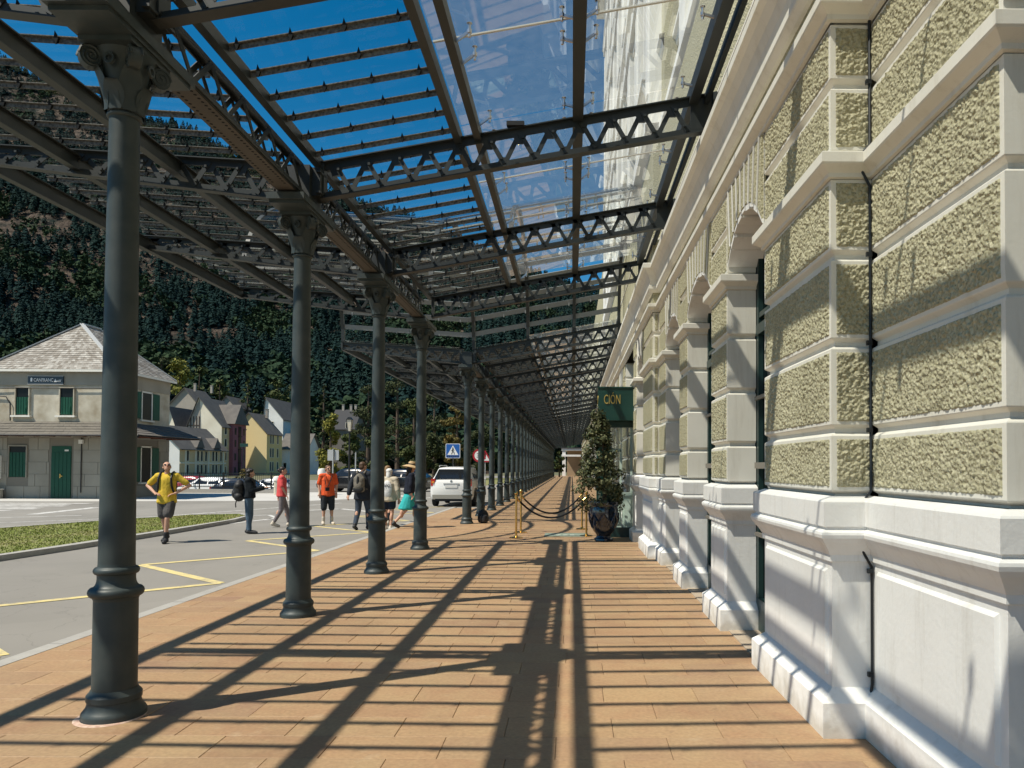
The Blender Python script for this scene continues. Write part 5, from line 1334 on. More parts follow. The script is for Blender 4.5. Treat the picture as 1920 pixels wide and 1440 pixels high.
def con_tpl(seed, n=74):
    rr = np.random.RandomState(seed); T = np.zeros((n, 3, 3))
    for i in range(n):
        u = (i + rr.rand()) / n; u = u ** 1.25; r = (.27 * (1 - u) ** .75 + .015) * rr.uniform(.55, 1.1); a = rr.uniform(0, 6.283); z = .10 + .88 * u
        s = .085 * (1.15 - .6 * u) * rr.uniform(.7, 1.3); d = np.array([math.cos(a), math.sin(a), 0]); t = np.array([-d[1], d[0], 0])
        c = d * r + np.array([0, 0, z])
        T[i, 0] = c - d * s * .9 + np.array([0, 0, s * rr.uniform(.5, 1.3)]) + t * s * rr.uniform(-.4, .4); T[i, 1] = c + t * s * .9 - np.array([0, 0, s * rr.uniform(.0, .7)]); T[i, 2] = c - t * s * .9 + d * s * .5 - np.array([0, 0, s * rr.uniform(.0, .7)])
    T[0] = [[0, 0, 1.04], [.03, .02, .86], [-.03, .02, .86]]; T[1] = [[0, 0, 1.0], [.0, -.05, .80], [.05, .04, .8]]
    return T
def leaf_tpl(seed, n=62):
    rr = np.random.RandomState(seed)
    cen = [(.0, .0, .50, .28, .28, .34, 3)] + [(rr.uniform(-.22, .22), rr.uniform(-.22, .22), rr.uniform(.30, .85), .18, .18, .16, 1) for _ in range(6)]
    q = leaf_cloud(cen, n, .10, rr, .75)
    return np.concatenate([q[:, [0, 1, 2]], q[:, [0, 2, 3]]], 0)
cons = [con_tpl(s) for s in range(4)]; bros = [leaf_tpl(20 + s) for s in range(4)]
def scatter(pos, tpls, hts, rs, wd=1.0):
    out = []
    for (x, y, z), h in zip(pos, hts):
        t = tpls[rs.randint(len(tpls))]; a = rs.uniform(0, 6.28); c, s = math.cos(a), math.sin(a)
        w_ = h * wd * rs.uniform(.85, 1.2)
        p = np.empty_like(t); p[..., 0] = (t[..., 0] * c - t[..., 1] * s) * w_ + x; p[..., 1] = (t[..., 0] * s + t[..., 1] * c) * w_ + y; p[..., 2] = t[..., 2] * h + z
        out.append(p)
    return np.concatenate(out)
rs = np.random.RandomState(21)
pc, hc, pb, hb_ = [], [], [], []
tries = 0
while len(pc) + len(pb) < 13000 and tries < 60000:
    tries += 1
    y = YF + 4 + (rs.rand() ** 1.02) * 420; x = rs.uniform(-.88, .10) * y * 1.02 + rs.uniform(-15, 15)
    u = (y - YF) / (YCR - YF)
    rock = .75 * fbm(x, y, .02, 4) + .45 * math.exp(-((y - 405) / 50) ** 2) * math.exp(-((x + 300) / 75) ** 2) + .16 * math.exp(-((y - 380) / 60) ** 2) * math.exp(-((x + 205) / 50) ** 2) - .02
    rock -= .35 * min(1, max(0, (u - .58) / .12))
    if u > .14 and rock > .29 and rs.rand() < .74: continue
    z = hill_z(x, y) - .4; h = rs.uniform(6.5, 12) * (1.15 if u < .25 else .85)
    if fbm(x + 300, y, .02, 3) > -.02 + .20 * u: pb.append((x, y, z)); hb_.append(h * .9)
    else: pc.append((x, y, z)); hc.append(h * 1.1)
M['for_c'] = mat('conifer_forest', (.010, .026, .026), .9, .05, isl=.25, var=.7, vscale=.02, col2=(.019, .038, .031))  # blue of distant haze tinted into the conifer colour
M['for_b'] = mat('broadleaf_forest', (.017, .037, .024), .9, .05, isl=.3, var=.8, vscale=.02, col2=(.044, .066, .031))
tag(put('conifer_forest', quads_mesh(scatter(pc, cons, hc, rs), 'conifer_forest', M['for_c'])), 'dark conifer forest covering the steep mountainside', 'forest', kind='stuff')
tag(put('broadleaf_forest', quads_mesh(scatter(pb, bros, hb_, rs), 'broadleaf_forest', M['for_b'])), 'mixed green broadleaf woods between the conifers on the slope', 'forest', kind='stuff')

# ------------------------------------------------------------------ single trees
M['needle'] = mat('pine_needles', (.020, .032, .014), .8, .2, isl=1.0, col2=(.060, .068, .024))
M['yleaf'] = mat('yellowing_leaves', (.085, .10, .018), .7, .25, isl=1.0, col2=(.22, .20, .03))
M['gleaf'] = mat('green_leaves', (.030, .050, .014), .75, .2, isl=1.0, col2=(.085, .095, .028))
M['rleaf'] = mat('russet_leaves', (.13, .08, .02), .75, .2, isl=1.0, col2=(.10, .10, .03))
def tree(name, label, px, py_top, Y, rad, ma, seed, n=2600, zg=ZR, group=None, lf=.17, kind='round', lean=0.0, base=.16):
    x = XA(px, Y)
    if x < -17.5 and zg == ZR and Y < 200: zg = ZP
    h = ZA(py_top, Y) - zg
    t = thing(name, (x, Y, zg), 0, label, 'tree', group); rs = np.random.RandomState(seed)
    m = MB(); pts = [(0, 0, -.1), (lean * .3, 0, h * .35), (lean * .7 + rs.uniform(-.1, .1), 0, h * .7), (lean, 0, h * .97)]
    r0 = .018 * h + .05; m.tube(pts, [r0 * 1.2, r0 * .85, r0 * .5, r0 * .12], 8); tr = m.build('trunk', M['bark'], t)
    cen = []
    if kind == 'round': nb = 22
    else: nb = 30
    m = MB()
    for i in range(nb):
        if kind == 'cone':
            u = i / nb; zz = h * (base + (.97 - base) * u); rr = rad * (1 - u) ** .8 * .68; a = i * 2.4 + rs.uniform(-.3, .3); s = .18 * rad * (1.25 - u) + .12; sz = s * .55
        elif kind == 'pine':
            u = rs.uniform(0, 1); zz = h * (base + (.95 - base) * u); rr = rad * .75 * math.sin(math.pi * (.22 + .70 * u)) * rs.uniform(.3, 1.1); a = i * 2.4; s = rad * rs.uniform(.20, .36); sz = s * .55
        else:
            u = rs.uniform(0, 1); zz = h * (base + .04 + (.92 - base) * u); rr = rad * .72 * math.sin(math.pi * (.14 + .78 * u)) * rs.uniform(.35, 1.1); a = i * 2.4; s = rad * rs.uniform(.22, .40); sz = s * .8
        c = (math.cos(a) * rr + lean * zz / h, math.sin(a) * rr, zz); cen.append((*c, s, s, sz, s ** 2))
        m.tube([(lean * zz / h * .9, 0, zz - rr * .35 - .15), c], [r0 * .22, r0 * .07], 5)
    tag(m.build('branches', M['bark'], tr), kind='stuff')
    put('crown', quads_mesh(leaf_cloud(cen, n, lf, rs, .55), 'crown', ma), t)
    return t
gp = 'pines and broadleaf trees behind the parked cars'
tree('broadleaf_tree', 'rounded yellow green tree beside the pole with two sign backs', 620, 776, 72, 1.75, M['yleaf'], 1, 3600, lf=.14, base=.10)
for i, (px, pt, Y, r, ma, kd, lab) in enumerate([
    (690, 716, 86, 2.7, 'needle', 'pine', 'dark bushy pine left of the third column from the viewer'), (745, 700, 98, 3.4, 'needle', 'pine', 'tall dark pine between the third and fourth iron columns'),
    (776, 742, 84, 2.2, 'gleaf', 'round', 'green rounded tree in front of the tall pine, behind the straw hat'), (815, 726, 94, 3.1, 'needle', 'pine', 'broad dark pine behind the blue pedestrian sign'),
    (856, 748, 90, 2.5, 'rleaf', 'pine', 'thin brownish pine directly behind the fifth column'), (655, 812, 78, 1.7, 'gleaf', 'round', 'low green tree behind the black street lamp'),
    (712, 806, 80, 2.1, 'gleaf', 'round', 'mid green tree low behind the man in the dark jacket'), (800, 815, 82, 2.4, 'needle', 'round', 'dark low tree behind the rear of the white car'),
    (905, 790, 104, 3.0, 'needle', 'pine', 'dark tree glimpsed between the far columns above the red ring sign')]):
    tree('pine_tree' if kd == 'pine' else 'broadleaf_tree', lab, px, pt, Y, r, M[ma], 40 + i, 3400, group=gp, lf=.16, kind=kd, base=.10 if kd == 'round' else .16)
tree('russet_bush', 'small russet and yellow bush by the railings below the plum tower', 452, 876, 50, .75, M['rleaf'], 77, 900, lf=.09, base=.08)
tree('slender_tree', 'small slender tree at the far end of the platform', 1049, 846, 112, 1.0, M['gleaf'], 78, 900, lf=.14, zg=0)
tree('spire_conifer', 'tall pale green conifer rising behind the yellow house', 463, 708, 232, 6.0, M['gleaf'], 79, 2600, zg=6, lf=.42, kind='cone', base=.05)
tree('spire_conifer', 'dark conifer rising left of the round yellow green tree, behind the houses', 606, 716, 205, 4.2, M['needle'], 80, 2200, zg=2, lf=.36, kind='cone', base=.05)
for i, (px, pt, Y, r, ma) in enumerate([(335, 672, 236, 6.5, 'yleaf'), (372, 690, 244, 6, 'gleaf'), (410, 705, 240, 5.5, 'gleaf'), (520, 712, 246, 6, 'gleaf'), (300, 668, 250, 6, 'needle'), (555, 722, 240, 5, 'needle')]):
    nm = ['leafy pale tree at the forest edge just right of the station house roof', 'rounded green tree at the forest edge above the two chimneys', 'green tree at the forest edge left of the pale spire conifer', 'rounded green tree at the forest edge above the long slate roof', 'dark tree at the forest edge touching the hip roof of the station house', 'dark tree at the forest edge just left of the second column'][i]
    tree('broadleaf_tree', nm, px, pt, Y, r, M[ma], 90 + i, 1700, zg=hill_z(XA(px, Y), Y) - 1, lf=.50, group='trees at the forest edge', base=.05)
sheet('verge', [(-17.3, 60), (-8, 60), (-4.2, 100), (-17.3, 110)], ZR + .004, M['grass_soil'])
# ------------------------------------------------------------------ railing in front of the parking
M['rail'] = mat('black_railing', (.016, .018, .02), .5)
fn = thing('railing', (-18, 44, ZR), 0, 'black iron railing of thin uprights in front of the parked cars', 'fence')
fx0, fx1, fy = XA(330, 44), XA(560, 44), 0
m = MB(); m.box2((fx0 + 18, -.12, 0), (fx1 + 18, .12, .24)); m.build('stone_kerb', M['kerb'], fn)
for z in (.36, 1.18): m = MB(); m.box2((fx0 + 18, -.02, z), (fx1 + 18, .02, z + .045)); m.build('rail', M['rail'], fn)
x = fx0
while x <= fx1: m = MB(); m.box((x + 18, 0, .68), (.06, .06, 1.16)); m.build('post', M['rail'], fn); x += 1.45
m = MB(); x = fx0 + .1
while x < fx1: m.box((x + 18, 0, .77), (.018, .018, .82)); x += .125
tag(m.build('bars', M['rail'], fn), kind='stuff')
def bollard(px, Y, h, r, label):
    t = thing('stone_bollard', (XA(px, Y), Y, ZR), 0, label, 'bollard'); m = MB()
    m.lathe([(r, 0), (r, h * .78)], 20); m.build('shaft', mat('bollard_stone', (.55, .52, .42), .8, var=.6, vscale=5), t)
    m = MB(); m.lathe([(r * 1.25, h * .78), (r * 1.25, h * .9), (r * 1.0, h), (r * .3, h * 1.02)], 20); m.build('cap', M['w_white'], t)
bollard(520, 42, 1.05, .17, 'pale stone bollard at the end of the railing left of the pink shirted woman')
bollard(604, 42, 1.5, .19, 'taller pale round post behind the man in the orange shirt')
# ------------------------------------------------------------------ signs and lamps
M['pole'] = mat('galvanised_pole', (.42, .43, .43), .45, .5, .4)
M['s_blue'] = mat('sign_blue', (.015, .10, .36), .4); M['s_white'] = mat('sign_white', (.72, .73, .72), .45); M['s_red'] = mat('sign_red', (.36, .02, .03), .4); M['s_black'] = mat('sign_black', (.01, .01, .01), .5); M['s_back'] = mat('sign_back_grey', (.36, .37, .37), .5)
def pole(t, h, r=.03): m = MB(); m.lathe([(r, 0), (r, h)], 12); m.build('pole', M['pole'], t)
Y = 35.5; ps = thing('crossing_sign', (XA(849.5, Y), Y, ZR), 0, 'blue square pedestrian crossing sign on a grey pole behind the white car', 'road sign'); zc = ZA(846.5, Y) - ZR; hs_ = .355
pole(ps, zc + .2)
def plate(poly, y0, y1, ma, name, par): m = MB(); m.prism([(p[0], p[1] + zc) for p in poly], 'y', y0, y1); return m.build(name, ma, par)
def rrect(h, r): return [(sx * (h - r) + r * math.cos(a), sy * (h - r) + r * math.sin(a)) for sx, sy, a0 in ((1, 1, 0), (-1, 1, math.pi / 2), (-1, -1, math.pi), (1, -1, 1.5 * math.pi)) for a in [a0 + k * math.pi / 8 for k in range(5)]]
pb_ = plate(rrect(hs_, .05), -.06, -.04, M['s_white'], 'sign_plate', ps); plate(rrect(hs_ - .025, .04), -.064, -.0595, M['s_blue'], 'blue_field', pb_)
plate([(-.27, -.20), (.27, -.20), (0, .27)], -.068, -.0635, M['s_white'], 'white_triangle', pb_)
m = MB()
for i in range(6): m.box((-.25 + i * .10, -.0655, zc - .265), (.06, .004, .07))
m.build('stripes', M['s_black'], pb_)
m = MB(); Z0 = zc
def limb(a, b, w_): m.bar((a[0], -.071, Z0 + a[1]), (b[0], -.071, Z0 + b[1]), .004, w_, up=(-(b[1] - a[1]), 0, b[0] - a[0]))
limb((.0, .10), (-.005, -.03), .055); limb((-.0, -.02), (-.07, -.17), .035); limb((.0, -.02), (.06, -.08), .035); limb((.06, -.08), (.075, -.17), .03); limb((0, .09), (-.07, .0), .025); limb((0, .09), (.07, .02), .025)
m.lathe([(.001, -.002), (.03, -.002), (.03, .002), (.001, .002)], 12); 
for i in range(len(m.v) - 48, len(m.v)): v = m.v[i]; m.v[i] = (v[0], -.071 + v[2], Z0 + .145 + v[1])
m.build('walking_figure', M['s_black'], pb_)
Y = 41; ss = thing('speed_sign', (XA(899, Y), Y, ZR), 0, 'round red ringed speed limit 30 sign seen between the columns', 'road sign'); zc = ZA(855, Y) - ZR
pole(ss, zc + .3)
circ = lambda r: [(r * math.cos(k * math.pi / 14), r * math.sin(k * math.pi / 14)) for k in range(28)]
pb_ = plate(circ(.38), -.06, -.04, M['s_red'], 'sign_plate', ss); plate(circ(.27), -.065, -.0595, M['s_white'], 'white_disc', pb_)
put('numerals', text_mesh('30', .34, M['s_black'], 'numerals', .005), pb_, (0, -.068, zc), (R(90), 0, 0))
Y = 44; ts = thing('warning_sign', (XA(910, Y), Y, ZR), 0, 'red edged triangular warning sign partly behind a far column', 'road sign'); zc = ZA(858, Y) - ZR
pole(ts, zc + .2); pb_ = plate([(-.42, -.30), (.42, -.30), (0, .42)], -.06, -.04, M['s_red'], 'sign_plate', ts); plate([(-.27, -.215), (.27, -.215), (0, .25)], -.065, -.0595, M['s_white'], 'white_triangle', pb_); plate([(-.03, -.13), (.03, -.13), (.04, .12), (-.04, .12)], -.068, -.0645, M['s_black'], 'symbol', pb_)
Y = 40; bs = thing('sign_backs', (XA(624.5, Y), Y, ZR), 0, 'grey pole with two plain sign backs in front of the yellow green tree', 'road sign'); zc = ZA(855.5, Y) - ZR
pole(bs, zc + .35, .04); plate([(-.32, -.30), (-.05, -.30), (-.05, .30), (-.32, .30)], .045, .06, M['s_back'], 'left_plate', bs); plate([(.06, -.28), (.30, -.28), (.30, .28), (.06, .28)], .045, .06, M['s_back'], 'right_plate', bs)
thp = thing('slim_pole', (XA(667, 46), 46, ZR), 0, 'slim pale bare pole right of the street lamp', 'pole'); pole(thp, ZA(852, 46) - ZR, .045); m = MB(); m.lathe([(.05, 0), (.05, .03), (.02, .05)], 10, (0, 0, ZA(852, 46) - ZR)); m.build('cap', M['pole'], thp)
dsg = thing('direction_sign', (XA(457, 60), 60, ZR), 0, 'dark direction board on a post in front of the yellow house', 'sign'); m = MB(); m.lathe([(.05, 0), (.05, 3.1)], 10); m.build('post', M['rail'], dsg); m = MB(); m.box((.05, -.08, 3.35), (.65, .05, .28)); m.build('board', M['green'], dsg)
Y = 42; lp = thing('street_lamp', (XA(655, Y), Y, ZR), 0, 'black street lamp with square glass lantern before the pines', 'street lamp')
hL = ZA(812, Y) - ZR
m = MB(); m.lathe([(.10, 0), (.10, .5), (.06, .55), (.05, hL * .6), (.04, hL)], 12); m.build('post', M['rail'], lp)
m = MB(); m.box((0, 0, hL + .02), (.2, .2, .05)); m.prism([(-.17, hL + .70), (.17, hL + .70), (.05, hL + .86), (-.05, hL + .86)], 'y', -.17, .17)
for sx in (-1, 1):
    for sy in (-1, 1): m.bar((sx * .09, sy * .09, hL), (sx * .145, sy * .145, hL + .7), .02, .02)
ln = m.build('lantern_frame', M['rail'], lp)
m = MB(); m.add([(-.08, -.08, hL + .05), (.08, -.08, hL + .05), (.08, .08, hL + .05), (-.08, .08, hL + .05), (-.14, -.14, hL + .7), (.14, -.14, hL + .7), (.14, .14, hL + .7), (-.14, .14, hL + .7)], [(0, 1, 5, 4), (1, 2, 6, 5), (2, 3, 7, 6), (3, 0, 4, 7)]); m.build('lantern_glass', mat('opal_glass', (.55, .50, .40), .25, .5), ln)
# ------------------------------------------------------------------ cars
M['car_glass'] = mat('car_glass', (.012, .014, .016), .06, .7); M['tyre'] = mat('tyre', (.012, .012, .012), .8); M['rim'] = mat('alloy_rim', (.35, .36, .37), .3, .5, .9)
M['tail'] = mat('tail_lamp_red', (.42, .015, .012), .15, .6, coat=.5); M['amber'] = mat('tail_lamp_amber', (.65, .22, .03), .2, .6); M['plast'] = mat('grey_bumper_plastic', (.25, .24, .21), .6); M['platem'] = mat('number_plate', (.62, .62, .60), .5)
def loft(m, secs, smooth=True, mi=0):
    n = len(secs[0]); vs = [p for s in secs for p in s]; fs = []
    for i in range(len(secs) - 1):
        for k in range(n): fs.append((i * n + k, i * n + (k + 1) % n, (i + 1) * n + (k + 1) % n, (i + 1) * n + k))
    fs.append(tuple(range(n))[::-1]); fs.append(tuple(range((len(secs) - 1) * n, len(secs) * n)))
    m.add(vs, fs, mi, smooth)
def section(y, w_, zb_, zw, zr2, wr, bul=.04):
    """closed ring of a car body at station y: sill zb_, waist zw (half width w_), roof zr2 (half width wr)"""
    h = w_
    r = [(-h * .94, zb_), (-h, zb_ + .12), (-h - bul * .3, zb_ + (zw - zb_) * .55), (-h + .01, zw - .03), (-h + .05, zw)]
    if zr2 > zw + .05: r += [(-(wr + (h - .05 - wr) * .35), zw + (zr2 - zw) * .62), (-wr, zr2 - .05), (-wr + .07, zr2 - .008), (-wr * .4, zr2 + .012)]
    else: r += [(-h * .8, zw + .012), (-h * .6, zw + .02), (-h * .4, zw + .025), (-h * .2, zw + .028)]
    r = r + [(-p[0], p[1]) for p in r[::-1]]
    return [(p[0], y, p[1]) for p in r]
def wheel(t, x, y, r=.33, wd=.21):
    def ring(m, prof):
        m.lathe(prof, 22); 
        m.v = [(p[2] + x, p[0] + y, p[1] + r) for p in m.v]
    m = MB(); ring(m, [(r * .62, -wd / 2), (r * .93, -wd / 2), (r, -wd / 2 + .03), (r, wd / 2 - .03), (r * .93, wd / 2), (r * .62, wd / 2)]); w_ = m.build('wheel', M['tyre'], t)
    m = MB(); ring(m, [(r * .08, -wd / 2 + .01), (r * .60, -wd / 2 + .02), (r * .63, -wd / 2), (r * .63, wd / 2), (r * .60, wd / 2 - .02), (r * .08, wd / 2 - .01)]); m.build('rim', M['rim'], w_)
def car(name, label, loc, rz, paint, suv=False, L_=4.2, W2=.88, H=1.48, cat='car', group=None, det=True):
    """front points to +Y"""
    t = thing(name, loc, rz, label, cat, group); zw = .95 * H / 1.5 + (.06 if suv else 0); sill = .30 if suv else .24
    y0, y1 = -L_ / 2, L_ / 2
    wr = W2 * .72
    S_ = [section(y0, W2 * .86, sill + .16, zw - .12, zw - .12, wr), section(y0 + .05, W2 * .95, sill + .04, zw - .03, zw - .03, wr), section(y0 + .16, W2, sill, zw, zw + (.04), wr), section(y0 + (.30 if suv else .5), W2, sill, zw + .01, zw + .28, wr * 1.02), section(y0 + (.52 if suv else .95), W2, sill, zw + .01, H - .04, wr),
          section(y0 + 1.3, W2, sill, zw + .01, H, wr), section(y0 + 2.0, W2, sill, zw, H, wr), section(y0 + 2.5, W2, sill, zw, H - .04, wr * .98), section(y0 + 3.1, W2, sill, zw - .01, zw + .16, wr * 1.05), section(y0 + 3.3, W2, sill, zw - .02, zw - .02, wr), section(y1 - .25, W2 * .97, sill, zw - .16, zw - .16, wr), section(y1 - .06, W2 * .90, sill + .03, zw - .28, zw - .28, wr), section(y1, W2 * .8, sill + .12, zw - .34, zw - .34, wr)]
    m = MB(); loft(m, S_); m.build('body', paint, t)
    for y in (y0 + .78, y1 - .82):
        for sx in (-1, 1): wheel(t, sx * (W2 - .09), y, .345 if suv else .31)
    # arches
    for y in (y0 + .78, y1 - .82):
        for sx in (-1, 1):
            m = MB(); pts = [(sx * (W2 + .012), y + .40 * math.cos(a), .36 + .40 * math.sin(a)) for a in [math.pi * k / 12 for k in range(13)]]; m.tube(pts, .03, 5); m.build('wheel_arch', M['black'], t)
    # windows
    rs_, rt = y0 + (.165 if suv else .20), y0 + (.53 if suv else .93)
    def sl(u): return rs_ + (rt - rs_) * u
    m = MB(); a, b_ = .20, .88; zl_, zh = zw + .05, H - .10
    off = -.075
    m.add([(-W2 * .83, sl(.10) + off - .02, zl_), (W2 * .83, sl(.10) + off - .02, zl_), (wr * .93, sl(.86) + off, zh), (-wr * .93, sl(.86) + off, zh), (-W2 * .80, sl(.1) + .08, zl_), (W2 * .80, sl(.1) + .08, zl_), (wr * .9, sl(.86) + .08, zh), (-wr * .9, sl(.86) + .08, zh)], [(0, 1, 2, 3), (0, 4, 5, 1), (1, 5, 6, 2), (2, 6, 7, 3), (3, 7, 4, 0)]); m.build('rear_window', M['car_glass'], t)
    m = MB(); ws, wt = y0 + 3.22, y0 + 2.55
    m.add([(-W2 * .80, ws + .02, zw + .04), (W2 * .80, ws + .02, zw + .04), (wr * .92, wt + .03, H - .09), (-wr * .92, wt + .03, H - .09)], [(0, 3, 2, 1)]); m.build('windscreen', M['car_glass'], t)
    for sx in (-1, 1):
        for ya, yb in ((y0 + .75, y0 + 1.62), (y0 + 1.70, y0 + 2.75)):
            xl_, xh = W2 - .038, wr + .012
            ins = .18 if yb > y0 + 2 else .05; insr = .16 if ya < y0 + 1 else .02
            pts = [(sx * xl_, ya, zw + .05), (sx * xl_, yb, zw + .05), (sx * xh, yb - ins * 1.6, H - .12), (sx * xh, ya + insr, H - .12)]
            m = MB(); m.add(pts + [(p[0] - sx * .06, p[1], p[2]) for p in pts], [(0, 1, 2, 3), (0, 4, 5, 1), (1, 5, 6, 2), (2, 6, 7, 3), (3, 7, 4, 0)]); m.build('side_window', M['car_glass'], t)
        m = MB(); m.box((sx * (W2 * .86), y0 + .07, zw - .10), (.17, .14, .30 if suv else .18)); tl = m.build('tail_light', M['tail'], t)
        m = MB(); m.box((sx * (W2 * .86), y0 - .003, zw - .09), (.11, .012, .09)); m.build('amber_lens', M['amber'], tl)
        m = MB(); m.box((sx * (W2 * .70), y1 - .06, zw - .36), (.30, .12, .14)); m.build('headlight', M['s_white'], t)
        m = MB(); m.box((sx * (W2 + .10), y0 + 2.72, zw + .06), (.18, .10, .13)); m.build('wing_mirror', paint, t)
        if suv:
            m = MB(); m.tube([(sx * (wr - .02), y0 + .62, H - .01), (sx * (wr - .02), y0 + .75, H + .055), (sx * (wr - .02), y0 + 2.2, H + .06), (sx * (wr - .02), y0 + 2.35, H - .01)], .02, 6); m.build('roof_rail', M['s_back'], t)
    m = MB(); m.box((0, y0 + .03, sill + .12), (W2 * 1.75, .14, .17)); m.build('rear_bumper', M['plast'], t)
    m = MB(); m.box((0, y0 + .10, sill - .02), (W2 * 1.5, .2, .10)); m.build('rear_skirt', M['black'], t)
    m = MB(); m.box((0, y0 - .012, zw - .26), (.52, .02, .12)); m.build('number_plate', M['platem'], t)
    if suv:
        m = MB(); m.box((0, y0 - .01, zw - .155), (.66, .03, .045)); m.build('tailgate_trim', M['s_back'], t)
        m = MB(); m.lathe([(.05, -.004), (.05, .004)], 16); m.v = [(p[0], y0 - .006 + p[2] * .5, zw - .05 + p[1]) for p in m.v]; m.build('round_badge', M['rim'], t)
        m = MB(); m.tube([(.0, y0 + .62, H), (.0, y0 + .45, H + .16)], .006, 5); m.build('aerial', M['black'], t)
        put('lettering', text_mesh('4416 DKL', .10, M['s_black'], 'lettering', .004), t, (0, y0 - .025, zw - .26), (R(90), 0, 0)) if False else None
    return t
M['cw'] = mat('white_car_paint', (.74, .74, .72), .25, .5, coat=.6); M['cb'] = mat('black_car_paint', (.012, .013, .016), .2, .5, coat=.7); M['cr'] = mat('red_car_paint', (.30, .02, .03), .25, .5, coat=.5); M['cs'] = mat('silver_car_paint', (.33, .34, .35), .3, .5, .6); M['cn'] = mat('navy_car_paint', (.02, .03, .05), .22, .5, coat=.6)
car('white_suv', 'white tall estate car seen from behind, parked by the platform edge', (-4.98, 32.4, ZR), R(-1.0), M['cw'], True, 4.25, .895, 1.67)
car('parked_car', 'black car parked behind the man in the orange shirt', (XA(655, 47), 47.5, ZR), R(78), M['cb'], group='cars parked beyond the road', H=1.52)
car('parked_car', 'dark blue car parked behind the railing by the person with the black rucksack', (XA(462, 50), 50, ZP), R(-80), M['cn'], group='cars parked beyond the road')
car('parked_car', 'silver car parked behind the railing left of the stone bollard', (XA(506, 51), 51.5, ZP), R(80), M['cs'], group='cars parked beyond the road')
car('parked_car', 'red car parked behind the railing, nearest the station house', (XA(352, 60), 60, ZP), R(85), M['cr'], group='cars parked beyond the road')
car('parked_car', 'white car parked behind the railing beside the red car', (XA(392, 55), 55, ZP), R(83), M['cw'], group='cars parked beyond the road')
car('parked_car', 'dark car parked behind the straw hatted woman', (XA(752, 49), 49, ZR), R(75), M['cb'], group='cars parked beyond the road')
# ================================================================== PEOPLE
def cap_mesh(m, p0, p1, r0, r1, n=12):
    p0 = Vector(p0); p1 = Vector(p1); d = p1 - p0; L_ = d.length; d = d / max(L_, 1e-6)
    a = d.cross(Vector((0, 0, 1)));
    if a.length < 1e-3: a = d.cross(Vector((1, 0, 0)))
    a.normalize(); b = d.cross(a); rings = []
    for i in range(4): t = math.pi / 2 * (i / 4); rings.append((p0 - d * (r0 * math.cos(t)), r0 * math.sin(t) + 1e-4))
    rings.append((p0, r0)); rings.append((p1, r1))
    for i in range(1, 5): t = math.pi / 2 * (i / 4); rings.append((p1 + d * (r1 * math.sin(t)), r1 * math.cos(t) + 1e-4))
    vs = []; fs = []
    for c, r in rings:
        for k in range(n): vs.append(c + (a * math.cos(2 * math.pi * k / n) + b * math.sin(2 * math.pi * k / n)) * r)
    q = len(rings)
    for i in range(q - 1):
        for k in range(n): fs.append((i * n + k, i * n + (k + 1) % n, (i + 1) * n + (k + 1) % n, (i + 1) * n + k))
    fs.append(tuple(range(n))[::-1]); fs.append(tuple(range((q - 1) * n, q * n)))
    m.add(vs, fs)
def ell_mesh(m, c, r, rot=None, n=14):
    c = Vector(c); vs = []; fs = []
    for i in range(n + 1):
        t = math.pi * i / n
        for k in range(n):
            a = 2 * math.pi * k / n; p = Vector((r[0] * math.sin(t) * math.cos(a) + 1e-5 * math.cos(a), r[1] * math.sin(t) * math.sin(a) + 1e-5 * math.sin(a), -r[2] * math.cos(t)))
            vs.append(c + (rot @ p if rot is not None else p))
    for i in range(n):
        for k in range(n): fs.append((i * n + k, i * n + (k + 1) % n, (i + 1) * n + (k + 1) % n, (i + 1) * n + k))
    fs.append(tuple(range(n))[::-1]); fs.append(tuple(range(n * n, n * n + n)))
    m.add(vs, fs)
def blob(name, prims, ma, parent, vox=.012, smooth=3):
    m = MB()
    for p in prims:
        if p[0] == 'c': cap_mesh(m, *p[1:])
        else: ell_mesh(m, *p[1:])
    me = bpy.data.meshes.new(name); me.from_pydata(m.v, [], m.f); me.update()
    o = bpy.data.objects.new(name, me); COL.objects.link(o)
    md = o.modifiers.new('r', 'REMESH'); md.mode = 'VOXEL'; md.voxel_size = vox; md.use_smooth_shade = True
    ms = o.modifiers.new('s', 'SMOOTH'); ms.iterations = smooth; ms.factor = .5
    bpy.context.view_layer.update()
    me2 = bpy.data.meshes.new_from_object(o.evaluated_get(bpy.context.evaluated_depsgraph_get()))
    o.modifiers.clear(); o.data = me2; bpy.data.meshes.remove(me); me2.name = name; me2.materials.clear(); me2.materials.append(ma)
    me2.polygons.foreach_set('use_smooth', [True] * len(me2.polygons))
    o.parent = parent; KIDS.setdefault(parent.name, []).append(o)
    return o
M['skin'] = mat('skin', (.50, .29, .20), .55, .3, var=.3, vscale=14, col2=(.42, .22, .15)); M['hair'] = mat('dark_hair', (.014, .010, .008), .55); M['hair_b'] = mat('brown_hair', (.075, .04, .02), .55); M['hair_l'] = mat('light_brown_hair', (.20, .12, .055), .6); M['shoe'] = mat('dark_shoe', (.02, .02, .022), .6); M['shoe_w'] = mat('pale_shoe', (.50, .44, .36), .7)
def cloth(name, c, var=.5, bump=.6): return mat(name, c, .85, .15, var=var, vscale=7, col2=tuple(x * .66 for x in c), bump=bump, bscale=11, bdist=.03, detail=3)
BODY = dict(pelvis=(0, 0, .94), chest=(0, 0, 1.30), neck=(0, .01, 1.47), head=(0, .03, 1.62))
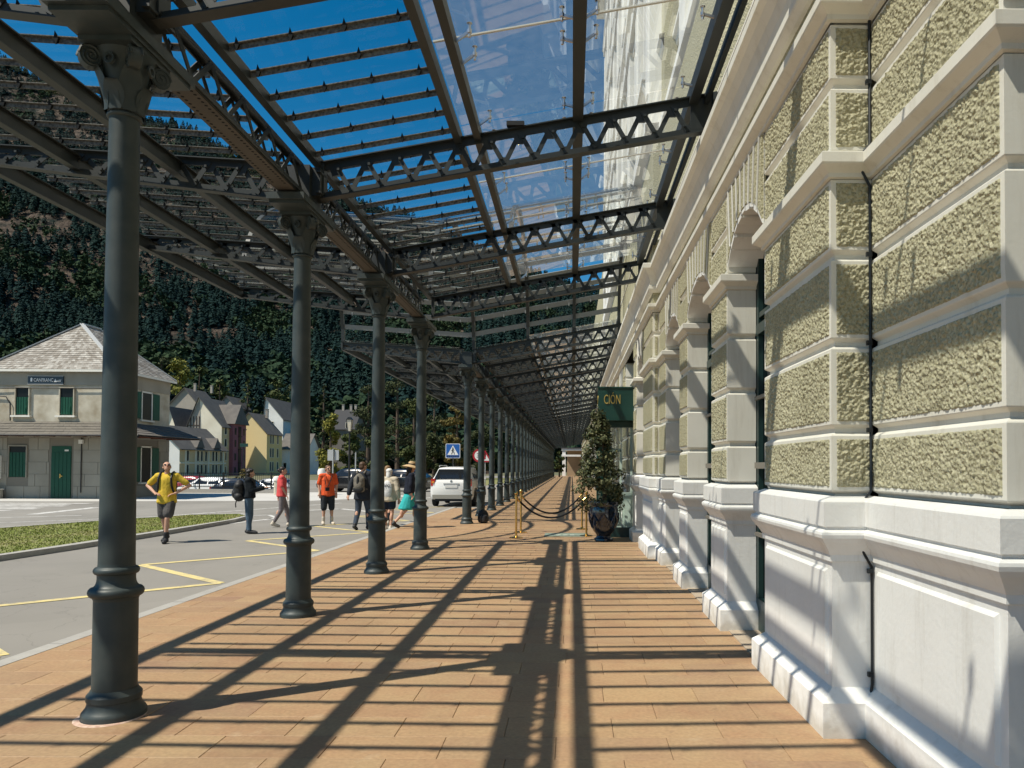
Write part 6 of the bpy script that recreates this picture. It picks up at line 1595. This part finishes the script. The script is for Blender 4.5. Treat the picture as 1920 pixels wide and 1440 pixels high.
def person(label, loc, face, pose, look, hair='hair', sc=1.0, female=False, group='people in the road and forecourt'):
    """local frame: facing +Y, left hand at -X... built at 1.74 m and scaled"""
    t = thing('person', loc, face, label, 'person', group); t.scale = (sc, sc, sc)
    P = {k: Vector(v) for k, v in pose.items()}
    lean = P.get('lean', Vector((0, 0, 0)))
    pel, ch, nk, hd = Vector((0, 0, P['pz'].x if 'pz' in P else .94)), Vector((0, 0, 1.31)) + lean, Vector((0, 0, 1.47)) + lean * 1.15, Vector((0, .025, 1.615)) + lean * 1.3
    hdt = P.get('head', Vector((0, 0, 0)))          # pitch, yaw
    hr = Matrix.Rotation(hdt.y, 3, 'Z') @ Matrix.Rotation(hdt.x, 3, 'X')
    sw = .165 if female else .185
    sh = {s: Vector((s * sw, -.01, 1.425)) + lean * 1.1 for s in (-1, 1)}
    hp = {s: Vector((s * .088, 0, .92)) for s in (-1, 1)}
    J = {}
    for s, n_ in ((-1, 'l'), (1, 'r')):
        J[s] = dict(el=P[n_ + 'el'] + lean, wr=P[n_ + 'wr'] + lean, kn=P[n_ + 'kn'], an=P[n_ + 'an'])
    A = []   # body prims
    tk = .92 if female else 1.0
    A += [('e', pel + Vector((0, 0, .0)), (.135, .09, .10)), ('c', pel + Vector((0, 0, .08)), (pel + ch) / 2 + Vector((0, 0, .02)), .10 * tk, .105 * tk), ('e', ch + Vector((0, 0, .0)), (.15 * tk, .098, .16)), ('c', sh[-1], sh[1], .056, .056), ('c', nk - Vector((0, 0, .06)), hd - Vector((0, .02, .06)), .058 * tk, .052)]
    for s in (-1, 1):
        j = J[s]; dirw = (j['wr'] - j['el']).normalized()
        A += [('c', sh[s], j['el'], .052 * tk, .041 * tk), ('c', j['el'], j['wr'], .042 * tk, .028), ('c', hp[s], j['kn'], .074, .050), ('c', j['kn'], j['an'], .050, .036)]
        mid = j['kn'].lerp(j['an'], .33) + Vector((0, -.018, 0)); A.append(('e', mid, (.052, .056, .11)))
        ft = P.get(('l' if s < 0 else 'r') + 'ft', Vector((s * .03, .16, -.06)))
        A += [('c', j['an'] + Vector((0, -.03, -.035)), j['an'] + ft, .042, .032)]
        # palm and fingers
        hd_ = P.get(('l' if s < 0 else 'r') + 'hd', dirw); hd_ = hd_.normalized() if hasattr(hd_, 'normalized') else hd_
        sd = hd_.cross(Vector((0, 0, 1)));
        if sd.length < .1: sd = Vector((0, 1, 0))
        sd.normalize(); un = sd.cross(hd_).normalized(); w0 = j['wr']
        for q in (-1, -.33, .33, 1): A.append(('c', w0 + hd_ * .01 + sd * q * .018, w0 + hd_ * .085 + sd * q * .027, .015, .0135))
        for q, ln_ in ((-1, .068), (-.33, .082), (.33, .078), (1, .06)):
            b0 = w0 + hd_ * .088 + sd * q * .029; b1 = b0 + hd_ * ln_ * .55 - un * .008; A += [('c', b0, b1, .0105, .0098), ('c', b1, b1 + (hd_ * .7 - un * .7) * ln_ * .5, .0098, .0085)]
        A += [('c', w0 + hd_ * .03 + sd * .022, w0 + hd_ * .075 + sd * .062 - un * .01, .0125, .011), ('c', w0 + hd_ * .075 + sd * .062 - un * .01, w0 + hd_ * .105 + sd * .06 - un * .02, .011, .0095)]
    # head with face
    def H(x, y, z): return hd + hr @ Vector((x, y, z))
    A += [('e', H(0, -.005, .035), (.076, .094, .085), hr), ('e', H(0, .022, -.04), (.058, .066, .075), hr), ('c', H(0, .09, .012), H(0, .108, -.022), .011, .015), ('e', H(0, .075, -.075), (.026, .022, .022), hr), ('c', H(-.02, .083, -.052), H(.02, .083, -.052), .008, .008), ('c', H(-.045, .072, .028), H(.045, .072, .028), .011, .011)]
    for s in (-1, 1): A += [('e', H(s * .078, -.005, -.005), (.010, .02, .03), hr), ('e', H(s * .038, .058, -.025), (.022, .025, .022), hr)]
    body = blob('body', A, M['skin'], t, .0105, 2)
    G_ = dict(t=t, P=P, pel=pel, ch=ch, nk=nk, hd=hd, sh=sh, hp=hp, J=J, H=H, hr=hr, body=body, lean=lean, tk=tk)
    for s in (-1, 1):
        m = MB(); ell_mesh(m, H(s * .031, .077, .006), (.013, .008, .008), hr, 8); e = m.build('eye', M['s_white'], t, smooth=True)
        m = MB(); ell_mesh(m, H(s * .031, .084, .006), (.006, .003, .006), hr, 8); m.build('iris', M['hair'], e, smooth=True)
    m = MB(); m.tube([H(-.024, .092, -.054), H(0, .097, -.053), H(.024, .092, -.054)], .0045, 5); m.build('lips', mat('lips', (.33, .11, .09), .5), t)
    return G_
def hair(G_, style='short', ma='hair'):
    H, hr = G_['H'], G_['hr']; A = []
    if style == 'receding': A = [('e', H(0, -.045, .03), (.080, .066, .072), hr), ('e', H(0, -.05, -.03), (.070, .05, .05), hr), ('c', H(-.07, -.02, .0), H(-.074, .01, .03), .014, .012), ('c', H(.07, -.02, .0), H(.074, .01, .03), .014, .012)]
    else:
        A = [('e', H(0, -.018, .052), (.084, .098, .080), hr), ('e', H(0, -.055, -.005), (.078, .055, .07), hr)]
        if style == 'curly': A += [('e', H(math.cos(a) * .07, -.03 + math.sin(a) * .07, .05 + .03 * math.sin(3 * a)), (.045, .045, .045), hr) for a in [k * .7 for k in range(9)]] + [('e', H(s * .06, -.05, -.06), (.045, .05, .06), hr) for s in (-1, 1)]
        if style == 'long': A += [('c', H(0, -.07, 0), H(0, -.085, -.20), .06, .045), ('c', H(-.06, -.03, -.02), H(-.065, -.04, -.16), .03, .022), ('c', H(.06, -.03, -.02), H(.065, -.04, -.16), .03, .022)]
        if style == 'bun': A += [('e', H(0, -.12, .02), (.04, .04, .04), hr)]
    return blob('hair', A, M[ma], G_['t'], .0105, 1)
def top(G_, ma, sleeve=.6, hem=.0, grow=.016, name='shirt', loose=0.0, collar=True, hemz=.90):
    pel, ch, sh, J, tk = G_['pel'], G_['ch'], G_['sh'], G_['J'], G_['tk']
    bx = .150 + loose
    A = [('e', ch, (.165 * tk + grow + .006, .11 + grow + .008, .165)), ('c', sh[-1] - Vector((0, 0, .004)), sh[1] - Vector((0, 0, .004)), .062 + grow, .062 + grow)]
    for k in range(18):
        u = k / 17; c = ch.lerp(Vector((0, 0, hemz)), u); A.append(('e', c, (bx * (1 - .04 * math.sin(u * 3)) + grow * .8 + .020 * u * u, .105 + grow + loose * .6 + .020 * u * u, .06)))
    for s in (-1, 1):
        e_ = J[s]['el']
        if sleeve <= 1: A.append(('c', sh[s], sh[s].lerp(e_, sleeve), .054 * tk + grow, .052 * tk + grow))
        else: A += [('c', sh[s], e_, .054 * tk + grow, .046 + grow), ('c', e_, e_.lerp(J[s]['wr'], sleeve - 1), .046 + grow, .036 + grow)]
    return blob(name, A, ma, G_['t'], .0125, 4)
def bottom(G_, ma, length=.5, grow=.018, name='trousers', waist=.98, flare=0.0):
    """length: 0..1 thigh, 1..2 shin"""
    A = [('e', G_['pel'] + Vector((0, 0, dz)), (.150 + grow * .7, .100 + grow, .08)) for dz in (-.05, -.02, .01, .04, .06)]
    for s in (-1, 1):
        j = G_['J'][s]; h_ = G_['hp'][s]
        if length <= 1: A.append(('c', h_, h_.lerp(j['kn'], length), .088 + grow, .078 + grow + flare))
        else: A += [('c', h_, j['kn'], .092 + grow, .064 + grow), ('c', j['kn'], j['kn'].lerp(j['an'], length - 1), .064 + grow, .046 + grow + flare)]
    return blob(name, A, ma, G_['t'], .0125, 4)
def shoes(G_, ma, h=.05, socks=None):
    for s, n_ in ((-1, 'l'), (1, 'r')):
        j = G_['J'][s]; ft = G_['P'].get(n_ + 'ft', Vector((s * .03, .16, -.06)))
        A = [('c', j['an'] + Vector((0, -.035, -.035)), j['an'] + ft + Vector((0, .01, 0)), .052, .042), ('c', j['an'] + Vector((0, -.01, -.01)), j['an'] + Vector((0, -.01, h - .03)), .050, .047)]
        blob('shoe', A, ma, G_['t'], .011, 1)
        if socks: blob('sock', [('c', j['an'] + Vector((0, -.004, 0)), j['an'].lerp(j['kn'], .28), .046, .050)], socks, G_['t'], .011, 1)
def glasses(G_):
    H = G_['H']; m = MB()
    for s in (-1, 1): ell_mesh(m, H(s * .033, .088, .006), (.028, .008, .019), G_['hr'], 10)
    m.tube([H(-.01, .094, .012), H(.01, .094, .012)], .004, 5)
    for s in (-1, 1): m.tube([H(s * .058, .080, .012), H(s * .082, .0, .012)], .004, 5)
    m.build('sunglasses', M['car_glass'], G_['t'])
def backpack(G_, ma, w_=.15, h=.24, d=.10, zc=1.22, name='rucksack'):
    ln = G_['lean']; c = Vector((0, -.12 - d * .8, zc)) + ln
    o = blob(name, [('e', c, (w_, d, h)), ('c', c + Vector((-w_ * .5, 0, -h * .6)), c + Vector((w_ * .5, 0, -h * .6)), d * .85, d * .85), ('c', c + Vector((-w_ * .45, 0, h * .4)), c + Vector((w_ * .45, 0, h * .4)), d * .8, d * .8), ('e', c + Vector((0, -d * .75, -h * .3)), (w_ * .75, d * .5, h * .45))], ma, G_['t'], .014, 2)
    for s in (-1, 1):
        sh = G_['sh'][s]; m = MB(); x = s * .115
        m.tube([(x * .8 + ln.x, -.13 + ln.y, 1.44), (x + ln.x, -.06 + ln.y, 1.515), (x * 1.05 + ln.x, .04 + ln.y, 1.49), (x * 1.1 + ln.x, .125 + ln.y, 1.38), (x * 1.2 + ln.x, .125 + ln.y, 1.22), (x * 1.35 + ln.x, .06 + ln.y, 1.08), (x * 1.3, -.10 + ln.y, 1.04)], .022, 7); m.build('shoulder_strap', ma, o)
    return o
STAND = dict(lel=(-.235, -.02, 1.15), rel=(.235, -.02, 1.15), lwr=(-.25, .06, .90), rwr=(.25, .06, .90), lkn=(-.10, .02, .50), rkn=(.10, .02, .50), lan=(-.105, -.01, .09), ran=(.105, -.01, .09))
def pz(**k): d = dict(STAND); d.update(k); return d
# 1 man in yellow, walking to the viewer, looking up
g = person('man in yellow T-shirt and grey shorts walking forward, looking up through sunglasses', (-8.86, 15.9, ZR), R(180 + 8), pz(lel=(-.43, -.06, 1.22), rel=(.42, -.08, 1.22), lwr=(-.21, .10, 1.06), rwr=(.20, .12, 1.07), lhd=(.8, .4, -.25), rhd=(-.8, .4, -.2), lkn=(-.075, .16, .52), rkn=(.075, -.03, .50), lan=(-.045, .15, .095), ran=(.07, -.20, .14), rft=(.02, .13, -.10), head=(R(32), R(24), 0)), None, sc=1.02)
hair(g, 'receding'); glasses(g)
top(g, cloth('yellow_cotton', (.60, .42, .05)), .72, loose=.028, hemz=.87); bottom(g, cloth('grey_shorts', (.085, .08, .078)), .74, .02, 'shorts', flare=.012); shoes(g, M['shoe'], .06, M['shoe']); backpack(g, M['black'], .14, .22, .08)
# 2 person with big black rucksack, turned to the right
g = person('person in black jacket and jeans with bulky black rucksack, holding up a phone', (-8.02, 18.06, ZR), R(-72), pz(lel=(-.20, .12, 1.16), rel=(.21, .10, 1.16), lwr=(-.07, .36, 1.22), rwr=(.08, .36, 1.22), lkn=(-.08, .03, .50), rkn=(.08, .0, .50), lan=(-.08, -.02, .09), ran=(.09, .03, .09), head=(R(-8), R(10), 0)), None, sc=.93)
hair(g, 'curly'); top(g, cloth('black_nylon', (.014, .018, .022)), 1.9, loose=.03, grow=.028, name='jacket', hemz=.98); blob('shirt_tail', [('e', (0, 0, .93), (.165, .125, .06))], cloth('pale_cotton', (.55, .52, .46)), g['t'], .0125); bottom(g, cloth('blue_jeans', (.075, .115, .16)), 1.93, .014, 'jeans'); shoes(g, M['shoe'])
bp = backpack(g, M['black'], .19, .29, .15, 1.16)
for x in (-.06, .05): m = MB(); m.tube([(x, -.30, .92), (x - .01, -.33, .80), (x, -.32, .70)], .008, 5); m.build('dangling_strap', M['black'], bp)
m = MB(); m.box((0, .43, 1.27), (.075, .012, .15)); m.build('phone', M['black'], g['t'])
# 3 woman in pink, partly behind the second column
g = person('woman in coral pink T-shirt and grey leggings, half hidden by the second column', (-8.02, 20.1, ZR), R(-62), pz(lel=(-.20, -.05, 1.16), rel=(.21, -.01, 1.15), lwr=(-.20, -.06, .91), rwr=(.20, .10, .93), lkn=(-.07, .14, .51), rkn=(.08, -.02, .50), lan=(-.07, .22, .09), ran=(.08, -.22, .13), rft=(.0, .13, -.10), head=(0, R(-12), 0)), None, sc=.955, female=True)
hair(g, 'bun'); top(g, cloth('coral_cotton', (.62, .085, .085)), .85, loose=.02); bottom(g, cloth('grey_leggings', (.19, .165, .17)), 1.88, .008, 'leggings'); shoes(g, M['shoe_w'])
# 4 man in orange
g = person('man in orange T-shirt and dark shorts with a camera on his chest, looking aside', (-7.05, 21.0, ZR), R(180 + 28), pz(lel=(-.25, -.03, 1.16), rel=(.25, -.03, 1.16), lwr=(-.23, .05, .93), rwr=(.23, .04, .93), head=(R(6), R(16), 0), lkn=(-.11, .02, .5), rkn=(.11, .03, .5), lan=(-.12, 0, .09), ran=(.12, .02, .09)), None, sc=.985)
hair(g, 'short', 'hair_b'); glasses(g); top(g, cloth('orange_cotton', (.72, .11, .035)), .8, loose=.034, hemz=.87); sh_ = bottom(g, cloth('dark_shorts', (.03, .035, .04)), 1.05, .026, 'shorts', flare=.015); shoes(g, M['shoe_w'], .05, M['shoe_w'])
m = MB(); m.box((.05, .22, 1.04), (.11, .08, .10)); m.lathe([(.04, 0), (.04, .10)], 14, (.05, .22, .98)); cm = m.build('camera', M['black'], g['t']); m = MB(); m.tube([(-.10, .10, 1.47), (-.06, .17, 1.32), (.03, .20, 1.12)], .012, 5); m.tube([(.10, .10, 1.47), (.11, .17, 1.32), (.08, .20, 1.12)], .012, 5); m.build('camera_strap', M['black'], cm)
# 5 man in dark jacket seen from behind
g = person('man in dark jacket seen from behind with a grey and black rucksack, walking away', (-5.56, 19.3, ZR), R(-8), pz(lel=(-.27, -.07, 1.16), rel=(.26, .0, 1.16), lwr=(-.30, -.14, .92), rwr=(.24, .16, 1.0), lkn=(-.10, -.02, .50), rkn=(.10, .14, .52), lan=(-.10, -.20, .13), ran=(.11, .13, .09), lft=(-.02, .13, -.10), head=(R(-4), R(-22), 0)), None, sc=1.035)
hair(g, 'short', 'hair_b'); top(g, cloth('charcoal_jacket', (.026, .030, .038)), 1.9, loose=.035, grow=.028, name='jacket', hemz=.80); bottom(g, cloth('slate_jeans', (.05, .065, .09)), 1.93, .012, 'jeans'); shoes(g, M['shoe'])
bp = backpack(g, cloth('grey_nylon', (.16, .145, .12)), .15, .25, .10, 1.20); blob('black_panel', [('e', (0, -.29, 1.20), (.035, .03, .20)), ('e', (0, -.265, 1.04), (.14, .05, .09))], M['black'], bp, .0125)
# 6 companion beyond
g = person('woman with light brown hair and dark clothes walking just beyond the dark jacketed man', (-5.22, 20.6, ZR), R(-6), pz(lkn=(-.09, .12, .51), lan=(-.09, .12, .09), ran=(.09, -.18, .13), rkn=(.09, -.03, .5), rft=(.0, .13, -.1), rwr=(.20, .16, 1.0), head=(0, R(-20), 0)), None, sc=.98, female=True)
hair(g, 'long', 'hair_l'); top(g, cloth('black_top', (.016, .018, .02)), 1.9, loose=.02, name='jacket'); bottom(g, cloth('black_trousers', (.012, .016, .02)), 1.93, .014, 'trousers'); shoes(g, M['shoe_w'])
# 7 person in white hooded top
g = person('person in white printed top and dark shorts, half hidden by the third column', (-4.78, 19.0, ZR), R(-4), pz(lkn=(-.10, .03, .5), rkn=(.10, -.01, .5), ran=(.09, -.1, .1), lan=(-.1, .06, .09), rel=(.26, -.04, 1.15), rwr=(.27, .02, .90)), None, sc=.94)
blob('white_cap', [('e', g['H'](0, -.01, .05), (.092, .105, .075), g['hr']), ('c', g['H'](0, -.04, -.02), g['H'](0, -.045, -.09), .075, .075)], cloth('white_cotton', (.66, .65, .62)), g['t'], .0125)
tp = top(g, cloth('cream_jersey', (.50, .44, .34)), 1.8, loose=.045, grow=.03, name='jacket', hemz=.86); blob('white_panel', [('e', (0, -.14, 1.16), (.14, .06, .25))], cloth('white_print', (.66, .66, .65)), tp, .0125)
m = MB()
for i in range(3): m.tube([(-.07 + i * .065 + .03 * math.cos(a), -.206, 1.25 + .045 * math.sin(a)) for a in [k * .7 for k in range(7)]], .008, 5)
m.build('printed_motif', mat('grey_print', (.12, .13, .15), .8), tp); bottom(g, cloth('navy_shorts', (.02, .026, .04)), .55, .03, 'shorts'); shoes(g, M['shoe_w'])
# 8 woman with straw hat and turquoise skirt
g = person('woman in a straw sun hat, black top and turquoise skirt striding past the fourth column', (-4.20, 18.75, 0), R(-58), pz(lel=(-.20, .06, 1.16), rel=(.20, -.05, 1.16), lwr=(-.12, .26, 1.08), rwr=(.17, -.02, .93), lkn=(-.08, .18, .53), rkn=(.08, -.10, .50), lan=(-.07, .26, .09), ran=(.09, -.42, .17), rft=(.0, .10, -.12), head=(R(-14), R(8), 0), lean=(0, .03, 0)), None, sc=.955, female=True)
hair(g, 'long'); H = g['H']
m = MB(); m.lathe([(.245, -.055), (.24, -.045), (.15, .008), (.103, .022), (.10, .06), (.092, .105), (.06, .125), (.01, .13)], 26); m.v = [tuple(H(v[0], v[1] - .01, v[2] + .055)) for v in m.v]; ht = m.build('straw_hat', mat('straw', (.48, .34, .18), .8, var=.4, vscale=40, bump=.4, bscale=90), g['t'])
m = MB(); m.lathe([(.106, .024), (.105, .055), (.101, .056), (.102, .024)], 26); m.v = [tuple(H(v[0], v[1] - .01, v[2] + .055)) for v in m.v]; m.build('hat_band', M['black'], ht)
top(g, cloth('black_blouse', (.014, .017, .028)), 1.75, loose=.012, name='blouse', hemz=.96)
sk = [('e', (0, 0, .97), (.155, .12, .07))]
for k in range(22):
    u = k / 21; sk.append(('e', (0, .02 - .06 * u, .95 - .42 * u), (.16 + .035 * u, .125 + .13 * u, .05)))
blob('skirt', sk, cloth('turquoise_cloth', (.035, .36, .36)), g['t'], .0125, 2); shoes(g, M['shoe'], .03)
print('objects', len(bpy.data.objects), 'tris', sum(len(m.loops) - 2 * len(m.polygons) for m in bpy.data.meshes))
